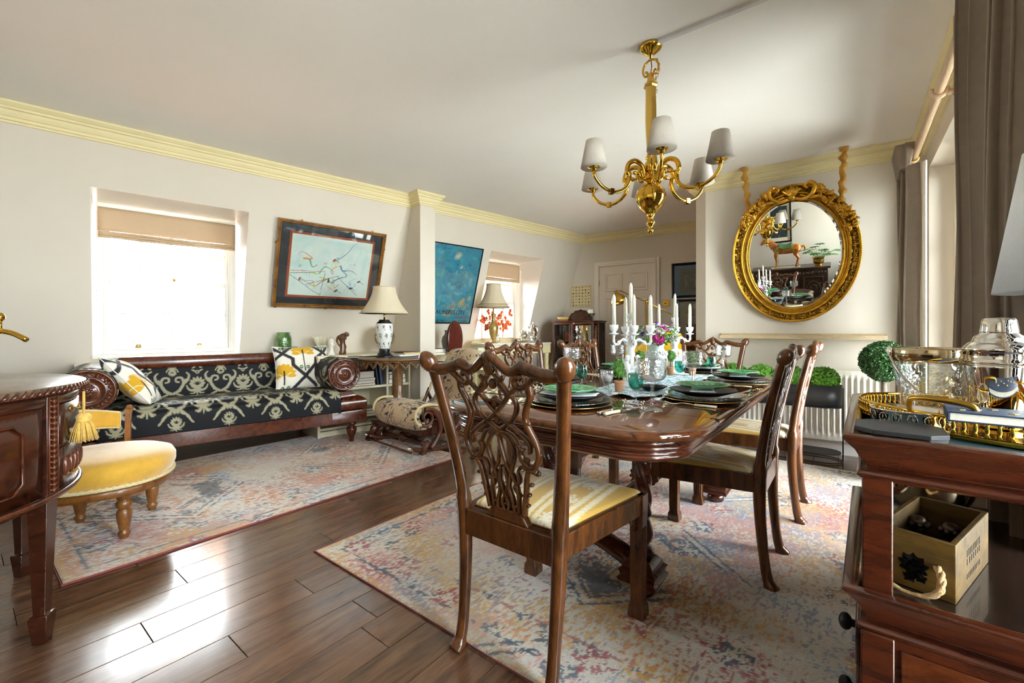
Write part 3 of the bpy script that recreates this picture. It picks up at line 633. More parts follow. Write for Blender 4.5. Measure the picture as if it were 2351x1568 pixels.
def settings():
    P_ = {}
    def reg(n, o): P_[n] = o; o.location = (0, 0, -50); return o
    def plate(name, r, h, lip, m, rim=None, cat='plate'):
        o = thing(name, 'x', cat); q = MB(); pr = [(.0, .0), (r * .55, 0), (r * .62, .003), (r * .97, h), (r, h + .002), (r, h + .005), (r * .97, h + .006), (r * .62, .009), (r * .5, .006), (0, .006)]
        q.lathe(pr, 48); q.build('dish', m, o)
        if rim: q = MB(); q.tube([(r * math.cos(a), r * math.sin(a), h + .0035) for a in np.linspace(0, 2 * PI, 49)[:-1]], .0022, 6, closed=True); q.build('rim', rim, o)
        return reg(name, o)
    plate('charger_plate', .165, .008, 0, smoke, goldrim); plate('smoked_plate', .158, .010, 0, smoke, clear); plate('black_plate', .135, .019, 0, black)
    o = thing('green_plate', 'x', 'plate'); green_plate(o); q = MB(); q.tube([(.05 * math.cos(a), .05 * math.sin(a), .0035) for a in np.linspace(0, 2 * PI, 33)[:-1]], .003, 6, closed=True); q.build('foot_ring', mat('green_glaze_plain', '#0C6E40', rough=.2), o); reg('green_plate', o)
    q = MB(); T_ = MX.Rotation(R(14), 4, 'Z'); 
    q.surf(lambda u, v: tuple(T_ @ V(((u - .5) * .222, (v - .5) * .10 * (1 - .25 * u), .003 + .007 * (abs(u - .5) * 2) ** 2.5 + .002 * math.sin(u * 11) * math.sin(v * 7)))), 30, 12); o = q.build('napkin', linen, None, solid=.004); tag(o, 'x', 'napkin'); reg('napkin', o)
    # knife: bone handle, steel blade ; fork ; rest
    def knife(nm, hm, L=.215):
        o = thing(nm, 'x', 'cutlery'); q = MB(); q.tube(cr([(0, 0, .006), (0, .03, .0075), (0, .085, .006)], 4), [.0085, .0095, .0095, .009, .008, .0075, .0065, .006, .006], 8, up=(0, 0, 1), r2=.006); q.build('handle', hm, o)
        q = MB(); q.cyl((0, .083, .006), (0, .092, .006), .006); q.prism([(-.007, .09), (.004, .09), (.009, .15), (.007, L - .01), (0, L), (-.006, L - .02), (-.0075, .13)], .0055, .007); q.build('blade', SILVER, o); return reg(nm, o)
    knife('bone_knife', bone); knife('silver_knife', SILVER)
    o = thing('fork', 'x', 'cutlery'); q = MB(); q.tube([(0, 0, .005), (0, .08, .006)], [.0075, .006], 8, up=(0, 0, 1), r2=.005); q.build('handle', bone, o); q = MB()
    q.tube(cr([(0, .078, .006), (0, .12, .010), (0, .145, .006)], 4), [.004] * 4 + [.0035] * 4 + [.009], 8, up=(0, 0, 1), r2=.0022)
    for k in (-1.5, -.5, .5, 1.5): q.tube(cr([(k * .005, .143, .006), (k * .0056, .165, .004), (k * .0056, .195, .011)], 4), .0014, 5)
    q.build('tines', SILVER, o); reg('fork', o)
    o = thing('knife_rest', 'x', 'knife rest'); q = MB(); q.tube([(-.035, 0, .016), (.035, 0, .016)], .0028, 8)
    q.build('bar', SILVER, o)
    for s in (-1, 1):
        q = MB()
        for k in range(4):
            a = PI / 4 + k * PI / 2; e = (s * .037, .017 * math.cos(a), .016 + .0165 * math.sin(a)); q.tube([(s * .037, 0, .016), e], .0022, 6); q.ell(e, .0045, 8, 6)
        q.build('star_end', SILVER, o)
    reg('knife_rest', o)
    # cut crystal goblet
    def cut(a, z): 
        w = max(0, min(1, (.165 - z) / .02)) * max(0, min(1, (z - .108) / .01)); d = abs(math.sin(9 * a + z * 150)) * abs(math.sin(9 * a - z * 150)); return 1 - .05 * w * (1 - d ** .5)
    o = thing('crystal_goblet', 'x', 'glass'); q = MB()
    pr = [(.0008, .106), (.022, .108), (.038, .114), (.047, .124)] + [(.0505 + .0012 * k / 18, .128 + .003 * k) for k in range(19)] + [(.052, .195), (.0505, .195), (.049, .186), (.049, .13), (.042, .12), (.03, .114), (.0008, .112)]
    q.lathe(pr, 72, rf=lambda a, z: cut(a, z)); q.build('bowl', clear, o)
    q = MB(); q.lathe([(.0008, 0), (.040, 0), (.041, .002), (.036, .005), (.016, .010), (.008, .018), (.0062, .035), (.006, .085), (.009, .098), (.014, .1055), (.0008, .1055)], 24, rf=lambda a, z: 1 if z < .02 or z > .1 else 1 + .1 * math.cos(6 * a)); q.build('stem', clear, o); reg('crystal_goblet', o)
    o = thing('teal_wine_glass', 'x', 'glass'); q = MB(); q.lathe([(.0006, .058), (.012, .0595), (.023, .068), (.0285, .08), (.0305, .095), (.0295, .125), (.0285, .126), (.0285, .095), (.0265, .081), (.02, .071), (.01, .063), (.0006, .062)], 32); q.build('bowl', teal, o)
    q = MB(); q.lathe([(.0006, 0), (.026, 0), (.0265, .0015), (.02, .004), (.007, .008), (.0042, .018), (.0038, .045), (.006, .055), (.0006, .0575)], 20); q.build('stem', clear, o); reg('teal_wine_glass', o)
    return P_
SET = settings()
PLACES = [((-.89, 1.53), 0, 'nearest the camera'), ((-.50, 1.99), 90, 'before the near right chair'), ((-.50, 2.74), 90, 'before the far right chair'), ((-.80, 3.18), 180, 'at the end by the radiator'),
          ((-1.255, 2.02), -90, 'before the near left chair'), ((-1.255, 2.80), -90, 'before the far left chair')]
DESC = {'charger_plate': ('gold rimmed smoked glass charger', 'lowest plates'), 'smoked_plate': ('smoked glass plate on the charger', 'second plates'), 'black_plate': ('black stoneware plate', 'black plates'),
        'napkin': ('white napkin under the green plate', 'napkins'), 'green_plate': ('green leaf-moulded plate', 'green plates'), 'bone_knife': ('bone handled knife', 'knives'), 'silver_knife': ('silver handled knife', 'knives'),
        'fork': ('bone handled fork', 'forks'), 'knife_rest': ('silver knife rest', 'knife rests'), 'crystal_goblet': ('cut crystal goblet', 'crystal goblets'), 'teal_wine_glass': ('small teal wine glass', 'teal glasses')}
first = {}
def put(n, x, y, z, rz, where):
    d, g = DESC[n]; lab = f'{d} at the place {where}'
    if n not in first: o = SET[n]; first[n] = 1; o.location = (x, y, z); o.rotation_euler = (0, 0, rz); o['label'] = lab; o['group'] = g + ' on the dining table'; return o
    return dup(SET[n], lab, (x, y, z), rz, g + ' on the dining table')
for (x, y), a, wh in PLACES:
    a_ = R(a); T_ = MX.Translation((x, y, 0)) @ MX.Rotation(a_, 4, 'Z')
    def pt(dx, dy): p = T_ @ V((dx, dy, 0)); return p.x, p.y
    z = TZ + .0005
    put('charger_plate', x, y, z, a_, wh); put('smoked_plate', x, y, z + .0105, a_ + .3, wh); put('black_plate', x, y, z + .022, a_, wh); put('napkin', x, y, z + .0375, a_, wh); put('green_plate', x, y, z + .049, a_ + .5, wh)
    put('silver_knife', *pt(.19, -.13), z, a_ - .12, wh); put('bone_knife', *pt(.215, -.13), z, a_ - .2, wh); put('knife_rest', *pt(.235, .075) if a == 0 else pt(.215, .03), z, a_, wh)
    put('fork', *pt(-.195, -.10), z, a_ + .1, wh)
    g = {0: (.31, .08), 90: (.27, .13), 180: (-.10, -.195), -90: (-.27, .17)}[a]
    if a == 90 and y > 2.5: g = (.0, .0)
gob = [((-.583, 1.608), 'nearest the camera'), ((-.627, 2.30), 'beside the plate of the near right chair'), ((-.70, 3.33), 'standing by the end nearest the radiator'), ((-1.36, 3.04), 'on the left side, by the far left chair'), ((-1.34, 2.33), 'on the left side, by the near left chair')]
for (x, y), w in gob:
    o = put('crystal_goblet', x, y, TZ + .0005, random.random(), w); o['label'] = 'cut crystal goblet on the dining table, ' + w
for (x, y), w in [((-.679, 1.69), 'nearest the camera'), ((-.754, 2.52), 'before the second green plate on the right'), ((-.72, 3.08), 'farthest from the camera'), ((-1.06, 1.94), 'on the left, behind the foreground chair')]:
    o = put('teal_wine_glass', x, y, TZ + .0005, 0, w); o['label'] = 'small teal wine glass on the dining table, ' + w
# sugar glass
o = thing('sugar_goblet', 'small cut crystal goblet holding white sugar near the front of the table', 'glass', (-.872, 1.83, TZ + .001))
q = MB(); q.lathe([(.0006, .05), (.012, .052), (.02, .062), (.027, .08), (.030, .105), (.031, .118), (.0295, .118), (.0285, .105), (.025, .08), (.018, .066), (.0006, .058)], 48, rf=lambda a, z: 1 - .05 * abs(math.sin(8 * a)) if z > .06 else 1); q.build('bowl', clear, o)
q = MB(); q.lathe([(.0006, 0), (.033, 0), (.033, .004), (.024, .007), (.020, .016), (.010, .022), (.008, .034), (.012, .042), (.007, .048), (.0006, .0495)], 24, rf=lambda a, z: 1 + (.12 * math.cos(4 * a) if z < .01 else 0)); q.build('stem', clear, o)
q = MB(); q.lathe([(.0005, .066), (.018, .069), (.024, .084), (.018, .092), (.0005, .097)], 20); q.build('sugar', mat('sugar', '#F6F4F0', .05, 200, .5, 600, rough=.9), o)
# ---- boxwood foliage
def leafmat(name, a, b):
    t = NT(name); setp(t, rough=.5, sheen=.1); oi = t.noise(t.coord(), 60, 2); t.l(t.ramp(oi, [(.3, S(a)), (.7, S(b))]), t.b.inputs['Base Color']); t.b.inputs['Subsurface Weight'].default_value = 0; return t.m
boxg = leafmat('boxwood_leaf', '#1F5A12', '#74B040'); boxd = leafmat('dark_boxwood_leaf', '#153F17', '#4E8A3C')
def foliage(pfn, n, size, seed, name, m, par, core=None):
    """n small folded leaves; pfn(rng) -> point, outward normal"""
    rg = random.Random(seed); mb = MB()
    for k in range(n):
        p, nn = pfn(rg); nn = V(nn).normalized(); t = nn.orthogonal().normalized(); t.rotate(MX.Rotation(rg.random() * 6.28, 3, nn)); d = (nn * rg.uniform(.1, .9) + t * .8).normalized(); b = d.cross(nn).normalized()
        s = size * rg.uniform(.7, 1.3); p = V(p); up = nn * s * .22
        mb.add([p, p + d * s * .5 + b * s * .28 + up, p + d * s, p + d * s * .5 - b * s * .28 + up], [(0, 1, 2), (0, 2, 3)], False)
    if core: c, r = core; mb.ell(c, tuple(x * .82 for x in r), 16, 12)
    return mb.build(name, m, par, kind='stuff')
def ballfn(c, r, jit=.10):
    def f(rg):
        z = rg.uniform(-1, 1); a = rg.random() * 2 * PI; q = math.sqrt(1 - z * z); n = V((q * math.cos(a), q * math.sin(a), z)); k = 1 - rg.random() ** 2 * .25 + jit * (vn(np.array(n.x * 6 + 9), np.array(n.y * 6 + n.z * 5 + 9)).item() - .5)
        return V(c) + V((n.x * r[0], n.y * r[1], n.z * r[2])) * k, n
    return f
terra = mat('terracotta', '#B98660', .15, 14, rough=.85); bark = mat('bark', '#6B5A44', .2, 30, .4, 60, rough=.9)
def potted(lab, loc, ball, cone, grp='small potted topiaries on the table'):
    o = thing('potted_topiary', lab, 'topiary', loc, 0, grp)
    q = MB(); q.lathe([(.0005, 0), (.018, 0), (.022, .042), (.0225, .043), (.0245, .043), (.025, .055), (.0225, .055), (.021, .05), (.0005, .05)], 20); q.build('pot', terra, o)
    q = MB(); q.cyl((0, 0, .048), (0, 0, .095), .003, n=6); q.build('stem', bark, o)
    if cone:
        def f(rg): z = rg.random() ** 1.3; a = rg.random() * 6.28; r = .032 * (1 - z) ** .7 + .005; r *= 1 - .3 * rg.random() ** 2; return (r * math.cos(a), r * math.sin(a), .072 + z * .085), (math.cos(a), math.sin(a), .3)
        foliage(f, 700, .009, 5, 'foliage', boxg, o, ((0, 0, .10), (.02, .02, .035)))
    else: foliage(ballfn((0, 0, .125), (.032, .032, .032)), 700, .009, 6, 'foliage', boxg, o, ((0, 0, .125), (.03, .03, .03)))
    return o
potted('small cone topiary in a terracotta pot behind the sugar glass', (-.878, 1.975, TZ + .003), 0, 1)
b1 = potted('ball topiary in a terracotta pot left of the vase', (-1.075, 2.74, TZ + .006), 1, 0)
dup(b1, 'ball topiary in a terracotta pot right of the vase', (-.93, 2.90, TZ + .006)); dup(b1, 'ball topiary in a terracotta pot behind the farther candelabra', (-.80, 2.93, TZ + .006))
# ---- candelabra
bisque = mat('white_bisque_porcelain', '#F0F1F2', .03, 40, .35, 70, .003, rough=.55); wax = mat('ivory_wax', '#F4EFDC', .02, 10, rough=.45, sss=.1)
def candelabra(lab, loc, rz, arms):
    o = thing('candelabra', lab, 'candelabra', loc, rz, 'pair of white figural candelabra')
    q = MB(); q.lathe([(.0008, 0), (.062, 0), (.062, .012), (.055, .018), (.05, .024), (.046, .034), (.0008, .036)], 24); q.build('base', bisque, o)
    # column wrapped in vine, with cherub figures
    q = MB(); rg = random.Random(5)
    q.lathe([(.034, .034), (.024, .06), (.02, .10), (.016, .14), (.018, .19), (.024, .215), (.02, .235), (.016, .26)], 16, rf=lambda a, z: 1 + .12 * math.sin(3 * a + z * 60))
    for k in range(60):
        t = k / 60; a = t * 22; r = .022 + .006 * math.sin(t * 30); q.ell((r * math.cos(a), r * math.sin(a), .05 + t * .20), (.006, .006, .008), 6, 5)
    q.build('column', bisque, o)
    for k in range(3):
        a = k * 2.09 + .4; c, s = math.cos(a), math.sin(a); B = MX.Rotation(a, 4, 'Z'); q = MB()
        q.tube([B @ V(p) for p in ((.045, .012, .03), (.05, .01, .055), (.036, .006, .08), (.034, 0, .105))], [.006, .011, .012, .010], 8)      # leg
        q.tube([B @ V(p) for p in ((.04, -.014, .03), (.044, -.012, .06), (.036, -.005, .082))], [.006, .010, .012], 8)
        q.tube([B @ V(p) for p in ((.034, 0, .078), (.036, 0, .10), (.034, 0, .128), (.034, 0, .136))], [.013, .017, .015, .007], 10)           # torso
        q.ell(B @ V((.036, 0, .149)), (.0125, .0125, .0145), 10, 8); q.ell(B @ V((.033, 0, .156)), (.014, .014, .011), 8, 6)                       # head and hair
        for t_ in (-1, 1): q.tube([B @ V(p) for p in ((.034, t_ * .014, .125), (.044, t_ * .024, .135 + t_ * .01), (.034, t_ * .026, .155 + t_ * .012))], [.006, .005, .004], 6)
        q.build('cherub', bisque, o)
    def cup(q, x, y, z):
        q.lathe([(.0008, 0), (.006, 0), (.008, .004), (.022, .008), (.024, .012), (.012, .014), (.009, .02), (.017, .028), (.022, .04), (.022, .056), (.018, .056), (.017, .05), (.0008, .05)], 18, frm((x, y, z)), rf=lambda a, zz: 1 + (.12 * math.sin(7 * a) if zz < .015 else .05 * math.sin(8 * a + zz * 200)))
    def candle(par, x, y, z, h):
        q = MB(); q.lathe([(.0008, 0), (.0108, 0), (.0092, h - .022), (.008, h - .014), (.003, h - .002), (.0008, h)], 14, frm((x, y, z))); c_ = q.build('candle', wax, par, label='ivory tapered candle'); 
        q = MB(); q.tube([(x, y, z + h - .003), (x + .001, y, z + h + .006)], .0007, 5); q.build('wick', black, c_)
    q = MB(); cup(q, 0, 0, .326); q.tube([(0, 0, .25), (0, 0, .29), (0, 0, .335)], [.014, .010, .013], 10)
    for k in range(6): a = k * 1.05; q.ell((.013 * math.cos(a), .013 * math.sin(a), .262), .007, 6, 5)
    q.build('centre_cup', bisque, o); candle(o, 0, 0, .376, .17)
    for a, rd, zc in arms:
        c, s = math.cos(a), math.sin(a); q = MB(); P_ = cr([(.014 * c, .014 * s, .232), (.04 * c, .04 * s, .246), (.06 * c, .06 * s, .238), (rd * .82 * c, rd * .82 * s, .222), (rd * c, rd * s, .232), (rd * c, rd * s, zc + .004)], 5); q.tube(P_, [.0085 - .003 * abs(math.sin(i * .9)) for i in range(len(P_))], 8)
        q.ell(P_[12], .011, 8, 6); q.ell(P_[5], .010, 8, 6); cup(q, rd * c, rd * s, zc); ar = q.build('arm', bisque, o); candle(o, rd * c, rd * s, zc + .05, .165)
    return o
candelabra('white porcelain candelabra with cherubs, nearer of the two on the table', (-.905, 2.185, TZ + .004), 0, [(R(-130), .095, .268), (R(-50), .05, .265), (R(30), .10, .265), (R(140), .06, .26)])
candelabra('white porcelain candelabra with cherubs, farther one behind the flower vase', (-.938, 3.02, TZ + .004), 0, [(R(220), .11, .26), (R(-60), .05, .262), (R(35), .10, .262)])
# ---- vase of flowers
vz = thing('flower_vase', 'pale celadon urn vase filled with pink and white daisies', 'vase', (-.925, 2.62, TZ + .004))
cel = mat('celadon_matt', '#D3E0DA', .02, 10, rough=.6)
q = MB(); q.lathe([(.0008, 0), (.035, 0), (.036, .006), (.03, .014), (.04, .03), (.058, .07), (.066, .115), (.062, .15), (.048, .178), (.042, .192), (.046, .205), (.052, .213), (.05, .216), (.044, .21), (.04, .20), (.0008, .2)], 40); q.build('body', cel, vz)
q = MB()
for k in range(46): a = k * .137 * 2; q.ell((.062 * math.cos(a) * (1 - .03 * (k % 3)), .062 * math.sin(a) * (1 - .03 * (k % 3)), .152 + .007 * (k % 3)), (.0075, .0075, .006), 6, 5)
for k in range(3): a = k * 2.1 - 1.2; q.ell((.064 * math.cos(a), .064 * math.sin(a), .10), (.008, .014, .02), 8, 6)
q.build('relief', bisque, vz)
fcol = {'white_petal': '#F1EFF2', 'magenta_petal': '#C91A8C', 'violet_petal': '#6A2A9C', 'blush_petal': '#EBCFD2', 'lilac_petal': '#D6B4E4'}
rg = random.Random(11)
for k in range(30):
    th = rg.random() * 6.28; ph = rg.uniform(.15, 1.25); d = V((math.sin(ph) * math.cos(th), math.sin(ph) * math.sin(th), math.cos(ph))); p = V((0, 0, .235)) + V((d.x * .11, d.y * .11, d.z * .085))
    if k == 0: d = V((.45, -.8, .35)).normalized(); p = V((.045, -.09, .25)); cn = 'magenta_petal'; r = .045
    elif k == 1: p = V((.0, .0, .33)); d = V((.1, -.3, 1)).normalized(); cn = 'violet_petal'; r = .016
    elif k == 2: p = V((-.06, -.045, .27)); d = V((-.6, -.7, .4)).normalized(); cn = 'violet_petal'; r = .022
    else: cn = rg.choice(['white_petal', 'white_petal', 'blush_petal', 'lilac_petal', 'white_petal', 'magenta_petal']); r = rg.uniform(.026, .038)
    fl = MB(); T_ = MX.Translation(p) @ d.to_track_quat('Z', 'Y').to_matrix().to_4x4(); n = 16
    for layer in range(2):
        for j in range(n): a = 2 * PI * j / n + layer * .2; rr2 = r * (1 - .3 * layer); L = [(.1, 0, .0), (.6, .13, .012 * (1 + layer)), (1, .0, .006), (.6, -.13, .012 * (1 + layer))]; fl.add([tuple(MX.Rotation(a, 4, 'Z') @ V((x_ * rr2, y_ * rr2, z_ * .6 + layer * .003))) for x_, y_, z_ in L], [(0, 1, 2, 3)], False, T_)
    fo = fl.build('flower', mat(cn, fcol[cn], .12, 40, rough=.7), vz)
    q = MB(); q.ell((0, 0, .003), (r * .22, r * .22, .005), 8, 5, T=T_); q.build('flower_centre', mat('pollen', '#D8B23A', rough=.8), fo)
def lf(rg): a = rg.random() * 6.28; z = rg.random(); r = (.05 + .075 * math.sin(z * 2.6)) * rg.uniform(.6, 1.1); return (r * math.cos(a), r * math.sin(a), .205 + z * .11), (math.cos(a), math.sin(a), .6)
foliage(lf, 420, .02, 8, 'leaves', boxg, vz)
foliage(lf, 260, .012, 9, 'blue_sprigs', leafmat('blue_sprig', '#2A3C6E', '#6E86B8'), vz)
bo = thing('black_dish', 'black feathered dish on the runner behind the front goblet', 'dish', (-.76, 2.10, TZ + .006)); q = MB(); q.lathe([(.0008, 0), (.03, 0), (.05, .012), (.062, .022), (.06, .024), (.045, .016), (.0008, .008)], 28, rf=lambda a, z: 1 + .08 * math.sin(9 * a)); q.build('bowl', black, bo)
q = MB()
for k in range(24): a = k * .26; q.tube([(.05 * math.cos(a), .05 * math.sin(a), .014), (.07 * math.cos(a + .1), .07 * math.sin(a + .1), .024)], [.004, .001], 5)
q.build('feather_edge', black, bo)
# ================================================================ damask
def damask():
    c = Can(260, 300, lin('#101016'), 1.15); A = lin('#A19C82')
    def pal(cx, cy, s, fl=1):
        for k in range(-4, 5):
            a = PI / 2 + k * .33; L = .17 * s * (1.15 - .035 * k * k); x, y = cx + math.cos(a) * L * .62, cy + fl * math.sin(a) * L * .62
            c.ell(x, y, L * .62, .034 * s, fl * a, A)
        for k in range(-2, 3): a = PI / 2 + k * .42; c.ell(cx + math.cos(a) * .05 * s, cy + fl * (math.sin(a) * .06 + .03) * s, .05 * s, .010 * s, fl * a, lin('#15151B'))
        for k in (-1, 1):
            c.curve([(cx, cy - fl * .02 * s), (cx + k * .08 * s, cy - fl * .07 * s), (cx + k * .16 * s, cy - fl * .03 * s), (cx + k * .19 * s, cy + fl * .05 * s)], .045 * s, A, 1, .012)
            c.curve([(cx, cy - fl * .05 * s), (cx + k * .06 * s, cy - fl * .13 * s), (cx + k * .13 * s, cy - fl * .13 * s)], .034 * s, A, 1, .010)
        c.ell(cx, cy - fl * .12 * s, .018, .07 * s, 0, A)
    for ox in (0, 1):
        for oy in (-1.15, 0, 1.15): pal(.5 if ox == 0 else 9, .55 + oy, 1.15)
    for oy in (-1.15, 0, 1.15):
        for X in (0, 1):
            pal(X, .16 + oy, .75); pal(X, .98 + oy, .6, -1)
            for k in (-1, 1):
                c.curve([(X + k * .03, .42 + oy), (X + k * .14, .5 + oy), (X + k * .22, .66 + oy), (X + k * .18, .80 + oy), (X + k * .08, .80 + oy), (X + k * .07, .72 + oy), (X + k * .13, .70 + oy)], .042, A, 1, .022)
                c.curve([(X + k * .22, .66 + oy), (X + k * .3, .74 + oy), (X + k * .33, .86 + oy), (X + k * .28, .93 + oy)], .042, A, 1, .018)
                for t in range(5): c.ell(X + k * (.13 + .03 * t), .47 + .065 * t + oy, .055, .022, k * (.3 + .2 * t), A)
                c.curve([(X + k * .10, .40 + oy), (X + k * .22, .34 + oy), (X + k * .27, .24 + oy)], .028, A, 1, .01)
                for t in range(4): c.ell(X + k * (.2 + .03 * t), .33 - .04 * t + oy, .045, .022, -k * .8, A)
        c.ell(.5, .93 + oy, .05, .05, 0, A); c.ell(.5, .93 + oy, .02, .02, 0, lin('#15151B'))
        for k in (-1, 1): c.ell(.5 + k * .08, .97 + oy, .05, .022, k * .5, A); c.ell(.5 + k * .07, 1.05 + oy, .045, .02, -k * .5, A)
    return c
DM = damask(); dmat = cmat('damask_weave', .6, .0, fine=.12, fs=900, bump=.1, spec=.22)
flame = wood('flame_mahogany', '#2C120A', '#6E3419', (3, 5, 5), .22, .5, 2.2, scale=2.2)
carved = mat('carved_mahogany', '#5A2C18', .2, 20, rough=.3, coat=.4)
so = thing('sofa', 'long mahogany scroll-arm sofa in black and taupe damask under the window', 'sofa', PL(0, 1.49), RL)
q = MB(); q.bb(.29, .36, -.83, .83, .20, .312); q.bb(-.36, -.29, -.83, .83, .20, .312); q.build('seat_rail', flame, so, bev=.006)
ny, na = 330, 150; yy = np.linspace(-.815, .815, ny); pr = [(-.30, .455), (-.1, .475), (.1, .478), (.26, .474), (.315, .468), (.335, .455), (.342, .43), (.344, .31)]
def resample(pr, n):
    P_ = np.array([tuple(p)[:2] for p in cr([(a, b, 0) for a, b in pr], 6)]); d = np.r_[0, np.cumsum(np.hypot(*np.diff(P_, axis=0).T))]; t = np.linspace(0, d[-1], n); return np.interp(t, d, P_[:, 0]), np.interp(t, d, P_[:, 1]), t
X_, Z_, T_ = resample(pr, na); Yg, Tg = np.meshgrid(yy, T_, indexing='ij'); Xg = np.broadcast_to(X_, Yg.shape); Zg = Z_ + .012 * (1 - (Yg / .815) ** 6) * (Tg < .6) - .01 * (np.abs(Yg) > .80)
npgrid('seat_mattress', np.stack([Xg, Yg, Zg], -1), dmat, so, DM.at((Yg + .06) / .33, (T_[-1] - Tg) / .345), solid=.03)
blackc = mat('black_piping_cord', '#101014', rough=.7)
q = MB(); q.tube([(.342, y, .452 + .012 * (1 - (abs(y) / .815) ** 6)) for y in np.linspace(-.81, .81, 40)], .0055, 8); q.tube([(.345, y, .315) for y in np.linspace(-.81, .81, 20)], .005, 8); q.build('piping', blackc, so)
ny, na = 300, 70; yy = np.linspace(-.80, .80, ny); X_, Z_, T_ = resample([(-.285, .43), (-.275, .55), (-.285, .68), (-.30, .75)], na); Yg, Tg = np.meshgrid(yy, T_, indexing='ij')
npgrid('back_panel', np.stack([np.broadcast_to(X_, Yg.shape) + .012 * (1 - (Yg / .8) ** 8), Yg, np.broadcast_to(Z_, Yg.shape)], -1), dmat, so, DM.at((Yg + .02) / .345, (Tg + .05) / .345), solid=.04)
q = MB(); q.bb(-.34, -.30, -.83, .83, .31, .76); q.build('back_frame', flame, so, bev=.005)
q = MB(); pt = [(-.33, .745), (-.285, .745), (-.27, .76), (-.265, .79), (-.27, .82), (-.28, .84), (-.30, .848), (-.33, .842), (-.345, .82), (-.345, .77)]
L = [[(x, y, .745 + (z - .745) * k) for x, z in pt] for y, k in ((-.80, .25), (-.78, .45), (-.74, .55), (-.70, .98), (-.69, 1.0), (.69, 1.0), (.70, .98), (.74, .55), (.78, .45), (.80, .25))]
q.rings(L); q.build('crest_rail', flame, so)
def roundel(par, x, y, z, r):
    q = MB(); T_ = frm((x, y, z)) @ MX.Rotation(R(90), 4, 'Y')
    q.lathe([(r * 1.0, -.03), (r * 1.03, -.01), (r * 1.0, .004), (r * .93, .010), (r * .90, .004), (r * .66, .004), (r * .62, .012), (r * .58, .004), (r * .3, .006), (r * .26, .012), (r * .0, .014)], 48, T_); d_ = q.build('roundel', flame, par)
    q = MB()
    for k in range(28):
        a = k * 2 * PI / 28; q.ell(T_ @ V((r * .78 * math.cos(a), r * .78 * math.sin(a), .006)), (.010, r * .13, r * .055), 8, 6, R_=MX.Rotation(a + (.7 if k % 2 else -.5), 4, 'X').inverted())
    for k in range(8):
        a = k * PI / 4; q.ell(T_ @ V((r * .15 * math.cos(a), r * .15 * math.sin(a), .014)), (.008, r * .10, r * .06), 8, 6, R_=MX.Rotation(-a, 4, 'X'))
    q.ell(T_ @ V((0, 0, .018)), (.01, r * .06, r * .06), 8, 6); q.build('carved_wreath', carved, d_, kind='stuff')
for s in (-1, 1):
    yc = s * .86
    q = MB(); L = []
    for z, e, f in ((.20, 0, 0), (.30, 0, 0), (.312, .006, .006)): L.append([(-.36, yc - .125 + e, z), (.362 - f, yc - .125 + e, z), (.362 - f, yc + .205 - e, z), (-.36, yc + .205 - e, z)] if s > 0 else [(-.36, yc - .205 + e, z), (.362 - f, yc - .205 + e, z), (.362 - f, yc + .125 - e, z), (-.36, yc + .125 - e, z)])
    q.rings(L, sm=False); q.build('end_block', flame, so, bev=.004)
    y0, y1 = (yc - .04, yc + .20) if s > 0 else (yc - .20, yc + .04)
    q = MB(); L = []
    for z, e in ((.316, .004), (.33, -.004), (.36, -.010), (.39, -.008), (.412, .004), (.425, .02), (.432, .03)): L.append([(-.36, y0 + e, z), (.355 - e, y0 + e, z), (.355 - e, y1 - e, z), (-.36, y1 - e, z)])
    for z, e in ((.445, .06), (.465, .08), (.49, .095)): L.append([(-.35, yc - .10 + e * .2 , z), (.32, yc - .10 + e * .2, z), (.32, yc + .13 - (e - .06) * 1.6, z), (-.35, yc + .13 - (e - .06) * 1.6, z)] if s > 0 else [(-.35, yc - .13 + (e - .06) * 1.6, z), (.32, yc - .13 + (e - .06) * 1.6, z), (.32, yc + .10 - e * .2, z), (-.35, yc + .10 - e * .2, z)])
    q.rings(L, sm=False); q.build('arm_support', flame, so, bev=.006)
    nx, na = 90, 150; xx, aa = np.meshgrid(np.linspace(-.34, .325, nx), np.linspace(0, 2 * PI, na), indexing='ij'); rr2 = .158 - .02 * np.exp(-((xx - .325) / .02) ** 2)
    npgrid('arm_roll', np.stack([xx, yc + rr2 * np.cos(aa), .65 + rr2 * np.sin(aa)], -1), dmat, so, DM.at(xx / .345 + .3, aa * .158 / .345))
    roundel(so, .335, yc, .65, .147)
    for x in (.30, -.28):
        q = MB(); q.lathe([(.001, 0), (.020, 0), (.022, .02), (.024, .05), (.040, .10), (.046, .125), (.036, .148), (.024, .156), (.034, .165), (.045, .18), (.045, .202)], 30, frm((x, yc + s * .08, 0)), rf=lambda a, z: 1 + (.07 * abs(math.sin(6 * a)) if .05 < z < .15 else 0)); q.build('leg', mahogd, so)
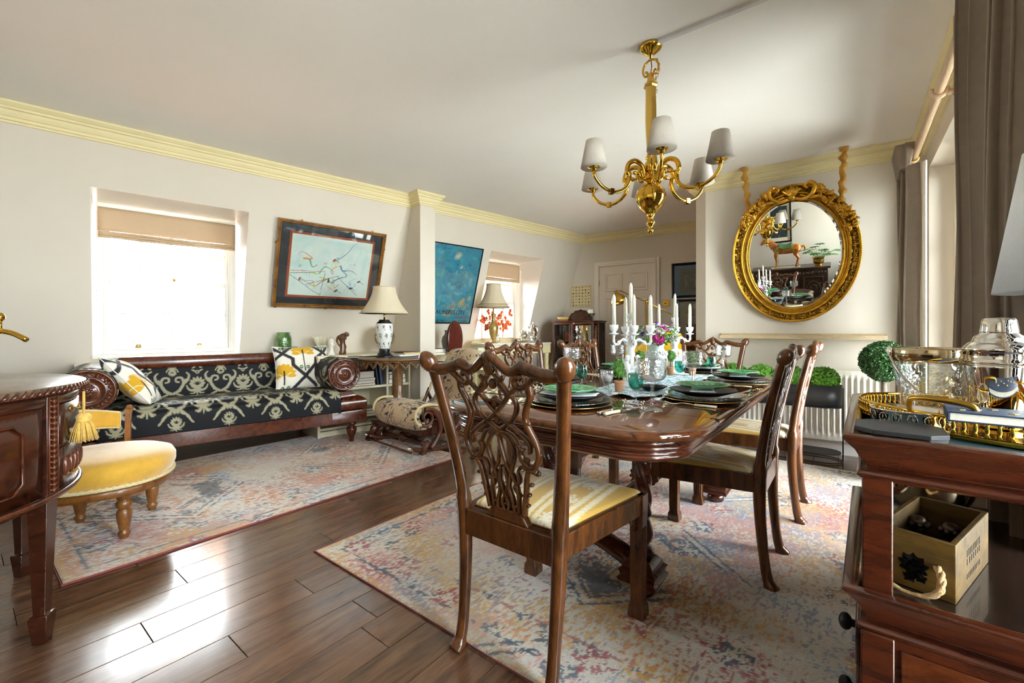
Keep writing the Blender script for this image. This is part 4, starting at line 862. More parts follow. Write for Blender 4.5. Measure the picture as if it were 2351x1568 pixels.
# ---- cushions: ikat print
IK = Can(240, 240, lin('#EDE7DA')); IK.rag = .012; dk, ye, gr = lin('#2E2C2E'), lin('#D9A81E'), lin('#4E7A4A')
for pts in ([(-.02, .68), (.14, .80), (.30, .66), (.30, .52), (.5, .26), (.7, .52), (.72, .66), (.88, .80), (1.02, .68)], [(.14, .80), (.36, 1.02)], [(.88, .80), (.66, 1.02)], [(.14, .80), (-.02, .96)], [(.88, .80), (1.02, .96)], [(.5, .26), (.28, -.02)], [(.5, .26), (.74, -.02)]): IK.line(pts, .038, dk)
def tree(cx, cy, s):
    for k in range(-4, 5): a = PI / 2 + k * .46; IK.ell(cx + math.cos(a) * .085 * s, cy + .14 * s + math.sin(a) * .10 * s, .09 * s, .044 * s, a, ye)
    for k in (-1, 1): IK.curve([(cx, cy + .0), (cx + k * .05 * s, cy + .12 * s), (cx + k * .10 * s, cy + .15 * s)], .006, lin('#EDE7DA'))
    IK.line([(cx, cy - .05 * s), (cx, cy + .18 * s)], .016, dk)
tree(.5, .66, 1.25); tree(.13, .16, 1.25); tree(.87, .16, 1.25)
for x, y in ((.44, .46), (.56, .46), (.12, .93), (.2, .93), (.82, .94), (.92, .94), (.1, .02), (.2, .02), (.8, .02), (.9, .02)): IK.ell(x, y, .035, .045, 0, gr); IK.ell(x, y, .010, .014, 0, lin('#EDE7DA'))
IK.line([(.5, .38), (.5, .58)], .014, dk); IK.line([(.16, .86), (.16, 1.0)], .014, dk); IK.line([(.87, .86), (.87, 1.0)], .014, dk)
ik = cmat('ikat_cotton', .85, .2, fine=.08, fs=700, bump=.12)
def cushion(lab, M_, w, h, th=.075, flip=False):
    n = 110; u, v = np.meshgrid(np.linspace(-1, 1, n), np.linspace(-1, 1, n), indexing='ij'); prof = ((1 - np.abs(u) ** 2.6) * (1 - np.abs(v) ** 2.6)) ** .5
    pin = 1 - .07 * (1 - np.abs(v) ** 2) * np.abs(u) ** 3; pin2 = 1 - .07 * (1 - np.abs(u) ** 2) * np.abs(v) ** 3
    o = thing('cushion', lab, 'cushion', M_.to_translation(), 0, 'ikat print cushions on the sofa'); o.rotation_euler = M_.to_euler()
    for sd, nm in ((1, 'front_cover'), (-1, 'back_cover')):
        P_ = np.stack([u * w / 2 * pin, sd * (-th * prof - .001) + .006 * np.sin(u * 9 + v * 4) * prof, v * h / 2 * pin2], -1); npgrid(nm, P_, ik, o, IK.at(.5 + u * .4999, .5 + v * .4999))
    q = MB(); e = [(-1, t) for t in np.linspace(-1, 1, 12)] + [(t, 1) for t in np.linspace(-1, 1, 12)[1:]] + [(1, t) for t in np.linspace(1, -1, 12)[1:]] + [(t, -1) for t in np.linspace(1, -1, 12)[1:-1]]
    q.tube([(a * w / 2 * (1 - .07 * (1 - b * b) * abs(a) ** 3), 0, b * h / 2 * (1 - .07 * (1 - a * a) * abs(b) ** 3)) for a, b in e], .0035, 6, closed=True); q.build('seam', linen, o)
    return o
T0 = MX.Translation(PL(-.10, 2.11, .705)) @ MX.Rotation(RL + R(90), 4, 'Z') @ MX.Rotation(R(-20), 4, 'X')
cushion('square ikat cushion upright at the right end of the sofa', T0, .50, .43)
T0 = MX.Translation(PL(.10, .865, .675)) @ MX.Rotation(RL + R(168), 4, 'Z') @ MX.Rotation(R(8), 4, 'Y') @ MX.Rotation(R(-40), 4, 'X')
cushion('ikat cushion leaning crookedly against the left arm of the sofa', T0, .46, .44)
# ---- ledge behind the sofa and bookcases
shelfm = mat('cream_shelf_paint', '#E4DBBF', .03, 6, rough=.5)
q = MB(); q.bb(-.51, -.40, .53, 2.2, .77, .795); o = q.build('window_ledge', whitem, None, bev=.003); o.matrix_world = TL; tag(o, 'cream painted ledge running behind the sofa', 'ledge')
def bookcase(lab, s0, s1, top, divs, shelves, xb=-.44):
    o = thing('bookcase', lab, 'bookcase', PL(0, 0), RL)
    q = MB(); q.bb(-.50, .0, s0, s1, top - .028, top); q.build('top_board', shelfm, o, bev=.002)
    q = MB(); q.bb(xb, xb + .01, s0, s1, .06, top - .028); q.build('back_board', shelfm, o)
    for k, z in enumerate(shelves): q = MB(); q.bb(xb + .01, -.004, s0, s1, z - .024, z); q.build('shelf', shelfm, o, bev=.002)
    for y in divs: q = MB(); q.bb(xb + .01, -.002, y, y + .024, .0, top - .028); q.build('upright', shelfm, o, bev=.002)
    q = MB(); q.bb(xb, -.03, s0, s1, 0, .06); q.build('plinth', shelfm, o)
    return o
bookcase('low cream bookcase between the sofa and the pillar', 2.22, 3.225, .81, (2.22, 2.935, 3.20), (.10, .185, .48))
bookcase('low cream bookcase beyond the pillar, under the blue poster', 3.43, 4.46, .80, (3.43, 4.436), (.10, .30, .58))
bc = {}
def book(name, lab, loc, dims, col, rz=0, lean=0, grp=None, pages='#EFEADC', spine=None):
    """flat or standing book: dims = (x,y,z); cover wraps pages"""
    o = thing(name, lab, 'book', loc, rz, grp); o.rotation_euler = (lean, 0, rz); x, y, z = dims; c = mat('cover_' + col.strip('#'), col, .05, 20, rough=.45); p = mat('book_pages', pages, .05, 200, .4, 500, rough=.9)
    t = .003; q = MB()
    if z < y: q.bb(-x / 2, x / 2, -y / 2, y / 2, 0, t); q.bb(-x / 2, x / 2, -y / 2, y / 2, z - t, z); q.bb(-x / 2, -x / 2 + t, -y / 2, y / 2, t, z - t)
    else: q.bb(-x / 2, x / 2, -y / 2, -y / 2 + t, 0, z); q.bb(-x / 2, x / 2, y / 2 - t, y / 2, 0, z); q.bb(x / 2 - t, x / 2, -y / 2 + t, y / 2 - t, 0, z)
    q.build('cover', c, o, bev=.001)
    q = MB()
    if z < y: q.bb(-x / 2 + t, x / 2 - .004, -y / 2 + .004, y / 2 - .004, t, z - t)
    else: q.bb(-x / 2 + .006, x / 2 - t, -y / 2 + t, y / 2 - t, .004, z - .004)
    q.build('pages', p, o); return o
def Lb(lab, t, s, z, dims, col, grp, rz=0, lean=0): return book('book', lab, PL(t, s, z), dims, col, RL + rz, lean, grp)
G1 = 'books on the shelf left of the table column'
Lb('thin tan book at the bottom of the shelf stack beside the sofa', -.14, 2.66, .481, (.22, .33, .022), '#A9773C', G1)
Lb('grey book in the middle of the shelf stack beside the sofa', -.14, 2.66, .504, (.22, .32, .03), '#B8B4A2', G1)
Lb('pale green-grey book under the red one beside the sofa', -.13, 2.67, .535, (.22, .30, .026), '#8C8E7E', G1)
Lb('thick red and white book topmost on the stack beside the sofa', -.12, 2.68, .562, (.23, .24, .072), '#8C1F2C', G1)
Lb('tall dark blue folder standing at the end of the shelf', -.14, 2.885, .481, (.26, .028, .285), '#1B2F55', G1, 0, R(6))
Lb('slim black folder leaning beside the blue one', -.14, 2.85, .481, (.24, .016, .24), '#23262C', G1, 0, R(8))
Lb('dark red books lying on the lowest shelf by the sofa', -.12, 2.72, .186, (.24, .30, .035), '#4A1620', G1)
Lb('grey magazine pile on the lowest shelf by the sofa', -.12, 2.72, .222, (.24, .28, .02), '#77736A', G1)
Lb('dark green book low on the shelf behind the table column', -.12, 3.07, .481, (.22, .20, .05), '#3E5A50', G1)
Lb('patterned purple book above the green one behind the column', -.12, 3.07, .532, (.22, .19, .05), '#3C2F48', G1)
Lb('black book topmost behind the table column', -.12, 3.06, .583, (.2, .18, .03), '#26292E', G1)
Lb('dark olive book on the lowest shelf behind the column', -.12, 3.07, .186, (.22, .19, .045), '#33402F', G1)
G2 = 'books on the bookcase beyond the pillar'
ob_ = Lb('black book with the word DAY on its spine beyond the pillar', -.09, 3.60, .801, (.16, .22, .045), '#17181A', G2)
Lb('lime green book lying right of the oval-backed chair', -.10, 4.30, .801, (.16, .22, .022), '#93B83A', G2)
Lb('thin white book on top of the lime green one', -.10, 4.30, .824, (.14, .2, .014), '#E9E6DC', G2)
for k, c in enumerate(('#1E2B3E', '#2E4A6A', '#D8D4C4', '#39606B')): Lb('%s book in the pile on the middle shelf beyond the pillar' % ('navy', 'blue', 'cream', 'teal')[k], -.10, 3.62, .581 + .026 * k, (.2, .24, .025), c, G2)
for k, c in enumerate(('#2C3A3C', '#3F7479', '#1D2433')): Lb('%s book in the pile on the low shelf beyond the pillar' % ('charcoal', 'turquoise', 'ink blue')[k], -.10, 3.62, .301 + .03 * k, (.2, .25, .029), c, G2)
def text(s, size, m, par, M_, name='lettering', ext=.0006, al='CENTER', font=None):
    c = bpy.data.curves.new(name, 'FONT'); c.body = s; c.size = size; c.extrude = ext; c.align_x = al; c.align_y = 'CENTER'; c.materials.append(m); t_ = bpy.data.objects.new(name, c); COL.objects.link(t_); me = bpy.data.meshes.new_from_object(t_.evaluated_get(bpy.context.evaluated_depsgraph_get())); bpy.data.objects.remove(t_)
    o = bpy.data.objects.new(name, me); COL.objects.link(o)
    if par: o.parent = par
    o.matrix_local = M_; return o
cream = mat('cream_ink', '#E9E2D0', rough=.7); inkb = mat('black_ink', '#181818', rough=.7); inkr = mat('red_ink', '#A3362C', rough=.7)
FX = MX(((0, 0, 1, 0), (1, 0, 0, 0), (0, 1, 0, 0), (0, 0, 0, 1)))      # text facing local +x
text('DAY', .038, cream, ob_, MX.Translation((.081, -.045, .0225)) @ FX)
# ---- objects on the bookcase
ivory = mat('ivory_ceramic', '#E6DFC6', .04, 12, rough=.35); plaster = mat('white_plaster', '#EDE9DE', .03, 12, rough=.75); brownglz = mat('brown_glazed_ceramic', '#6B4526', .35, 9, rough=.15, coat=.6)
o = thing('glass_jar', 'green glass jar with side lugs behind the right cushion', 'jar', PL(-.24, 1.86, .835 if 0 else .815), 0)
q = MB(); q.lathe([(.001, 0), (.078, 0), (.085, .01), (.086, .18), (.078, .20), (.07, .215), (.07, .235), (.066, .235), (.066, .215), (.076, .195), (.082, .18), (.081, .012), (.001, .006)], 40, rf=lambda a, z: 1 + .006 * math.sin(z * 260)); q.build('body', greenglass, o)
for s in (-1, 1): q = MB(); q.tube(cr([(s * .083, 0, .165), (s * .10, 0, .16), (s * .10, 0, .12), (s * .084, 0, .115)], 4), .007, 8); q.build('lug', greenglass, o)
o.location = PL(-.395, 2.02, .796); o.scale = (.84, .84, 1.05)
o = thing('fan_vase', 'cream fan-shaped vase with ribbed flutes on the bookcase', 'vase', PL(-.30, 2.36, .8105), RL)
q = MB(); q.rings([[(.5 * w * math.sin(a) * .5, w * math.cos(a) * (1 + .02 * math.sin(14 * a)), z) for a in np.linspace(0, 2 * PI, 41)[:-1]] for w, z in ((.045, 0), (.045, .012), (.03, .03), (.04, .06), (.065, .11), (.09, .16), (.105, .185), (.098, .186), (.08, .15), (.03, .06))]); q.build('body', ivory, o)
q = MB()
for k in range(11): a = -1.0 + k * .2; q.tube([(.014 + .006, .03 * math.sin(a), .04), (.03 + .012 * math.cos(a), .075 * math.sin(a), .115), (.045, .102 * math.sin(a) / 1.0, .182)], .004, 6)
q.build('flutes', ivory, o)
def head(o, m, sc=1.):
    q = MB(); q.lathe([(.001, 0), (.028, 0), (.03, .006), (.022, .02), (.016, .035), (.0155, .055), (.018, .062)], 20, MX.Diagonal((sc, sc, sc, 1)))
    q.ell((0, 0, .092 * sc), (.027 * sc, .024 * sc, .036 * sc), 18, 14); q.ell((-.006 * sc, 0, .102 * sc), (.027 * sc, .027 * sc, .034 * sc), 16, 12)
    q.tube([(.024 * sc, 0, .10 * sc), (.031 * sc, 0, .088 * sc), (.026 * sc, 0, .083 * sc)], [.002 * sc, .0045 * sc, .003 * sc], 6); q.ell((.0245 * sc, 0, .076 * sc), (.004 * sc, .008 * sc, .003 * sc), 8, 6); q.ell((.022 * sc, 0, .066 * sc), (.006 * sc, .008 * sc, .005 * sc), 8, 6)
    for s in (-1, 1): q.ell((.0225 * sc, s * .0095 * sc, .0955 * sc), (.003 * sc, .0055 * sc, .0025 * sc), 8, 6); q.ell((-.002 * sc, s * .026 * sc, .088 * sc), (.006 * sc, .003 * sc, .009 * sc), 8, 6); q.tube([(.0235 * sc, s * .004 * sc, .101 * sc), (.0215 * sc, s * .016 * sc, .102 * sc)], .002 * sc, 5)
    return q.build('bust', m, o)
o = thing('plaster_bust', 'small white plaster head between the fan vase and brown sculpture', 'bust', PL(-.14, 2.40, .8105), RL - R(25)); head(o, plaster, 1.25)
o = thing('torso_sculpture', 'glossy brown ceramic torso sculpture on the bookcase', 'sculpture', PL(-.17, 2.525, .8105), RL)
q = MB(); q.rings([[(w2 * math.cos(a) + dx, w1 * math.sin(a) + dy, z) for a in np.linspace(0, 2 * PI, 21)[:-1]] for w1, w2, dx, dy, z in ((.035, .03, 0, 0, 0), (.038, .032, 0, 0, .02), (.03, .028, 0, .004, .05), (.036, .03, 0, .006, .08), (.026, .024, 0, .002, .115), (.03, .026, 0, -.004, .145), (.046, .032, .0, -.004, .175), (.048, .03, 0, 0, .195), (.03, .022, 0, .01, .212), (.016, .014, 0, .014, .222))])
q.ell((.022, -.018, .17), (.018, .016, .016), 10, 8); q.ell((.022, .02, .17), (.018, .016, .016), 10, 8); q.tube(cr([(0, -.045, .19), (.01, -.062, .15), (.02, -.05, .11), (.02, -.03, .09)], 4), .011, 8); q.tube(cr([(0, .048, .19), (.0, .06, .205), (0, .05, .222), (0, .025, .225)], 4), .011, 8)
q.build('figure', brownglz, o)
o = thing('two_handled_vase', 'white and brown two-handled vase behind the lamp on the bookcase', 'vase', PL(-.22, 3.02, .8105), RL)
q = MB(); q.lathe([(.001, 0), (.05, 0), (.052, .01), (.04, .03), (.06, .10), (.08, .19), (.085, .27), (.07, .30), (.066, .30), (.075, .26), (.001, .05)], 28); q.build('body', ivory, o)
for s in (-1, 1): q = MB(); q.tube(cr([(0, s * .07, .10), (0, s * .10, .13), (0, s * .105, .2), (0, s * .086, .25)], 5), .010, 8); q.build('handle', brownglz, o)
o = thing('teal_ornament', 'little teal glass ornament behind the cushion', 'ornament', PL(-.42, 2.13, .796)); q = MB(); q.lathe([(.001, 0), (.02, 0), (.022, .01), (.01, .02), (.016, .05), (.026, .075), (.03, .09), (.02, .10), (.001, .10)], 16, rf=lambda a, z: 1 + .2 * math.sin(5 * a) * (z > .05)); q.build('body', teal, o)
o = thing('grey_vase', 'slate grey ceramic vase beside the DAY book', 'vase', PL(-.20, 3.86, .8005)); q = MB(); q.lathe([(.001, 0), (.055, 0), (.06, .02), (.075, .08), (.082, .13), (.07, .18), (.045, .21), (.038, .24), (.046, .265), (.04, .265), (.03, .24), (.001, .1)], 28); q.build('body', mat('grey_glaze', '#8B9594', .05, 6, rough=.4), o)
# ---- gothic tripod table with lamp
carvegold = mat('carved_gilt_walnut', '#6E4A22', .35, 26, rough=.35, coat=.3); tabd = mat('dark_table_leather', '#3A2418', .2, 12, rough=.3, coat=.4)
lt = thing('pedestal_table', 'round carved pedestal table with gothic tracery apron, holding the vase lamp', 'table', PL(.43, 2.84), RL)
q = MB(); q.lathe([(.001, .775), (.352, .775), (.362, .779), (.368, .788), (.364, .797), (.352, .80), (.34, .797), (.001, .797)], 64); q.build('table_top', tabd, lt)
q = MB(); q.tube([(.366 * math.cos(a), .366 * math.sin(a), .79) for a in np.linspace(0, 2 * PI, 129)[:-1]], [.010 + .003 * (k % 2) for k in range(128)], 6, closed=True); q.build('gadrooned_edge', carvegold, lt)
tooth = None
for k in range(22):
    a = k * 2 * PI / 22
    if tooth is None:
        q = MB(); w = .052; q.tube([(0, -w, 0), (0, -w * .75, -.022), (0, -.012, -.05), (0, 0, -.068), (0, .012, -.05), (0, w * .75, -.022), (0, w, 0)], [.006, .008, .009, .012, .009, .008, .006], 6); q.tube([(0, -w, -.004), (0, w, -.004)], .006, 6)
        for s in (-1, 1): q.tube([(0, s * .024, -.004), (0, s * .02, -.026), (0, 0, -.034)], .004, 5)
        tooth = q.build('apron_point', carvegold, lt); tooth.location = (.352, 0, .775)
        q = tooth
        tooth.location = (.35, 0, .775)
    else: dupp(tooth, lt, (.35 * math.cos(a), .35 * math.sin(a), .775), a)
oc = lambda r, z: [(r * math.cos(k * PI / 4 + PI / 8), r * math.sin(k * PI / 4 + PI / 8), z) for k in range(8)]
q = MB(); q.rings([oc(r, z) for r, z in ((.13, .775), (.13, .765), (.08, .75), (.06, .735), (.068, .72), (.058, .70), (.05, .68), (.048, .45), (.06, .40), (.075, .34), (.072, .30), (.05, .26), (.045, .22), (.06, .19))], sm=False); q.build('column', carvegold, lt, bev=.003)
q = MB()
for k in range(4):
    a = k * PI / 2 + PI / 4
    for j in range(22): z = .68 - j * .013; q.ell((.05 * math.cos(a), .05 * math.sin(a), z), .0055, 6, 5)
q.build('beading', carvegold, lt, kind='stuff')
q = MB(); q.prism([(.2 * math.cos(a) * (1 + .25 * math.cos(3 * a)), .2 * math.sin(a) * (1 + .25 * math.cos(3 * a))) for a in np.linspace(0, 2 * PI, 37)[:-1]], .13, .19); q.build('plinth', mahogd, lt, bev=.008)
def paw(par, x, y, a, m=None, s=1.):
    q = MB(); T_ = frm((x, y, 0), a); q.tube([T_ @ V(p) for p in ((-.05 * s, 0, .13 * s), (-.01 * s, 0, .10 * s), (.012 * s, 0, .05 * s), (.02 * s, 0, .022 * s))], [.03 * s, .034 * s, .026 * s, .022 * s], 10)
    for k in range(-2, 3): q.tube([T_ @ V(p) for p in ((.015 * s, k * .010 * s, .035 * s), (.038 * s, k * .013 * s, .03 * s), (.055 * s, k * .014 * s, .012 * s))], [.008 * s, .009 * s, .006 * s], 6)
    q.ell(T_ @ V((.02 * s, 0, .014 * s)), (.034 * s, .034 * s, .014 * s), 12, 6); return q.build('paw_foot', m or mahogd, par)
for k in range(3): a = k * 2 * PI / 3 + R(20); paw(lt, .24 * math.cos(a), .24 * math.sin(a), a, None, 1.15)
vl = thing('table_lamp', 'black and white floral vase lamp with a cream bell shade', 'lamp', PL(.40, 2.715, .8005), RL)
sq = lambda h, z: [(-h, -h, z), (h, -h, z), (h, h, z), (-h, h, z)]
q = MB(); q.rings([oc(r, z) for r, z in ((.085, 0), (.085, .012), (.07, .02), (.062, .035), (.058, .045))], sm=False); q.build('base', black, vl, bev=.003)
VD = Can(300, 200, lin('#DDE0DA'), .66); rv_ = random.Random(4)
for k in range(8):
    cx = (k + .5) / 8
    for cy, s in ((.14, .8), (.34, 1.1), (.54, .9)):
        cx2 = cx + (.03 if cy == .34 else -.02)
        for j in range(9): a = j * .7 + k; VD.ell(cx2 + .022 * s * math.cos(a), cy + .035 * s * math.sin(a), .018 * s, .006 * s, a, lin('#1B1E24'), .9)
        VD.ell(cx2, cy, .008, .010, 0, lin('#1B1E24'))
        VD.curve([(cx2, cy - .09), (cx2 + .02, cy - .05), (cx2, cy)], .0035, lin('#2A2E34')); VD.ell(cx2 + .025, cy - .075, .014, .006, .8, lin('#2A2E34')); VD.ell(cx2 - .02, cy - .06, .012, .005, 2.4, lin('#2A2E34'))
prf = [(.050, .045), (.052, .075), (.048, .08), (.058, .12), (.072, .18), (.083, .25), (.083, .30), (.072, .335), (.05, .352)]
rz_ = np.array([(p.x, p.y) for p in cr([(a, b, 0) for a, b in prf], 10)]); na = 200; aa = np.linspace(0, 2 * PI, na + 1); A_, I_ = np.meshgrid(aa, np.arange(len(rz_)), indexing='ij'); rr2, zz = rz_[I_, 0], rz_[I_, 1]
cc = VD.at(A_ / (2 * PI), .02 + (zz - .085) / .25 * .62); cc = np.where(((zz < .085) | (zz > .328))[..., None], lin('#121418'), cc)
npgrid('vase_body', np.stack([rr2 * np.cos(A_), rr2 * np.sin(A_), zz], -1), cmat('painted_porcelain', .2, coat=.6, bump=0), vl, cc)
q = MB(); q.lathe([(.05, .35), (.052, .362), (.04, .366), (.001, .366)], 24); q.build('neck_ring', black, vl); q = MB(); q.cyl((0, 0, .36), (0, 0, .44), .008); q.build('fitting', BRASS, vl)
shade = clothshade('cream_silk_shade', '#F1E7CE', .4)
def bellshade(par, z0, z1, r0, r1, ribs=8, m=None, power=1.8):
    q = MB(); n = 14; pr = [(r0 + (r1 - r0) * (1 - (1 - k / n) ** power), z0 + (z1 - z0) * k / n) for k in range(n + 1)]; q.lathe(pr + [(r - .003, z) for r, z in pr[::-1]], 48, rf=lambda a, z: 1 + .012 * math.cos(ribs * a)); s_ = q.build('lamp_shade', m or shade, par)
    q = MB()
    for r, z in (pr[0], pr[-1]): q.tube([(r * 1.004 * math.cos(a), r * 1.004 * math.sin(a), z) for a in np.linspace(0, 2 * PI, 49)[:-1]], .0035, 6, closed=True)
    q.build('shade_binding', m or shade, s_)
    for k in range(3): a = k * 2.1; q = MB(); q.tube([(0, 0, z1 - .012), ((r1 - .004) * math.cos(a), (r1 - .004) * math.sin(a), z1 - .004)], .0015, 5); q.build('spider_arm', BRASS, s_)
    return s_
bellshade(vl, .428, .685, .232, .108); q = MB(); q.cyl((0, 0, .43), (0, 0, .685), .003); q.ell((0, 0, .692), .008); q.build('harp', BRASS, vl)
q = MB(); q.tube(cr([(0, 0, .01), (-.12, -.1, .004), (-.26, -.2, .004), (-.31, -.25, -.03), (-.33, -.3, -.3), (-.38, -.35, -.62), (-.46, -.25, -.79)], 6), .003, 6); q.build('cable', blackc, vl)
for k, (c, dx, dy, a, w) in enumerate((('#F0EFEA', .0, 0, .1, .26), ('#F4F3EE', .01, .01, -.15, .24), ('#CFCBC0', -.01, .02, .3, .25), ('#E8C23A', -.02, .03, .05, .2), ('#5A2A20', -.03, .0, .2, .19))):
    book('magazine' if k < 3 else 'book', ('glossy white magazine lowest of the pile beside the vase lamp', 'white magazine second in the pile beside the vase lamp', 'grey magazine in the pile beside the vase lamp', 'yellow notebook on the magazines beside the vase lamp', 'brown book topmost beside the vase lamp')[k], PL(.33 + dx, 2.985 + dy, .801 + k * .0085), (.2, w, .008), c, RL + a, 0, 'magazines on the pedestal table')
# ---- painting and poster on the slope
slA = math.atan(.315)
def onslope(s, z, off=.0):
    """frame: local x = right along the wall, local z = up the slope, local -y = out of the wall"""
    return TL @ MX.Translation((slope(z) + off, s, z)) @ MX.Rotation(R(90), 4, 'Z') @ MX.Rotation(slA, 4, 'X')
pw, ph = 1.07, .855; fr_ = wood('picture_frame_walnut', '#4A2A12', '#A5712F', (3, 3, 3), .3, .4, 1)
o = thing('framed_painting', 'large walnut framed abstract watercolour with black and rust mount above the sofa', 'painting'); M0 = onslope(2.425, 1.71, .03); o.matrix_world = M0
def frame(par, w, h, b, d, m, prof=None, name='frame'):
    prof = prof or [(0, 0), (0, d), (b * .35, d * 1.15), (b * .55, d * .8), (b * .8, d * .95), (b, d * .5), (b, 0)]
    L = []
    for e, y in prof: L.append([(-w / 2 + e, -y, -h / 2 + e), (w / 2 - e, -y, -h / 2 + e), (w / 2 - e, -y, h / 2 - e), (-w / 2 + e, -y, h / 2 - e)])
    q = MB(); q.rings(L, sm=False, cap=False); return q.build(name, m, par)
frame(o, pw, ph, .035, .028, fr_)
q = MB(); q.bb(-pw / 2 + .02, pw / 2 - .02, -.006, 0, -ph / 2 + .02, ph / 2 - .02); q.build('black_mount', mat('black_mount_card', '#17181C', .1, 30, rough=.6), o)
mw, mh = .80, .60
q = MB(); q.bb(-mw / 2 - .025, mw / 2 + .025, -.009, -.006, -mh / 2 - .025, mh / 2 + .025); q.build('rust_mount', mat('rust_mount_card', '#9A4228', rough=.7), o); q = MB(); q.bb(-mw / 2 - .004, mw / 2 + .004, -.0105, -.009, -mh / 2 - .004, mh / 2 + .004); q.build('gold_slip', mat('gold_slip', '#D9A94A', rough=.5), o)
AR = Can(340, 256, lin('#DDE4DC'), .75); ra = random.Random(21)
for k in range(60): AR.ell(ra.random(), ra.uniform(.35, .75), ra.uniform(.05, .15), ra.uniform(.03, .08), ra.random(), lin(ra.choice(['#BFD9DC', '#CFE0DE', '#E8ECE6', '#B6D3D6'])), .35, 1)
cols = ['#E8622E', '#F2C21E', '#2E7FB0', '#E7D23A', '#C7332B', '#3FA06A', '#7FB8D2', '#F2A08A', '#1F5F7C', '#B5D23A']
for k in range(20):
    x, y = ra.uniform(.12, .92), ra.uniform(.12, .5); p = [(x, y)]
    for j in range(3): x += ra.uniform(-.12, .12); y += ra.uniform(-.09, .1); p.append((x, y))
    AR.curve(p, ra.uniform(.004, .013), lin(ra.choice(cols)), .75, .002)
for k in range(22): AR.ell(ra.uniform(.1, .92), ra.uniform(.08, .45), ra.uniform(.01, .04), ra.uniform(.008, .022), ra.random() * 3, lin(ra.choice(cols)), .5, .8)
for p in ([(.0, .30), (.42, .32)], [(.0, .27), (.3, .30)], [(.22, .10), (.38, .01), (.42, .30)], [(.56, .28), (.86, .03)], [(.0, .25), (.22, .11)], [(.2, .14), (.6, .28)]): AR.line(p, .0028, lin(ra.choice(['#26231F', '#26231F', '#C5482B', '#E8B53A'])))
for x, y, c in ((.52, .48, '#B0452C'), (.12, .20, '#B05A48'), (.87, .22, '#7A3A28'), (.77, .12, '#5A2A1C'), (.58, .08, '#2A5A66'), (.47, .2, '#1C3C60')): AR.ell(x, y, .03, .012, ra.random() * 2, lin(c)); AR.line([(x, y), (x + .07, y - .03)], .003, lin(c))
u, v = np.meshgrid(np.linspace(0, 1, 320), np.linspace(0, 1, 240), indexing='ij'); paper = cmat('painted_paper', .7, bump=.05)
npgrid('watercolour', np.stack([(u - .5) * mw, np.full_like(u, -.0112), (v - .5) * mh], -1), paper, o, AR.at(u * .999, v * .999 * .75))
q = MB(); q.bb(-pw / 2 + .03, pw / 2 - .03, -.016, -.014, -ph / 2 + .03, ph / 2 - .03); q.build('glazing', PANE, o)
q = MB()
for x, z in ((-.33, ph / 2 + .006), (.38, ph / 2 + .006), (-pw / 2 - .006, .2), (pw / 2 + .006, .26), (-.02, -ph / 2 - .006), (-.5, -ph / 2 - .006)): q.lathe([(.001, 0), (.010, 0), (.010, .004), (.001, .004)], 12, frm((x, -.004, z), 0, R(90)))
q.build('mirror_plate', BRASS, o)
pw, ph = .765, 1.02
o = thing('opera_poster', 'black framed blue abstract opera poster right of the pillar', 'poster'); M0 = onslope(3.945, 1.643, .02); o.matrix_world = M0
frame(o, pw, ph, .014, .018, mat('black_frame', '#121212', rough=.3))
PO = Can(240, 320, lin('#3F93AE'), 1.33); ra = random.Random(5)
for k in range(170):
    y = ra.uniform(.1, 1.33); cs = ['#1F6FA0', '#2E86A8', '#66B6C0', '#2A8A86', '#8CCBD0', '#1C5A8A', '#3AA098'] if y > .35 else ['#C9A23C', '#4E9A7A', '#E0B84A', '#2E8AA0', '#7FB08A']
    PO.ell(ra.random(), y, ra.uniform(.03, .12), ra.uniform(.015, .06), ra.random() * 3, lin(ra.choice(cs)), .5, .9)
for k in range(34):
    x, y = ra.uniform(.05, .95), ra.uniform(.35, 1.28); p = [(x, y)]
    for j in range(3): x += ra.uniform(-.1, .1); y += ra.uniform(-.1, .1); p.append((x, y))
    PO.curve(p, .004, lin(ra.choice(['#143A5C', '#0F4A52', '#184F7A'])), .6)
for x, y, rx, c in ((.52, 1.16, .11, '#E4EBD2'), (.5, 1.2, .05, '#D98A5A'), (.88, 1.0, .04, '#B05A3A'), (.62, .98, .05, '#E8E4B8'), (.08, .62, .09, '#C9C23A'), (.04, .75, .06, '#E0B830'), (.12, .5, .06, '#B8C84A'), (.75, .36, .12, '#E2A94A'), (.9, .45, .07, '#D9B25A'), (.52, .2, .05, '#A3362C'), (.5, .16, .04, '#B8342A')): PO.ell(x, y, rx, rx * .6, ra.random(), lin(c), .8, .8)
PO.rect(0, 1, 0, .10, lin('#2F8590'), .6)
u, v = np.meshgrid(np.linspace(0, 1, 230), np.linspace(0, 1, 310), indexing='ij'); npgrid('print', np.stack([(u - .5) * (pw - .02), np.full_like(u, -.008), (v - .5) * (ph - .02)], -1), paper, o, PO.at(u * .999, v * .999 * 1.33))
FT = MX.Rotation(R(90), 4, 'X')
text('ZAUBERFLÖTE', .078, inkb, o, MX.Translation((.02, -.0088, -.36)) @ FT); text('MOZART', .055, inkr, o, MX.Translation((.24, -.0088, -.42)) @ FT); text('METROPOLITAN OPERA', .046, inkb, o, MX.Translation((.08, -.0088, -.478)) @ FT)
q = MB(); q.bb(-pw / 2 + .01, pw / 2 - .01, -.0135, -.012, -ph / 2 + .01, ph / 2 - .01); q.build('glazing', PANE, o)
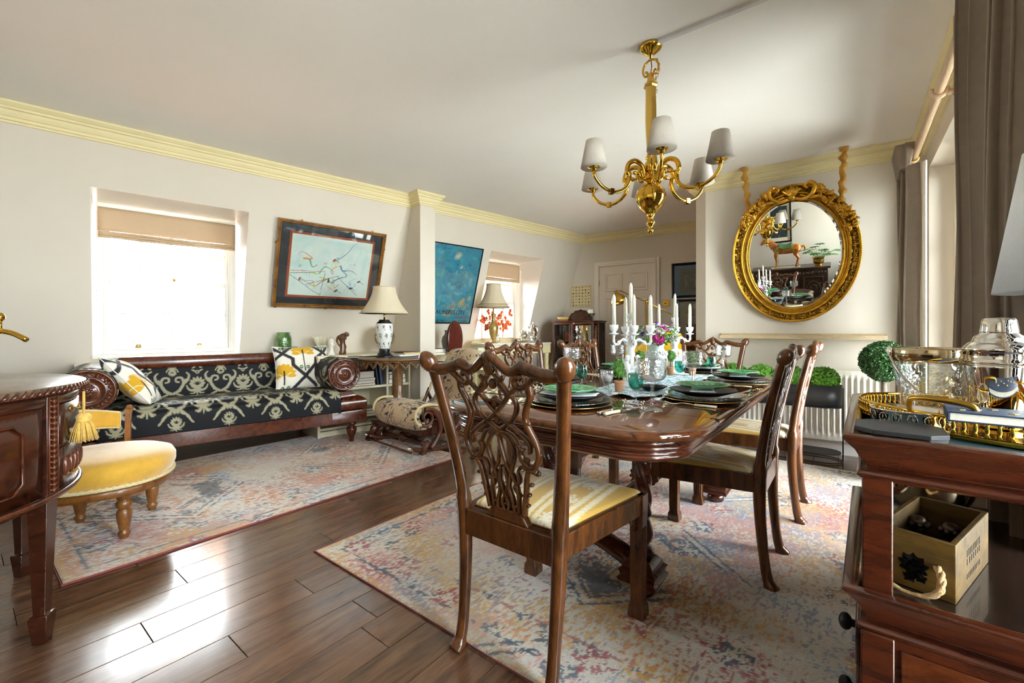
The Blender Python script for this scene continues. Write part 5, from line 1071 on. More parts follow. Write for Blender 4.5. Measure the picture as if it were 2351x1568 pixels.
# ================================================================ rugs
def rugcol(x, y, w, h, seed, warm):
    X, Y = x, y; c = np.empty(x.shape + (3,)); base = lin('#E6E0D6'); c[:] = base
    st = vn(X * 150, Y * 55, seed) * .65 + vn(X * 90, Y * 170, seed + 1) * .35
    def lay(m, col, a=1.): 
        m = np.clip(m, 0, 1)[..., None] * a; c[:] = c * (1 - m) + lin(col) * m
    n1, n2, n3, n4 = (fbm(X * f, Y * f, seed + 10 * k, 4) for k, f in enumerate((2.2, 3.1, 2.7, 5.2)))
    lay((n1 + st * .75 - .84) * 7, '#CB9638' if warm else '#D2A348', .9); lay((n2 + st * .8 - .93) * 7, '#D6958A', .85); lay((n3 + st * .9 - 1.12) * 8, '#A8434A', .75); lay((fbm(X * 3.3, Y * 3.3, seed + 70) + st * .9 - 1.10) * 8, '#7F9AB6', .8)
    if warm: lay((fbm(X * 2.3, Y * 4.3, seed + 77) + st * .8 - 1.02) * 8, '#CF8440', .7)
    q = .007; Xj, Yj = X + .009 * (vn(X * 120, Y * 120, 61) - .5), Y + .012 * (vn(X * 120, Y * 90, 62) - .5); Xq, Yq = np.round(Xj / q) * q, np.round(Yj / q) * q; dx, dy = np.minimum(Xq, w - Xq), np.minimum(Yq, h - Yq); e = np.minimum(dx, dy); brk = vn(X * 38, Y * 38, seed + 5); fade = fbm(X * 2.6, Y * 2.6, seed + 6)
    lay((np.abs(e - .085) < .006) * (brk > .35), '#33566A', .85); lay((np.abs(e - .235) < .005) * (brk > .45), '#A8525A', .7); lay((e < .03) * (st > .42), '#D0A85A', .6)
    # scattered border and field florets
    for (px, py, r, col, sd) in ((.16, .16, .036, '#3A6076', 1), (.31, .31, .055, '#A63C46', 2), (.31, .31, .055, '#2F5878', 3), (.45, .45, .045, '#C9943A', 4)):
        i, j = np.floor(Xq / px), np.floor(Yq / py); g = _h(i, j, seed + sd); cx, cy = (i + .5) * px + (_h(i, j, sd + 7) - .5) * .06, (j + .5) * py + (_h(i, j, sd + 9) - .5) * .06
        a = np.arctan2(Yq - cy, Xq - cx); d = np.hypot(Xq - cx, Yq - cy); k = r * (1 + .35 * np.cos(6 * a + g * 9)); on = (g > .45) if sd > 1 else (np.abs(e - .16) < .09)
        lay((d < k) * on * (st > .46) * (fade > .36), col, .85); lay((d < k * .35) * on * (st > .35), '#E6DECB', .8)
    # stepped diamonds
    uu = np.abs(Xq - w / 2); vv = np.mod(Yq - h / 2 + .62 * 8, 1.24) - .62; dm = uu * .95 + np.abs(vv)
    for lv, col in ((.50, '#2F4F66'), (.47, '#E2DACB'), (.44, '#2F4F66'), (.30, '#8F3F44'), (.27, '#33566A')): lay((np.abs(dm - lv) < .009) * (brk > .30) * (fade > .38), col, .85)
    lay((dm < .42) * (n4 + st * .4 > .78) * (fade > .4), '#2C4E68' if not warm else '#38505C', .75)
    lay((fbm(X * 1.7, Y * 1.7, seed + 40) - .47) * 6, '#E6E0D8', .32 if not warm else .15)
    return c * (.80 + .42 * st)[..., None]
rugm = cmat('woven_rug_pile', .95, .35, fine=.55, fs=420, bump=.8, bd=.004, spec=.1); bind = mat('rug_binding', '#A85A5E', .1, 90, .6, 300, rough=.9)
def rug(lab, x0, y0, w, h, step, seed, warm, par=None):
    o = thing('rug', lab, 'rug', (x0, y0, 0)); nx, ny = int(w / step), int(h / step); x, y = np.meshgrid(np.linspace(0, w, nx), np.linspace(0, h, ny), indexing='ij'); e = np.minimum(np.minimum(x, w - x), np.minimum(y, h - y))
    z = .009 * np.clip(e / .006, 0, 1) + .0012 * vn(x * 160, y * 160, 3) * (e > .01); npgrid('pile', np.stack([x, y, z], -1), rugm, o, rugcol(x, y, w, h, seed, warm))
    q = MB(); q.tube([(0, 0, .0045), (w, 0, .0045), (w, h, .0045), (0, h, .0045)], .0055, 6, closed=True); q.build('binding', bind, o); return o
rug('large faded multicoloured rug under the dining table', -2.02, 1.07, 2.42, 3.07, .0058, 3, False)
rug('faded ochre and pink rug in front of the sofa', -4.28, .285, 1.705, 2.36, .008, 9, True)
# ================================================================ rocking chair
TP = Can(240, 240, lin('#CDB593')); TP.rag = .01; nv_ = lin('#23283A'); bei = lin('#DCC8A8'); tan = lin('#A98455'); rt = random.Random(8)
for k in range(34):
    x, y = rt.random(), rt.random()
    for ox in (-1, 0, 1):
        for oy in (-1, 0, 1): TP.ell(x + ox, y + oy, .06 + .05 * math.sin(k), .03 + .02 * math.cos(k * 3), rt.random() * 3 if ox == oy == 9 else k * .7, nv_)
for X in (0, .5, 1):
    for Y in ((.5,) if X == .5 else (0, 1)):
        for L_, n, r in ((.22, 9, .085), (.13, 8, .06)):
            for j in range(n): a = j * 2 * PI / n; TP.ell(X + L_ * .6 * math.cos(a), Y + L_ * .6 * math.sin(a), r, .05, a, nv_); TP.ell(X + L_ * .6 * math.cos(a), Y + L_ * .6 * math.sin(a), r * .86, .040, a, bei if j % 2 else lin('#C8A97C'))
        for j in range(6): a = j * 1.05; TP.ell(X + .035 * math.cos(a), Y + .035 * math.sin(a), .028, .022, a, nv_); TP.ell(X + .035 * math.cos(a), Y + .035 * math.sin(a), .02, .014, a, bei)
        TP.ell(X, Y, .012, .012, 0, nv_)
for k in range(26): x, y = rt.random(), rt.random(); TP.curve([(x, y), (x + .05, y + .06), (x + .12, y + .05), (x + .14, y - .02)], .008, nv_ if k % 2 else tan)
tpm = cmat('tapestry_cloth', .85, .2, fine=.25, fs=500, bump=.25); gimp = mat('cream_gimp_braid', '#DCCB9A', .15, 120, .6, 300, rough=.9)
rk = thing('rocking_chair', 'carved scroll rocking chair upholstered in navy and cream tapestry', 'rocking chair', (-3.22, 2.50, 0), R(-6))
prof = [(.10, .20), (.02, .185), (-.06, .22), (-.095, .30), (-.07, .385), (.02, .425), (.16, .41), (.32, .36), (.44, .345), (.53, .40), (.58, .52), (.62, .66), (.68, .78), (.73, .855), (.79, .87), (.83, .83), (.82, .78)]
Xc, Zc_, Tc = resample(prof, 190); nw = 90; ww = np.linspace(-1, 1, nw); Wg, Tg = np.meshgrid(ww, Tc, indexing='ij'); hwf = np.interp(Tc, [0, .6, 1.0, Tc[-1]], [.36, .33, .25, .24]); tx = np.gradient(Xc); tz = np.gradient(Zc_); ln = np.hypot(tx, tz); nx_, nz_ = tz / ln, -tx / ln
bul = .035 * (1 - np.abs(Wg) ** 4) - .03; npgrid('upholstery', np.stack([Wg * hwf, Xc - nx_ * bul, Zc_ - nz_ * bul], -1), tpm, rk, TP.at(Wg * hwf / .40 + .5, Tg / .40), solid=.06)
for s in (-1, 1):
    def rp(pts, n=5): return cr([(s * .335, a, b) for a, b in pts], n)
    q = MB(); q.tube([(s * (.345 if p.y < .5 else .345 - (p.y - .5) * .3), p.y, p.z + .02) for p in rp([(.10, .24), (.04, .22), (-.04, .25), (-.07, .31), (-.04, .375), (.04, .40), (.16, .385), (.32, .335), (.44, .32), (.53, .38), (.58, .5)])], .013, 6); q.build('braid', gimp, rk)
    q = MB(); sp = [(.035 + .075 * (1 - k / 22) * math.cos(-2.2 + k * .42), .315 + .075 * (1 - k / 22) * math.sin(-2.2 + k * .42)) for k in range(20)]; q.tube([(s * .36, a, b) for a, b in sp], [.016 - .0004 * k for k in range(20)], 8, up=(1, 0, 0), r2=.022)
    P_ = rp([(.02, .385), (.10, .375), (.20, .30), (.29, .20), (.33, .14)]); q.tube([(s * .36, p.y, p.z) for p in P_], .020, 8, up=(1, 0, 0), r2=.020); q.build('scroll_arm', carved, rk)
    q = MB(); P_ = rp([(.10, .37), (.17, .28), (.18, .18), (.13, .09), (.08, .045)]); q.tube([(s * .36, p.y, p.z) for p in P_], [.022] * 12 + [.026] * (len(P_) - 12), 8, up=(1, 0, 0), r2=.018); q.build('front_leg', carved, rk); 
    q = MB(); P_ = rp([(.33, .14), (.42, .22), (.50, .34), (.56, .46)]); q.tube(P_, .018, 8, up=(1, 0, 0), r2=.016); P_ = rp([(.33, .14), (.44, .10), (.50, .05)]); q.tube(P_, .016, 8, up=(1, 0, 0), r2=.016); q.ell((s * .345, .33, .15), (.018, .04, .04)); q.build('crossed_brace', carved, rk)
    q = MB(); P_ = rp([(.55, .40), (.60, .28), (.58, .17), (.62, .10), (.68, .10), (.69, .14), (.655, .15)]); q.tube(P_, .016, 8, up=(1, 0, 0), r2=.018); q.build('rear_scroll', carved, rk)
    q = MB(); P_ = rp([(-.12, .075), (-.02, .042), (.12, .022), (.30, .020), (.52, .045), (.72, .10), (.90, .18)], 7); q.tube(P_, .017, 8, up=(1, 0, 0), r2=.020); q.build('rocker', carved, rk); pass
    q = MB(); q.tube([(s * .36, -.16, .085), (s * .36, -.10, .07)], [.014, .019], 4, up=(1, 0, 0)); q.build('chrome_tip', SILVER, rk); paw(rk, s * .36, .02, R(-90), carved, .8)
q = MB(); q.tube([(x, .03, .085) for x in np.linspace(-.33, .33, 25)], [.014 + .010 * max(0, math.cos(k * .52)) ** 2 + (.014 if abs(k - 12) < 2 else 0) for k in range(25)], 12); q.build('turned_stretcher', mahogd, rk)
q = MB(); q.tube([(-.36, -.12, .045), (.36, -.12, .045)], .012, 8, up=(0, 0, 1), r2=.008); q.tube([(-.34, .56, .07), (.34, .56, .07)], .014, 8); q.build('base_bar', mahogd, rk)
q = MB(); q.bb(-.26, .26, .06, .50, .12, .27); q.build('platform', mahogd, rk, bev=.01)
# ================================================================ oval-backed leather chair
lea = mat('oxblood_leather', '#5A1F18', .3, 7, .25, 40, .004, rough=.28, coat=.3); nail = mat('brass_nails', '#C9A24A', rough=.3, metal=1)
oc_ = thing('leather_chair', 'chair with a tall oval buttoned oxblood leather back beyond the rocking chair', 'chair', PL(.05, 3.80), RL - R(70))
CZ = .955; ea, eb = .135, .205
q = MB(); q.surf(lambda u, v: (ea * .86 * v * math.cos(2 * PI * u), -.02 - .028 * math.sin(PI * min(1, v * 1.02)) ** .8 - .004 * math.cos(24 * 2 * PI * u) * math.sin(PI * v), CZ + eb * .88 * v * math.sin(2 * PI * u)), 144, 14, cu=True); q.build('padded_back', lea, oc_)
q = MB(); E_ = [(ea * math.cos(a), -.012, CZ + eb * math.sin(a)) for a in np.linspace(0, 2 * PI, 49)[:-1]]; q.tube(E_, .020, 8, closed=True, up=(0, 1, 0), r2=.022); q.build('oval_frame', mahogd, oc_)
n0 = None
for k in range(34):
    a = k * 2 * PI / 34; p = (ea * .89 * math.cos(a), -.036, CZ + eb * .92 * math.sin(a))
    if n0 is None: q = MB(); q.ell((0, 0, 0), (.006, .004, .006), 8, 5); n0 = q.build('nail_head', nail, oc_, loc=p)
    else: dupp(n0, oc_, p)
q = MB(); q.ell((0, -.036, CZ), (.018, .012, .026), 12, 8); q.build('centre_button', bone, oc_)
q = MB(); q.surf(lambda u, v: (ea * v * math.cos(2 * PI * u), .01, CZ + eb * v * math.sin(2 * PI * u)), 48, 2, cu=True); q.build('back_cover', lea, oc_)
q = MB(); q.rings([[(r * math.cos(a), -.26 + r * math.sin(a), z) for a in np.linspace(0, 2 * PI, 33)[:-1]] for r, z in ((.20, .42), (.225, .43), (.23, .46), (.2, .49), (.1, .50))]); q.build('seat', lea, oc_)
for s in (-1, 1):
    q = MB(); q.tube(cr([(s * .16, -.10, .42), (s * .15, -.03, .58), (s * .11, -.01, .74), (s * .09, -.012, .79)], 4), .017, 8); q.build('back_post', mahogd, oc_)
    for y, dy in ((-.10, .05), (-.42, -.03)): q = MB(); q.tube(cr([(s * .16, y, .43), (s * .18, y + dy * .4, .30), (s * .15, y + dy, .10), (s * .17, y + dy * 1.4, .0)], 4), [.024 - .0009 * k for k in range(13)], 8); q.build('leg', mahogd, oc_)
# ================================================================ cream side table under the far window
ct = thing('side_table', 'cream painted side table with a marble top under the far window', 'table', PL(-.10, 4.86), RL)
marble = mat('white_marble', '#EDEBE6', .05, 5, rough=.15, coat=.4); creamp = mat('cream_furniture_paint', '#E3D8A8', .05, 10, rough=.45)
q = MB(); q.rings([[(x, y, z) for x, y in rrect(.24 - d, .57 - d, .04, 4)] for d, z in ((.01, .868), (0, .874), (0, .884), (.01, .892))]); q.build('marble_top', marble, ct)
q = MB(); q.bb(-.22, .22, -.55, .55, .74, .868); q.build('frieze', creamp, ct, bev=.006)
q = MB(); q.surf(lambda u, v: (-.232 + .012 * math.cos(v * PI), -.54 + 1.08 * u, .888 + v * (.03 + .04 * (abs(2 * u - 1) ** 3 * 0 + (1 - abs(2 * u - 1)) ** .5))), 40, 3); q.build('upstand', creamp, ct, solid=.016)
for x in (-.18, .18):
    for y in (-.50, .50): q = MB(); q.lathe([(.001, 0), (.022, 0), (.028, .02), (.02, .05), (.026, .30), (.034, .55), (.026, .60), (.036, .64), (.03, .68), (.036, .74)], 16, frm((x, y, 0)), rf=lambda a, z: 1 + .06 * math.cos(8 * a)); q.build('leg', creamp, ct)
q = MB(); q.bb(-.18, .18, -.50, .50, .16, .185); q.build('lower_shelf', creamp, ct, bev=.004)
ag = mat('antique_gold_ceramic', '#B99A5A', .3, 30, .2, 60, rough=.3, metal=.5)
l2 = thing('table_lamp', 'gilt urn lamp with a cream bell shade in front of the far window', 'lamp', PL(-.075, 4.50, .893), RL)
q = MB(); q.lathe([(.001, 0), (.05, 0), (.052, .008), (.04, .018), (.022, .028), (.02, .045), (.035, .06), (.055, .12), (.066, .19), (.064, .23), (.045, .262), (.028, .28), (.024, .31), (.03, .36), (.036, .385), (.02, .395), (.001, .395)], 28); q.build('body', ag, l2); q = MB(); q.cyl((0, 0, .39), (0, 0, .76), .006); q.build('stem', DBRASS, l2)
bellshade(l2, .475, .785, .215, .095, 12)
q = MB(); 
for k in range(2): q.tube([((.217 - .008 * k) * math.cos(a), (.217 - .008 * k) * math.sin(a), .482 + .03 * k) for a in np.linspace(0, 2 * PI, 49)[:-1]], .004, 6, closed=True)
q.build('gold_trim', ag, l2)
of = thing('orange_blossom', 'orange blossom branches standing in the far window behind the gilt lamp', 'flowers', PL(-.25, 4.72, .893), RL); pet = mat('orange_petal', '#F0713A', .25, 20, rough=.7); rg = random.Random(3)
q = MB(); q.lathe([(.001, 0), (.03, 0), (.035, .05), (.02, .09), (.022, .11), (.001, .11)], 16); q.build('vase', clear, of)
for b in range(7):
    a = rg.random() * 6.28; e = V((.05 * math.cos(a), .26 * math.sin(a), rg.uniform(.2, .48))); P_ = cr([(0, 0, .08), e * .45 + V((0, 0, .06)), e], 5); q = MB(); q.tube(P_, .003, 5); br = q.build('branch', bark, of); q = MB()
    for k in range(15):
        c = P_[rg.randrange(4, len(P_))] + V((rg.uniform(-.03, .03), rg.uniform(-.04, .04), rg.uniform(-.04, .04)))
        for j in range(4): q.ell(c + V((0, .012 * math.cos(j * 1.57), .012 * math.sin(j * 1.57))), (.006, .013, .013), 6, 4)
    q.build('blossom', pet, br, kind='stuff')
ts = thing('silver_tray', 'round footed silver tray under the tea set', 'tray', PL(-.08, 5.16, .893), RL)
q = MB(); q.lathe([(.001, .02), (.17, .02), (.182, .028), (.186, .034), (.182, .032), (.165, .025), (.001, .025)], 48, rf=lambda a, z: 1 + .012 * math.cos(24 * a)); q.build('dish', SILVER, ts)
for k in range(3): q = MB(); a = k * 2.1; q.ell((.14 * math.cos(a), .14 * math.sin(a), .011), (.014, .014, .011), 8, 6); q.build('foot', SILVER, ts)
def pot(nm, lab, x, y, r, h, rz, cat):
    o = thing(nm, lab, cat, PL(x, y, .9185), RL + rz, 'silver tea set on the cream side table'); q = MB()
    q.lathe([(.001, 0), (r * .6, 0), (r * .62, .006), (r * .4, .018), (r * .7, h * .2), (r, h * .42), (r * .95, h * .58), (r * .55, h * .78), (r * .5, h * .84), (r * .62, h * .88), (r * .45, h * .93), (.001, h * .98)], 28, rf=lambda a, z: 1 + .035 * math.cos(10 * a)); q.build('body', SILVER, o)
    q = MB(); q.lathe([(.001, 0), (.010, 0), (.004, .01), (.010, .02), (.004, .034), (.001, .036)], 10, frm((0, 0, h * .96))); q.build('finial', SILVER, o)
    q = MB(); q.tube(cr([(0, r * .5, h * .82), (0, r * 1.35, h * .86), (0, r * 1.55, h * .6), (0, r * 1.1, h * .35), (0, r * .85, h * .32)], 5), .007, 8); q.build('handle', SILVER, o)
    if cat == 'teapot': q = MB(); q.tube(cr([(0, -r * .8, h * .38), (0, -r * 1.3, h * .5), (0, -r * 1.4, h * .72), (0, -r * 1.7, h * .84)], 5), [.018 - .0007 * k for k in range(16)], 8); q.build('spout', SILVER, o)
    return o
pot('coffee_pot', 'tall silver coffee pot, largest of the tea set', -.04, 5.21, .058, .24, 0, 'teapot'); pot('teapot', 'low silver teapot at the left of the tea set', -.08, 5.06, .062, .155, R(20), 'teapot'); pot('sugar_bowl', 'small silver sugar bowl at the front of the tea set', .03, 5.15, .035, .08, 0, 'bowl'); pot('creamer', 'small silver cream jug behind the teapot', -.16, 5.16, .032, .09, R(80), 'jug')
# ================================================================ glazed corner cabinet
cb_ = thing('display_cabinet', 'mahogany bow-fronted glazed display cabinet in the far corner', 'cabinet', (-3.20, 5.76, 0), RF)
def bowf(x): return -.18 - .06 * math.cos(x / .36 * PI / 2)
q = MB(); tp = [(-.375, .17), (-.375, -.10)] + [(x, bowf(x) - .015) for x in np.linspace(-.33, .33, 15)] + [(.375, -.10), (.375, .17)]; q.prism(tp, 1.185, 1.205); q.prism([(x * .97, y * .97) for x, y in tp], 1.17, 1.186); q.build('cornice_top', mahogd, cb_, bev=.004)
q = MB(); bp_ = [(-.35, .16), (-.35, -.09)] + [(x, bowf(x)) for x in np.linspace(-.31, .31, 15)] + [(.35, -.09), (.35, .16)]; q.prism(bp_, .28, .32); q.build('base_board', mahogd, cb_, bev=.004)
q = MB(); q.bb(-.35, .35, .15, .165, .30, 1.18); q.build('mirror_back', mat('cabinet_mirror', '#D8D8D8', rough=.03, metal=1), cb_)
for z in (.60, .89): q = MB(); q.prism([(x * .96, y * .94) for x, y in bp_], z, z + .012); q.build('glass_shelf', PANE, cb_)
for x in (-.345, -.315, -.02, .02, .315, .345): q = MB(); y = bowf(x) if abs(x) < .33 else -.09; q.box((x, y, .745), (.026, .03, .86)); q.build('upright', flame, cb_, bev=.003)
for x in (-.345, .345): q = MB(); q.box((x, .145, .745), (.026, .03, .86)); q.build('upright', flame, cb_, bev=.003)
for x0, x1 in ((-.31, -.03), (.03, .31)):
    d_ = MB(); 
    for z in (.335, 1.145): d_.surf(lambda u, v: (x0 + (x1 - x0) * u, bowf(x0 + (x1 - x0) * u) - .006, z + .03 * v), 8, 1)
    dd = d_.build('door', flame, cb_, solid=.022); q = MB(); q.surf(lambda u, v: (x0 + (x1 - x0) * u, bowf(x0 + (x1 - x0) * u), .35 + .81 * v), 8, 1); q.build('door_pane', PANE, dd)
for s in (-1, 1): q = MB(); q.bb(s * .348 - .002, s * .348 + .002, -.08, .14, .33, 1.16); q.build('side_pane', PANE, cb_)
for x in (-.31, .31):
    for y in (-.12, .12): q = MB(); q.tube(cr([(x, y, .29), (x * 1.06, y * 1.2, .22), (x * .98, y, .08), (x * 1.08, y * 1.1, 0)], 4), [.028, .03, .028, .025, .022, .02, .018, .017, .016, .015, .016, .018, .02], 8); q.build('leg', mahogd, cb_)
for k, (x, z, h, m, l) in enumerate(((-.2, .902, .17, pet, 'orange ceramic figure in the cabinet, upper left'), (-.08, .902, .12, clear, 'glass ornament on the upper cabinet shelf'), (.12, .902, .16, DBRASS, 'bronze figure on the upper cabinet shelf'), (.1, .612, .15, black, 'black statuette on the lower cabinet shelf'), (-.15, .612, .12, ivory, 'cream jug on the lower cabinet shelf'))):
    o = thing('cabinet_ornament', l, 'ornament', cb_.matrix_world @ V((x, 0, z)) if False else (-3.20 + x * math.cos(RF), 5.76 + x * math.sin(RF), z + .001), RF); q = MB(); q.lathe([(.001, 0), (.03, 0), (.032, h * .1), (.014, h * .25), (.03, h * .5), (.024, h * .7), (.01, h * .78), (.018, h * .88), (.012, h * .97), (.001, h)], 16, rf=lambda a, zz: 1 + .15 * math.sin(3 * a)); q.build('figure', m, o)
o = thing('yellow_bowl', 'pale yellow wooden bowl at the left on top of the cabinet', 'bowl', (-3.42, 5.68, 1.206)); q = MB(); q.lathe([(.001, 0), (.04, 0), (.075, .02), (.092, .055), (.086, .055), (.07, .025), (.001, .01)], 28); q.build('bowl', mat('yellow_wood', '#E3BE72', .08, 8, rough=.4), o)
o = thing('carved_tray', 'dark wooden tray with scalloped rim standing on the cabinet', 'tray', (-3.20, 5.80, 1.206), RF); q = MB(); pl = [(-.19, 0), (.19, 0), (.205, .03), (.19, .06), (.165, .075), (.15, .11), (.11, .12), (.09, .15), (.04, .155), (0, .17), (-.04, .155), (-.09, .15), (-.11, .12), (-.15, .11), (-.165, .075), (-.19, .06), (-.205, .03)]
q.prism(pl, -.02, .0, MX.Rotation(R(80), 4, 'X')); q.build('tray_body', mahogd, o, bev=.004); q = MB(); q.tube([tuple(MX.Rotation(R(80), 4, 'X') @ V((a, b, .004))) for a, b in pl], .008, 6, closed=True); q.build('rim', mahogd, o)
o = thing('candle_stand', 'small iron stand with a cream pillar candle on the cabinet', 'candle stand', (-2.97, 5.70, 1.206)); q = MB()
for k in range(3): a = k * 2.1; q.tube(cr([(.045 * math.cos(a), .045 * math.sin(a), .004), (.01 * math.cos(a), .01 * math.sin(a), .045), (.06 * math.cos(a), .06 * math.sin(a), .09)], 5), .005, 6)
q.lathe([(.001, .088), (.06, .088), (.07, .096), (.066, .098), (.001, .092)], 20); q.build('stand', black, o); q = MB(); q.lathe([(.001, .099), (.035, .099), (.035, .155), (.03, .16), (.001, .158)], 20); q.build('candle', wax, o)
# canvas of printed marks, light switch, framed prints on the far wall
def onfar(x, z, off=.0): return MX.Translation((x, YF(x) - off, z)) @ MX.Rotation(RF, 4, 'Z')
o = thing('printed_canvas', 'small cream canvas of tiny printed emblems left of the door', 'picture'); o.matrix_world = onfar(-3.40, 1.61, .0)
cream_c = mat('cream_canvas', '#E3D3A2', .08, 30, rough=.85); q = MB(); q.bb(-.165, .165, -.03, 0, -.17, .17); q.build('canvas', cream_c, o, bev=.003); rg = random.Random(2)
q = MB()
for i in range(6):
    for j in range(7):
        x, z = -.135 + i * .054, -.145 + j * .048; k = rg.random(); T_ = MX.Translation((x, -.0305, z))
        if k < .35: q.tube([T_ @ V((.013 * math.cos(a), 0, .013 * math.sin(a))) for a in np.linspace(0, 2 * PI, 9)[:-1]], .0022, 4, closed=True)
        elif k < .6: q.box((x, -.031, z), (.03, .001, .008)); q.box((x, -.031, z + .013), (.016, .001, .004))
        elif k < .8: q.tube([T_ @ V((-.016, 0, 0)), T_ @ V((0, 0, .012)), T_ @ V((.016, 0, 0))], .003, 4)
        else: q.ell((x, -.031, z), (.010, .001, .013), 8, 4)
q.build('printed_emblems', inkb, o, kind='stuff')
o = thing('light_switch', 'square brass light switch right of the door', 'switch'); o.matrix_world = onfar(-2.08, 1.455, 0); q = MB(); q.bb(-.045, .045, -.008, 0, -.045, .045); q.build('plate', BRASS, o, bev=.003); q = MB(); q.cyl((0, -.008, 0), (-.012, -.026, -.003), .004); q.ell((-.012, -.026, -.003), .006); q.build('toggle', black, o)
bf = mat('black_lacquer_frame', '#101114', rough=.25, coat=.5)
def etching(seed, w, h, bgc, ink):
    c = Can(150, 150, lin(bgc)); rr = random.Random(seed)
    for k in range(120): c.ell(rr.random(), rr.random() ** 1.2, rr.uniform(.015, .06), rr.uniform(.015, .05), rr.random() * 3, lin(rr.choice(ink)), .55, 1)
    for k in range(4): x = .15 + k * .24; c.ell(x, .36, .05, .24, 0, lin(ink[0]), .8, .5); c.ell(x, .68, .035, .05, 0, lin(ink[0]), .9, .5)
    for k in range(40): x, y = rr.random(), rr.random(); c.line([(x, y), (x + rr.uniform(-.1, .1), y + rr.uniform(-.1, .1))], .004, lin(ink[-1]), .7)
    return c
o = thing('framed_print', 'black framed etching with a blue mount, upper of two beside the pillar', 'picture'); o.matrix_world = onfar(-1.62, 1.765, .0); frame(o, .76, .49, .035, .03, bf)
q = MB(); q.bb(-.36, .36, -.010, 0, -.22, .22); q.build('blue_mount', mat('blue_mount_card', '#5F7896', rough=.7), o); c = etching(3, .5, .3, '#6E6A5C', ['#8F8C7C', '#4A473E', '#2E2C28']); u, v = np.meshgrid(np.linspace(0, 1, 130), np.linspace(0, 1, 90), indexing='ij'); npgrid('print', np.stack([-.27 + u * .54, np.full_like(u, -.0105), -.16 + v * .32], -1), paper, o, c.at(u * .99, v * .99)); q = MB(); q.bb(-.35, .35, -.02, -.018, -.21, .21); q.build('glazing', PANE, o)
o = thing('framed_print', 'black framed engraving of a stone arcade, lower of two beside the pillar', 'picture'); o.matrix_world = onfar(-1.52, 1.16, .0); frame(o, .84, .68, .04, .03, bf)
c = etching(6, .7, .6, '#A89F8A', ['#C9C0A8', '#5A5546', '#35322A']); npgrid('print', np.stack([-.38 + u * .76, np.full_like(u, -.006), -.30 + v * .60], -1), paper, o, c.at(u * .99, v * .99))
q = MB(); q.bb(-.36, -.28, -.02, -.006, -.30, .28); q.bb(-.38, .38, -.018, -.006, .2, .27); q.build('printed_pilaster', mat('engraving_paper', '#B8B09A', rough=.8), o)
of2 = frame(o, .40, .36, .02, .012, carvegold, name='inner_border'); of2.location = (.10, -.008, -.06)
q = MB(); q.bb(-.40, .40, -.026, -.024, -.32, .32); q.build('glazing', PANE, o)
# ================================================================ yellow lounge chair, brass floor lamp, screen
yel = mat('yellow_wool_felt', '#F2C200', .04, 40, .2, 500, rough=.9, sheen=.3)
eg = thing('lounge_chair', 'yellow winged lounge chair beyond the end of the dining table', 'armchair', (-1.82, 4.98, 0), R(150))
def eggp(u, v):
    a = (u - .5) * 2; z = .36 + .72 * v; wdt = .30 + .14 * math.sin(v * 2.2) ; dep = .30 * (1 - a * a) ; sag = .20 * math.exp(-(a / .42) ** 2) * v ** 2
    return (a * wdt * 1.05, dep - .05 - .10 * v * (1 - abs(a)) + .0, z - sag - .12 * v * max(0, abs(a) - .85) * 4)
q = MB(); q.surf(eggp, 36, 16); q.build('shell', yel, eg, solid=.05)
q = MB(); q.surf(lambda u, v: (.30 * (2 * u - 1) * (1 - .2 * v), .22 - .52 * v, .40 + .03 * math.sin(PI * u) - .02 * v), 16, 12); q.build('seat', yel, eg, solid=.10)
q = MB(); q.cyl((0, 0, .02), (0, 0, .36), .022); q.build('column', SILVER, eg)
for k in range(4): a = k * PI / 2 + .4; q = MB(); q.tube([(0, 0, .06), (.30 * math.cos(a), .30 * math.sin(a), .012)], [.02, .012], 8); q.build('base_spoke', SILVER, eg)
fl = thing('floor_lamp', 'slender brass reading lamp standing behind the dining table', 'floor lamp', (-1.74, 4.62, 0))
q = MB(); q.lathe([(.001, 0), (.13, 0), (.13, .012), (.12, .018), (.001, .02)], 36); q.build('base', DBRASS, fl); q = MB(); q.cyl((0, 0, .015), (0, 0, 1.385), .008); q.build('pole', DBRASS, fl)
q = MB(); q.tube([(-.26, -.10, 1.50), (0, 0, 1.372), (.24, .09, 1.235)], .007, 8); q.ell((0, 0, 1.372), .018); q.tube([(0, 0, 1.36), (.02, .02, 1.40)], .010, 6); q.build('arm', DBRASS, fl)
q = MB(); T_ = frm((-.30, -.115, 1.50)) @ MX.Rotation(R(-18), 4, 'Y') @ MX.Rotation(PI, 4, 'X'); q.lathe([(.018, 0), (.022, .03), (.045, .05), (.072, .08), (.086, .12), (.090, .15), (.087, .15), (.082, .118), (.066, .082), (.04, .056), (.001, .05)], 32, T_); q.build('lamp_head', DBRASS, fl)
sc_ = thing('wooden_screen', 'plain brown wooden panel standing behind the yellow chair', 'panel', (-1.30, 5.25, 0), R(20)); q = MB(); q.bb(-.2, .2, -.02, .02, .02, 1.135); q.build('panel', mahogd, sc_, bev=.006)
for s in (-1, 1): q = MB(); q.bb(s * .16 - .02, s * .16 + .02, -.10, .10, 0, .03); q.build('foot', mahogd, sc_, bev=.004)
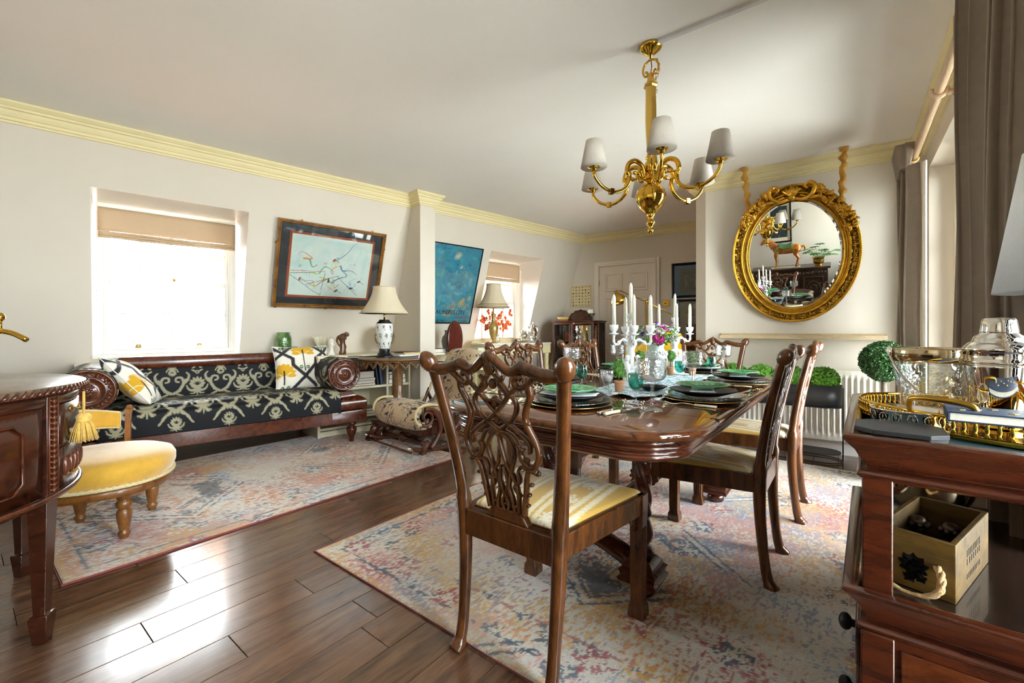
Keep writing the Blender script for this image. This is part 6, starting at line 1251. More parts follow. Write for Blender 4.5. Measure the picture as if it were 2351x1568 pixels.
# ================================================================ chandelier
ch = thing('chandelier', 'brass six-arm Dutch chandelier with small linen shades over the table', 'chandelier', (-.834, 2.279, 0), 0)
gb = mat('lacquered_brass', '#D8AC42', .05, 8, rough=.07, metal=1); satb = mat('satin_brass', '#DDB65E', .05, 8, rough=.22, metal=1); lsh = clothshade('linen_lampshade', '#E6DED2', .35)
q = MB(); q.lathe([(.001, 2.57), (.058, 2.57), (.060, 2.562), (.054, 2.552), (.045, 2.545), (.034, 2.535), (.02, 2.525), (.008, 2.52), (.006, 2.505), (.001, 2.503)], 32, rf=lambda a, z: 1 + (.02 * math.cos(16 * a) if z < 2.552 else 0)); q.build('ceiling_rose', gb, ch)
for s in (-1, 1): q = MB(); q.tube(cr([(0, 0, 2.50), (s * .03, 0, 2.485), (s * .042, 0, 2.45), (s * .034, 0, 2.42), (s * .02, 0, 2.418), (s * .018, 0, 2.435), (s * .03, 0, 2.44)], 5), .0055, 8); q.build('scroll_hook', gb, ch)
q = MB(); q.tube([(0, 0, 2.51), (.006, 0, 2.46), (0, 0, 2.42)], .003, 6); q.build('flex', DBRASS, ch)
L0 = None
for k in range(13):
    p = (.028 + .012 * math.sin(k * .5), .012, 2.49 - .0135 * k)
    if L0 is None: q = MB(); q.tube([(.006 * math.cos(a), 0, .0105 * math.sin(a)) for a in np.linspace(0, 2 * PI, 11)[:-1]], .0014, 5, closed=True); L0 = q.build('chain_link', DBRASS, ch, loc=p)
    else: dupp(L0, ch, p, (k % 2) * PI / 2)
hexr = lambda r, z, a0=0: [(r * math.cos(k * PI / 3 + a0), r * math.sin(k * PI / 3 + a0), z) for k in range(6)]
q = MB(); q.rings([hexr(r, z) for r, z in ((.012, 2.425), (.018, 2.41), (.022, 2.385), (.026, 2.372), (.038, 2.366), (.038, 2.356), (.030, 2.348), (.028, 2.30), (.029, 2.298), (.030, 2.29), (.029, 2.285), (.031, 2.22), (.030, 2.15), (.024, 2.05), (.019, 2.005), (.024, 2.0), (.024, 1.992), (.019, 1.988))], sm=False); q.build('faceted_column', satb, ch, bev=.001)
q = MB(); q.lathe([(.019, 1.99), (.026, 1.98), (.026, 1.972), (.018, 1.962), (.03, 1.95), (.034, 1.925), (.028, 1.90), (.02, 1.89), (.034, 1.885), (.038, 1.875), (.038, 1.86), (.032, 1.852), (.02, 1.845), (.02, 1.835)][::-1], 32); q.build('knop', gb, ch)
q = MB(); q.lathe([(.02, 1.838), (.045, 1.828), (.07, 1.805), (.079, 1.775), (.075, 1.745), (.055, 1.712), (.032, 1.69), (.022, 1.678)][::-1], 48, rf=lambda a, z: 1 - .035 * abs(math.cos(5 * a)) ** 6); q.build('lobed_ball', gb, ch)
q = MB(); q.lathe([(.020, 1.682), (.024, 1.672), (.014, 1.66), (.012, 1.648), (.02, 1.642), (.024, 1.632), (.02, 1.622), (.010, 1.612), (.009, 1.604), (.015, 1.597), (.016, 1.588), (.010, 1.578), (.001, 1.574)][::-1], 24); q.build('pendant_finial', gb, ch)
def arm():
    r = bpy.data.objects.new('branch', None); COL.objects.link(r); r.parent = ch
    P_ = cr([(.035, 0, 1.865), (.052, 0, 1.862), (.068, 0, 1.875), (.072, 0, 1.90), (.058, 0, 1.912), (.046, 0, 1.902), (.05, 0, 1.886)], 5)
    q = MB(); q.tube(P_, .0085, 10)
    P_ = cr([(.035, 0, 1.868), (.055, 0, 1.925), (.095, 0, 1.948), (.135, 0, 1.93), (.148, 0, 1.89), (.135, 0, 1.86), (.145, 0, 1.815), (.185, 0, 1.782), (.24, 0, 1.772), (.30, 0, 1.795), (.338, 0, 1.835), (.345, 0, 1.862)], 6); q.tube(P_, [.0125 if i < 30 else .0125 - .004 * min(1, (i - 30) / 14) for i in range(len(P_))], 12)
    q.box((.243, 0, 1.772), (.022, .024, .026)); q.ell((.138, 0, 1.862), (.014, .012, .010), 10, 6); q.ell((.10, 0, 1.885), .012, 10, 6); q.tube([(.07, 0, 1.88), (.10, 0, 1.885), (.14, 0, 1.875)], .006, 8); o1 = q.build('scroll_arm', gb, ch)
    return o1
A0 = arm(); bpy.data.objects.remove(bpy.data.objects['branch'])
q = MB(); q.lathe([(.001, 1.858), (.012, 1.86), (.013, 1.872), (.022, 1.878), (.045, 1.888), (.048, 1.893), (.042, 1.892), (.012, 1.882), (.012, 1.90), (.001, 1.90)], 28, frm((.345, 0, 0))); C0 = q.build('drip_pan', gb, ch)
q = MB(); q.lathe([(.001, 1.895), (.008, 1.895), (.008, 1.955), (.001, 1.96)], 12, frm((.345, 0, 0))); K0 = q.build('candle_tube', black, ch)
q = MB(); q.lathe([(.066, 1.882), (.040, 2.015), (.038, 2.015), (.064, 1.882)], 40, frm((.345, 0, 0))); S0 = q.build('lamp_shade', lsh, ch)
for k in range(6):
    a = R(-62 + 60 * k)
    for o in (A0, C0, K0, S0):
        if k == 0: o.rotation_euler = (0, 0, a)
        else: dupp(o, ch, None, a)
# ================================================================ oval gilt mirror, leaning out from the wall
gilt = mat('gilt_gesso', '#C8952E', .25, 22, .2, 90, .002, rough=.28, metal=.85); giltd = mat('dark_gilt_carving', '#8A6418', .5, 30, .3, 80, .002, rough=.38, metal=.8)
mi = thing('wall_mirror', 'oval mirror in a heavy carved gilt frame hung from mustard silk straps', 'mirror'); TILT = R(7.9)
mi.matrix_world = MX.Translation((-.395, 4.575, 1.735)) @ MX.Rotation(R(.6), 4, 'Z') @ MX.Rotation(TILT, 4, 'X')
MA, MBB = .355, .475
def ov(k, f=0.): a = 2 * PI * k; return ((MA + f) * math.cos(a), (MBB + f) * math.sin(a))
q = MB(); q.surf(lambda u, v: (ov(u)[0] * v * .95, -.012, ov(u)[1] * v * .95), 96, 2, cu=True); q.build('mirror_glass', mat('silvered_glass', '#F2F4F2', 0, rough=.0, metal=1), mi)
q = MB(); q.surf(lambda u, v: (ov(u)[0] * (.95 + .06 * v), -.012 + .004 * v, ov(u)[1] * (.95 + .06 * v)), 96, 1, cu=True); q.build('bevelled_rim', mat('silvered_bevel', '#E6EDF0', 0, rough=.0, metal=1), mi)
pf = [(0, -.004), (0, -.02), (.01, -.03), (.02, -.028), (.026, -.018), (.034, -.022), (.04, -.036), (.052, -.042), (.06, -.036), (.066, -.026), (.09, -.03), (.10, -.034), (.104, -.044), (.112, -.05), (.12, -.044), (.124, -.03), (.124, .012), (0, .012)]
q = MB(); q.rings([[(ov(k / 128, f)[0], y, ov(k / 128, f)[1]) for f, y in pf] for k in range(128)], cap=False); n = len(pf); nvt = len(q.v); q.f += [(127 * n + j, 127 * n + (j + 1) % n, (j + 1) % n, j) for j in range(n)]; q.s += [True] * n; q.build('moulded_frame', gilt, mi)
for f, r, nm, N in ((.006, .0045, 'inner_rope', 150), (.118, .0055, 'outer_rope', 190)):
    q = MB(); q.tube([(ov(k / (N * 2), f + .003 * math.cos(k * PI))[0], -.034 - (.012 if f > .1 else 0) + .003 * math.sin(k * PI), ov(k / (N * 2), f)[1]) for k in range(N * 2)], [r * (1 + .35 * (k % 2)) for k in range(N * 2)], 6, closed=True); q.build(nm, gilt, mi)
q = MB(); rg = random.Random(4)
for k in range(520): u = rg.random(); f = rg.uniform(.066, .10); x, z = ov(u, f); a = rg.random() * 3; s = rg.uniform(.5, 1.2); q.ell((x, -.034 - rg.random() * .006, z), (.014 * s, .011, .007 * s), 6, 4, R_=MX.Rotation(a, 4, 'Y'))
q.build('carved_band', giltd, mi, kind='stuff')
def sprays(u0, u1, n, nm):
    q = MB()
    for k in range(n):
        u = u0 + (u1 - u0) * rg.random(); x, z = ov(u, rg.uniform(.05, .125)); a = rg.random() * 6.28; s = rg.uniform(.8, 1.5)
        for j in range(3): q.ell((x + .010 * math.cos(a + j * 2.1), -.055 - rg.random() * .014, z + .010 * math.sin(a + j * 2.1)), (.02 * s, .016, .009 * s), 6, 4, R_=MX.Rotation(a + j, 4, 'Y'))
    return q.build(nm, gilt, mi, kind='stuff')
sprays(.05, .19, 46, 'flower_spray'); sprays(.31, .42, 40, 'flower_spray'); 
q = MB()
for k in range(7): a = PI / 2 + (k - 3) * .26; L_ = .10 - .008 * abs(k - 3); q.tube([(0, -.05, .475), (.5 * L_ * math.cos(a), -.075, .485 + .5 * L_ * math.sin(a)), (L_ * 1.1 * math.cos(a), -.055, .495 + L_ * math.sin(a)), (L_ * 1.25 * math.cos(a), -.068, .495 + L_ * .86 * math.sin(a))], [.010, .013, .014, .006], 8)
q.ell((0, -.07, .485), (.032, .02, .024)); q.build('shell_crest', gilt, mi)
for s in (-1, 1):
    q = MB(); q.tube(cr([(s * .03, -.06, .475), (s * .09, -.07, .46), (s * .15, -.07, .50), (s * .165, -.07, .56), (s * .125, -.075, .59), (s * .095, -.07, .565), (s * .115, -.065, .545)], 6), [.016] * 12 + [.02] * 12 + [.012] * 13, 8); q.tube(cr([(s * .06, -.05, .50), (s * .12, -.06, .47), (s * .20, -.06, .465), (s * .25, -.06, .43), (s * .235, -.06, .40)], 6), .013, 8); q.tube(cr([(s * .15, -.06, .55), (s * .20, -.06, .56), (s * .235, -.055, .53)], 5), [.014 - .001 * k for k in range(11)], 8); q.build('acanthus_scroll', gilt, mi)
for s, (px_, pz) in ((-1, (-.34, .33)), (1, (.34, .35))):
    lab = 'twisted mustard silk strap holding the %s side of the mirror' % ('left' if s < 0 else 'right'); o = thing('silk_strap', lab, 'strap', (0, 0, 0), 0, 'mustard straps of the mirror')
    top = V((-.77 if s < 0 else -.035, 4.50, 2.568)); bot = mi.matrix_world @ V((px_, .015, pz)); silk = mat('mustard_silk', '#C08A10', .12, 12, .3, 40, .01, rough=.4, sheen=.5)
    P_ = [top.lerp(bot, k / 40) + V((.006 * math.sin(k * .7), 0, 0)) for k in range(41)]; q = MB(); n = 12; L = []
    for k, p in enumerate(P_):
        w = .022 + .005 * math.sin(k * 1.1 + s); tw = k * .45; L.append([(p.x + w * (1 + .25 * math.cos(2 * (a - tw))) * math.cos(a), p.y + .6 * w * math.sin(a), p.z) for a in np.linspace(0, 2 * PI, n + 1)[:-1]])
    q.rings(L); q.build('twisted_cloth', silk, o); q = MB(); q.ell(tuple(top - V((0, 0, .018))), (.034, .024, .02), 12, 8); q.build('gathered_knot', silk, o)
# ================================================================ ledge, radiator, planter, topiary tree
MWM = lambda x, z, y=0: MX.Translation((x, YM(x) - y, z)) @ MX.Rotation(RM, 4, 'Z')
oak = wood('pale_oak', '#B99F78', '#DCC8A4', (1.2, 12, 12), .6, 0, .4)
o = thing('picture_ledge', 'pale oak picture ledge on the wall below the gilt mirror', 'shelf'); o.matrix_world = MWM(-.995, .985); q = MB(); q.bb(0, 1.235, -.085, 0, 0, .016); q.bb(0, 1.235, -.012, 0, .016, .05); q.build('board', oak, o, bev=.002); q = MB(); q.bb(0, 1.235, -.097, -.085, 0, .032); q.build('front_lip', oak, o, bev=.002)
radm = mat('radiator_enamel', '#EDE6D8', .01, 10, rough=.35)
o = thing('radiator', 'long cream panel radiator on the wall under the oak ledge', 'radiator'); o.matrix_world = MWM(-.985, 0); wr = 1.235
q = MB(); n = 31; pitch = wr / n
def rp_(u, v):
    x = u * wr; z = .13 + .59 * v; k = (x / pitch) % 1; g = max(0, min(1, (abs(k - .5) - .22) / .09)); e = min(1, max(0, (min(v, 1 - v) * .59 - .045) / .02)); return (x, -.085 + .012 * (1 - g) * e, z)
q.surf(rp_, n * 8, 24); q.build('front_panel', radm, o); q = MB(); q.bb(0, wr, -.084, -.03, .125, .135); q.bb(0, wr, -.084, -.03, .715, .725); q.bb(0, .008, -.084, -.03, .13, .72); q.bb(wr - .008, wr, -.084, -.03, .13, .72); q.bb(.0, wr, -.035, -.03, .13, .72); q.build('casing', radm, o)
q = MB(); q.tube([(.03, -.055, .16), (-.02, -.055, .16), (-.02, -.055, 0)], .0075, 8); q.ell((-.02, -.055, .16), (.014, .014, .02)); q.tube([(wr - .03, -.055, .16), (wr + .02, -.055, .16), (wr + .02, -.055, 0)], .0075, 8); q.build('pipe', radm, o)
for x in (.25, wr - .25): q = MB(); q.bb(x - .012, x + .012, -.03, .0, .2, .62); q.build('bracket', radm, o)
blk = mat('black_powder_coat', '#1B1B1C', .05, 20, rough=.45)
pl = thing('planter', 'black oval planter box on thin wire legs in front of the radiator', 'planter', (-.505, 4.375, 0), R(1))
def stad(hx, r, n=10): return [(hx - r + r * math.cos(a), r * math.sin(a)) for a in np.linspace(-PI / 2, PI / 2, n)] + [(-hx + r + r * math.cos(a), r * math.sin(a)) for a in np.linspace(PI / 2, 3 * PI / 2, n)]
HX, HR = .465, .125; q = MB(); q.rings([[(x, y, z) for x, y in stad(HX - e, HR - e)] for e, z in ((0, .445), (0, .62), (.004, .62), (.004, .455))], sm=True); q.build('box', blk, pl)
q = MB(); q.tube([(x, y, .008) for x, y in stad(HX, HR, 14)], .005, 6, closed=True); q.tube([(x, y, .445) for x, y in stad(HX, HR, 14)], .004, 6, closed=True); q.build('wire_frame', blk, pl)
lg = None
for x, y in ((HX, 0), (-HX, 0), (.0, HR), (.0, -HR), (.03, -HR), (-.03, HR)): q = MB(); q.cyl((x, y, .008), (x, y, .6), .0045, n=8); q.build('leg', blk, pl)
q = MB(); q.prism(stad(HX - .01, HR - .01, 14), .07, .078); q.build('lower_shelf', blk, pl)
q = MB(); q.prism(stad(HX - .006, HR - .006, 14), .585, .595); q.build('soil', mat('moss_soil', '#4A3E22', .3, 60, rough=.95), pl)
g0 = None
for k, (x, lab) in enumerate(((.325, 'clipped boxwood ball at the right end of the black planter'), (.11, 'clipped boxwood ball in the middle of the black planter'), (-.11, 'clipped boxwood ball left of the middle in the black planter'), (-.325, 'clipped boxwood ball at the left end of the black planter'))):
    loc = (-.505 + x, 4.375 + x * .017, .66)
    if g0 is None:
        g0 = thing('boxwood_ball', lab, 'plant', loc, 0, 'boxwood balls in the planter'); foliage(ballfn((0, 0, 0), (.112, .108, .092)), 3400, .021, 21, 'foliage', leafmat('bright_boxwood', '#3D8A1C', '#93D04A'), g0, ((0, 0, 0), (.105, .10, .085))); q = MB(); q.cyl((0, 0, -.066), (0, 0, 0), .01, n=6); q.build('stem', bark, g0)
    else: dup(g0, lab, loc, 1.1 * k)
tt = thing('topiary_tree', 'round boxwood topiary tree beside the curtain behind the drinks trolley', 'topiary', (.19, 3.98, 0))
foliage(ballfn((0, 0, .847), (.128, .128, .128), .10), 7500, .021, 31, 'foliage', boxd, tt, ((0, 0, .847), (.125, .125, .125)))
q = MB(); q.tube([(0, 0, .16), (.004, 0, .45), (0, 0, .75)], .017, 10); q.build('trunk', mat('grey_bark', '#8A8274', .2, 30, .4, 60, rough=.9), tt); q = MB(); q.lathe([(.001, 0), (.085, 0), (.115, .17), (.12, .18), (.115, .19), (.10, .175), (.001, .16)], 28); q.build('pot', mat('grey_pot', '#8D9098', rough=.5), tt)
# ================================================================ curtain rod and curtains
rodm = wood('beech_rod', '#D9B48C', '#EFD3B0', (12, 1, 12), .45, .2, .4); RX, RZ = .372, 2.318
rd = thing('curtain_rod', 'round beech curtain pole along the right window', 'curtain rod', (RX, 0, RZ)); q = MB(); q.cyl((0, .35, 0), (0, 4.30, 0), .0215, n=24); q.build('pole', rodm, rd); q = MB(); q.ell((0, 4.32, 0), (.034, .034, .034)); q.build('finial', rodm, rd)
for y in (3.18, 1.2):
    q = MB(); q.lathe([(.001, .001), (.036, .001), (.036, .012), (.022, .022), (.018, .03), (.026, .038), (.026, .044), (.015, .052), (.018, .060), (.013, .07), (.013, .085)], 20, frm((XW - RX, y, -.02)) @ MX.Rotation(R(-90), 4, 'Y')); q.tube([(-.030 * math.cos(a) + .0, y, -.030 * math.sin(a)) for a in np.linspace(-.5, PI + .35, 14)], .012, 8, up=(0, 1, 0), r2=.014); q.build('bracket', rodm, rd)
cur = mat('taupe_curtain_cloth', '#8A7A69', .06, 30, .25, 700, .001, rough=.9, sheen=.35); lining = mat('curtain_lining', '#EDE7DA', rough=.9)
for y in (4.255, 4.28): q = MB(); q.tube([(.028 * math.cos(a), y, .028 * math.sin(a)) for a in np.linspace(0, 2 * PI, 17)[:-1]], .004, 6, closed=True, up=(0, 1, 0)); q.build('brass_ring', BRASS, rd)
cu = thing('curtain', 'gathered taupe curtain hanging in the corner at the far end of the window', 'curtain', (0, 0, 0), 0, 'taupe curtains')
def fold(y0, y1, x0, amp, nf, z0, z1, seed, gather=1.):
    rg = random.Random(seed); ph = [rg.uniform(-.5, .5) for _ in range(8)]
    def f(u, v):
        z = z1 + (z0 - z1) * v; a = u * nf * 2 * PI + ph[int(u * 7.99)] * .0 + 1.2 * math.sin(u * 7 + seed); w = amp * (.7 + .3 * math.sin(u * 13 + seed)) * (1 + .25 * v); c = (y0 + y1) / 2; hw = (y1 - y0) / 2 * (1 if gather == 1 else 1 - (1 - gather) * math.exp(-((v - .03) / .12) ** 2))
        return (x0 + w * math.sin(a) + .006 * math.sin(v * 9 + u * 5), c + (u * 2 - 1) * hw + .25 * w * math.sin(2 * a), z)
    return f
q = MB(); q.surf(fold(4.02, 4.40, .335, .045, 7, .02, 2.20, 2), 150, 30); q.build('drape', cur, cu, solid=.004)
q = MB(); q.surf(lambda u, v: ((.335 - .03) + .05 * math.sin(u * 8 * 2 * PI) * (1 - .5 * v), 4.05 + .33 * u, 2.36 - .17 * v), 160, 6); q.build('pinch_heading', cur, cu, solid=.006)
q = MB(); q.surf(lambda u, v: (.40 + .01 * math.sin(u * 9), 3.99 + .05 * u, 2.2 - 2.17 * v), 10, 20); q.build('lining_edge', lining, cu, solid=.003)
cv = thing('curtain', 'wide taupe curtain hanging in deep folds at the right edge, nearest the camera', 'curtain', (0, 0, 0), 0, 'taupe curtains')
q = MB(); q.surf(fold(1.58, 2.56, .372, .055, 8, .02, 2.36, 5), 330, 24); q.build('drape', cur, cv, solid=.004)
q = MB(); q.surf(lambda u, v: (.375 + .03 * math.sin(u * 60), 1.60 + .94 * u, 2.36 + .05 * v), 200, 2); q.build('pinch_heading', cur, cv, solid=.006)
# ================================================================ drinks trolley
tm = wood('trolley_mahogany', '#260E07', '#582613', (2, 9, 9), .25, .4, .7); tq = MX.Translation((-.012, 1.10, 0)) @ MX.Rotation(R(-1.5), 4, 'Z')
tro = thing('drinks_trolley', 'two-tier mahogany drinks trolley with blue tray top in the right foreground', 'trolley', (-.012, 1.10, 0), R(-1.5))
inset = mat('blue_leather_inset', '#5B7C86', .08, 10, rough=.35, coat=.3); LXX, LYY = .62, .74
def tray(z, nm, surfm):
    q = MB(); L = [[(LXX / 2 + (LXX / 2 - d) * sx, LYY / 2 + (LYY / 2 - d) * sy, zz) for sx, sy in ((-1, -1), (1, -1), (1, 1), (-1, 1))] for d, zz in ((.045, z - .09), (.03, z - .088), (.022, z - .08), (.026, z - .07), (.04, z - .066), (.032, z - .055), (.02, z - .03), (.004, z - .012), (0, z - .006), (0, z), (.012, z + .004), (.024, z), (.032, z - .012), (.034, z - .018))]
    L = [[(x - 0 + 0, y, zz) for x, y, zz in l] for l in L]
    q.rings([[(x, y, zz) for x, y, zz in l] for l in L], sm=False); o1 = q.build(nm, tm, tro, bev=.003, ang=50)
    q = MB(); q.bb(.035, LXX - .035, .035, LYY - .035, z - .018, z - .0165); q.build('inset_panel', surfm, o1); return o1
def shiftx(o): o.location.x += 0
tray(.85, 'tray_top', inset); darkl = mat('dark_leather_inset', '#2A1E18', .2, 10, rough=.22, coat=.5)
q = MB()
rg = random.Random(12)
for k in range(7):
    x, y = rg.uniform(.05, .5), rg.uniform(.05, .6); P_ = [(x, y, .8338)]
    for j in range(6): x += rg.uniform(.0, .06); y += rg.uniform(-.03, .03); P_.append((min(x, .57), max(.04, y), .8338))
    q.tube(P_, .0012, 4, up=(0, 0, 1), r2=.0003)
q.build('gilt_tooling', mat('gilt_line', '#C89A3E', rough=.5), tro)
tray(.545, 'shelf', darkl)
for x, y in ((.055, .05), (LXX - .055, .05), (.055, LYY - .05), (LXX - .055, LYY - .05)):
    q = MB(); q.bb(x - .024, x + .024, y - .024, y + .024, .50, .77); q.build('post', tm, tro, bev=.003)
q = MB(); q.bb(.03, LXX - .03, .03, LYY - .03, .08, .46); q.build('cupboard', tm, tro, bev=.004)
for x in (.055, LXX - .055): q = MB(); q.bb(x - .026, x + .026, .022, .03, .08, .46); q.build('stile', tm, tro, bev=.003)
q = MB(); q.bb(.09, LXX - .09, .026, .030, .10, .44); q.build('side_panel', flame, tro, bev=.003)
for z in (.28, .42): q = MB(); q.bb(.020, .03, .06, LYY - .06, z - .06, z + .03); dd = q.build('drawer', tm, tro, bev=.003); q = MB(); q.cyl((.02, .12, z - .005), (.006, .12, z - .005), .008); q.ell((.002, .12, z - .005), (.013, .018, .018)); q.build('knob', black, dd)
for x, y in ((.07, .07), (LXX - .07, .07), (.07, LYY - .07), (LXX - .07, LYY - .07)): q = MB(); q.cyl((x - .012, y, .03), (x + .012, y, .03), .03, n=18); q.cyl((x, y, .03), (x, y, .08), .01); q.build('castor', DBRASS, tro)
def TR(x, y, z): p = tq @ V((x, y, z)); return tuple(p)
TT = .8345
# gallery tray
gt = thing('gallery_tray', 'large oval brass tray with a pierced gallery rim on the trolley', 'tray', TR(.285, .36, TT), R(-38)); gp = lambda a, f=0: ((.285 + f) * math.cos(a), (.20 + f) * math.sin(a))
q = MB(); q.rings([[(*gp(a, f), z) for a in np.linspace(0, 2 * PI, 97)[:-1]] for f, z in ((-.01, 0), (0, .001), (.006, .004), (.004, .007), (.009, .010), (.004, .013), (0, .013), (-.004, .010), (-.1, .008))]); q.build('tray_base', gb, gt)
q = MB(); q.tube([(*gp(a, .004), .044) for a in np.linspace(0, 2 * PI, 97)[:-1]], .003, 6, closed=True, up=(0, 0, 1), r2=.004); q.build('top_rail', gb, gt)
N = 104; b0_ = None
for k in range(N):
    a = k * 2 * PI / N; x, y = gp(a, .003)
    if b0_ is None: q = MB(); q.tube([(0, 0, .012), (0, 0, .019), (0, 0, .027), (0, 0, .036), (0, 0, .042)], [.0055, .0026, .0042, .0026, .0055], 6); b0_ = q.build('gallery_baluster', gb, gt, loc=(x, y, 0))
    else: dupp(b0_, gt, (x, y, 0))
for a0 in (-PI / 2, PI / 2):
    x, y = gp(a0, .004); s = 1 if a0 > 0 else -1; q = MB(); q.tube(cr([(-.062, y, .042), (-.06, y + s * .004, .06), (-.05, y + s * .008, .075), (0, y + s * .01, .079), (.05, y + s * .008, .075), (.06, y + s * .004, .06), (.062, y, .042)], 5), [.004 + .0025 * math.sin(PI * k / 30) for k in range(31)], 8); q.build('handle', DBRASS, gt)
st = thing('silver_coaster', 'silver wine coaster with a pierced garland rim on the brass tray', 'coaster', TR(.115, .27, TT + .009), 0); q = MB(); q.lathe([(.001, 0), (.064, 0), (.068, .004), (.068, .030), (.072, .033), (.072, .036), (.066, .034), (.064, .006), (.001, .004)], 48); q.build('rim', SILVER, st)
q = MB()
for k in range(16): a = k * PI / 8; T_ = frm((.069 * math.cos(a), .069 * math.sin(a), .018), a); q.tube([T_ @ V((0, .008 * math.cos(b), .010 * math.sin(b))) for b in np.linspace(0, 2 * PI, 11)[:-1]], .0013, 5, closed=True); q.ell(T_ @ V((0, 0, 0)), (.0012, .005, .007), 8, 5)
q.build('medallions', mat('tarnished_silver', '#9C9486', .2, 30, rough=.25, metal=1), st)
crb = thing('ice_bucket', 'cut crystal ice bucket with a silver rim and swing handle', 'ice bucket', TR(.168, .40, TT + .009), .3); crb.scale = (1.12, 1.12, 1.4)
def cutb(a, z): w = 1 if .02 < z < .098 else 0; return 1 + w * .035 * (abs(math.sin(8 * a + z * 125)) * abs(math.sin(8 * a - z * 125))) ** .6
clear2 = thin('heavy_crystal', '#FBFDFD', .55, 1.3)
q = MB(); q.lathe([(.001, 0), (.047, 0), (.052, .006), (.054, .016)] + [(.054 + .0165 * k / 22, .018 + .0037 * k) for k in range(23)] + [(.072, .115), (.066, .115), (.062, .09), (.05, .014), (.001, .01)], 120, rf=cutb); q.build('glass_body', clear2, crb)
q = MB(); q.lathe([(.0735, .100), (.076, .102), (.0775, .122), (.076, .124), (.072, .123), (.072, .102)], 64); q.build('silver_rim', DBRASS if False else mat('warm_silver', '#CDBB98', .05, 8, rough=.1, metal=1), crb)
q = MB(); P_ = [(.081 * math.cos(a), .081 * math.sin(a) * .98, .116 - .085 * math.sin(a) ** 1 if math.sin(a) > 0 else .116) for a in np.linspace(0, PI, 30)]; q.tube([(x, -y, z) for x, y, z in P_], .003, 8, up=(0, 0, 1), r2=.0015); q.build('swing_handle', SILVER, crb); 
for s in (-1, 1): q = MB(); q.ell((s * .08, 0, .116), (.004, .012, .012)); q.build('lug', SILVER, crb)
sh = thing('cocktail_shaker', 'tall polished steel cocktail shaker on the trolley', 'cocktail shaker', TR(.268, .345, TT + .009), 0); chrome = mat('mirror_steel', '#E8E5E0', .02, 6, rough=.03, metal=1)
q = MB(); q.lathe([(.001, 0), (.034, 0), (.037, .003), (.044, .05), (.052, .10), (.056, .135), (.0565, .142)], 64); q.build('body', chrome, sh); q = MB(); q.lathe([(.0565, .142), (.0585, .144), (.0585, .148), (.0565, .15), (.0565, .168), (.059, .172), (.058, .178), (.05, .188), (.043, .192), (.0425, .196), (.040, .203), (.031, .209), (.030, .212)], 64); q.build('strainer_top', chrome, sh); q = MB(); q.lathe([(.030, .211), (.0305, .214), (.0275, .238), (.025, .244), (.001, .246)], 48); q.build('cap', chrome, sh)
for k, (x, y, h) in enumerate(((.41, .52, .09), (.44, .44, .08))): 
    o = thing('crystal_tumbler', ('cut glass tumbler behind the cocktail shaker', 'smaller cut glass tumbler right of the shaker')[k], 'glass', TR(x, y, TT + .0095), 0, 'tumblers on the trolley'); q = MB(); q.lathe([(.001, 0), (.028, 0), (.03, .004), (.034, h), (.032, h), (.028, .012), (.001, .01)], 40, rf=lambda a, z: 1 + .03 * math.cos(16 * a) * (z < h * .7)); q.build('body', clear2, o)
nb = thing('notebook', 'navy notebook with gold stars lying on the tray', 'book', TR(.285, .165, TT + .046), R(-4)); q = MB(); q.bb(-.12, .12, -.055, .055, 0, .003); q.bb(-.12, .12, -.055, .055, .017, .02); q.bb(-.12, -.117, -.055, .055, .003, .017); q.build('cover', mat('navy_cloth', '#24344E', .05, 50, rough=.6), nb, bev=.001); q = MB(); q.bb(-.116, .117, -.052, .052, .003, .017); q.build('pages', mat('book_pages', '#EFEADC'), nb)
q = MB()
for k in range(9): x, y = -.10 + .024 * k, -.02 + .04 * ((k * 7) % 3) / 2; q.tube([(x - .008, y, .0203), (x + .008, y, .0203)], .0014, 4); q.tube([(x, y - .008, .0203), (x, y + .008, .0203)], .0014, 4)
q.build('gold_stars', nail, nb)
slm = mat('black_slate', '#1B1C1E', .15, 60, .3, 200, rough=.55)
for k, (dx, a) in enumerate(((0, 0), (.004, .06), (-.008, .18))):
    o = thing('slate_coaster', ('lowest black slate coaster of the stack on the trolley', 'middle black slate coaster of the stack on the trolley', 'topmost black slate coaster lying askew on the trolley')[k], 'coaster', TR(.098 + dx, .105 + dx, TT + .0095 * k), a - .2, 'slate coasters'); q = MB(); s_ = .062 if k < 2 else .07; q.prism([(x * s_, y * s_) for x, y in ((-1, -.6), (-.6, -1), (.6, -1), (1, -.6), (1, .6), (.6, 1), (-.6, 1), (-1, .6))], 0, .009); q.build('slab', slm, o, bev=.001)
for k in range(2): o = thing('slate_coaster', ('lower black coaster at the far left corner of the trolley', 'upper black coaster at the far left corner of the trolley')[k], 'coaster', TR(.10, .66, TT + .0095 * k), .3 + k * .2, 'slate coasters at the far corner'); q = MB(); q.prism([(x * .055, y * .055) for x, y in ((-1, -.6), (-.6, -1), (.6, -1), (1, -.6), (1, .6), (.6, 1), (-.6, 1), (-1, .6))], 0, .009); q.build('slab', slm, o, bev=.001)
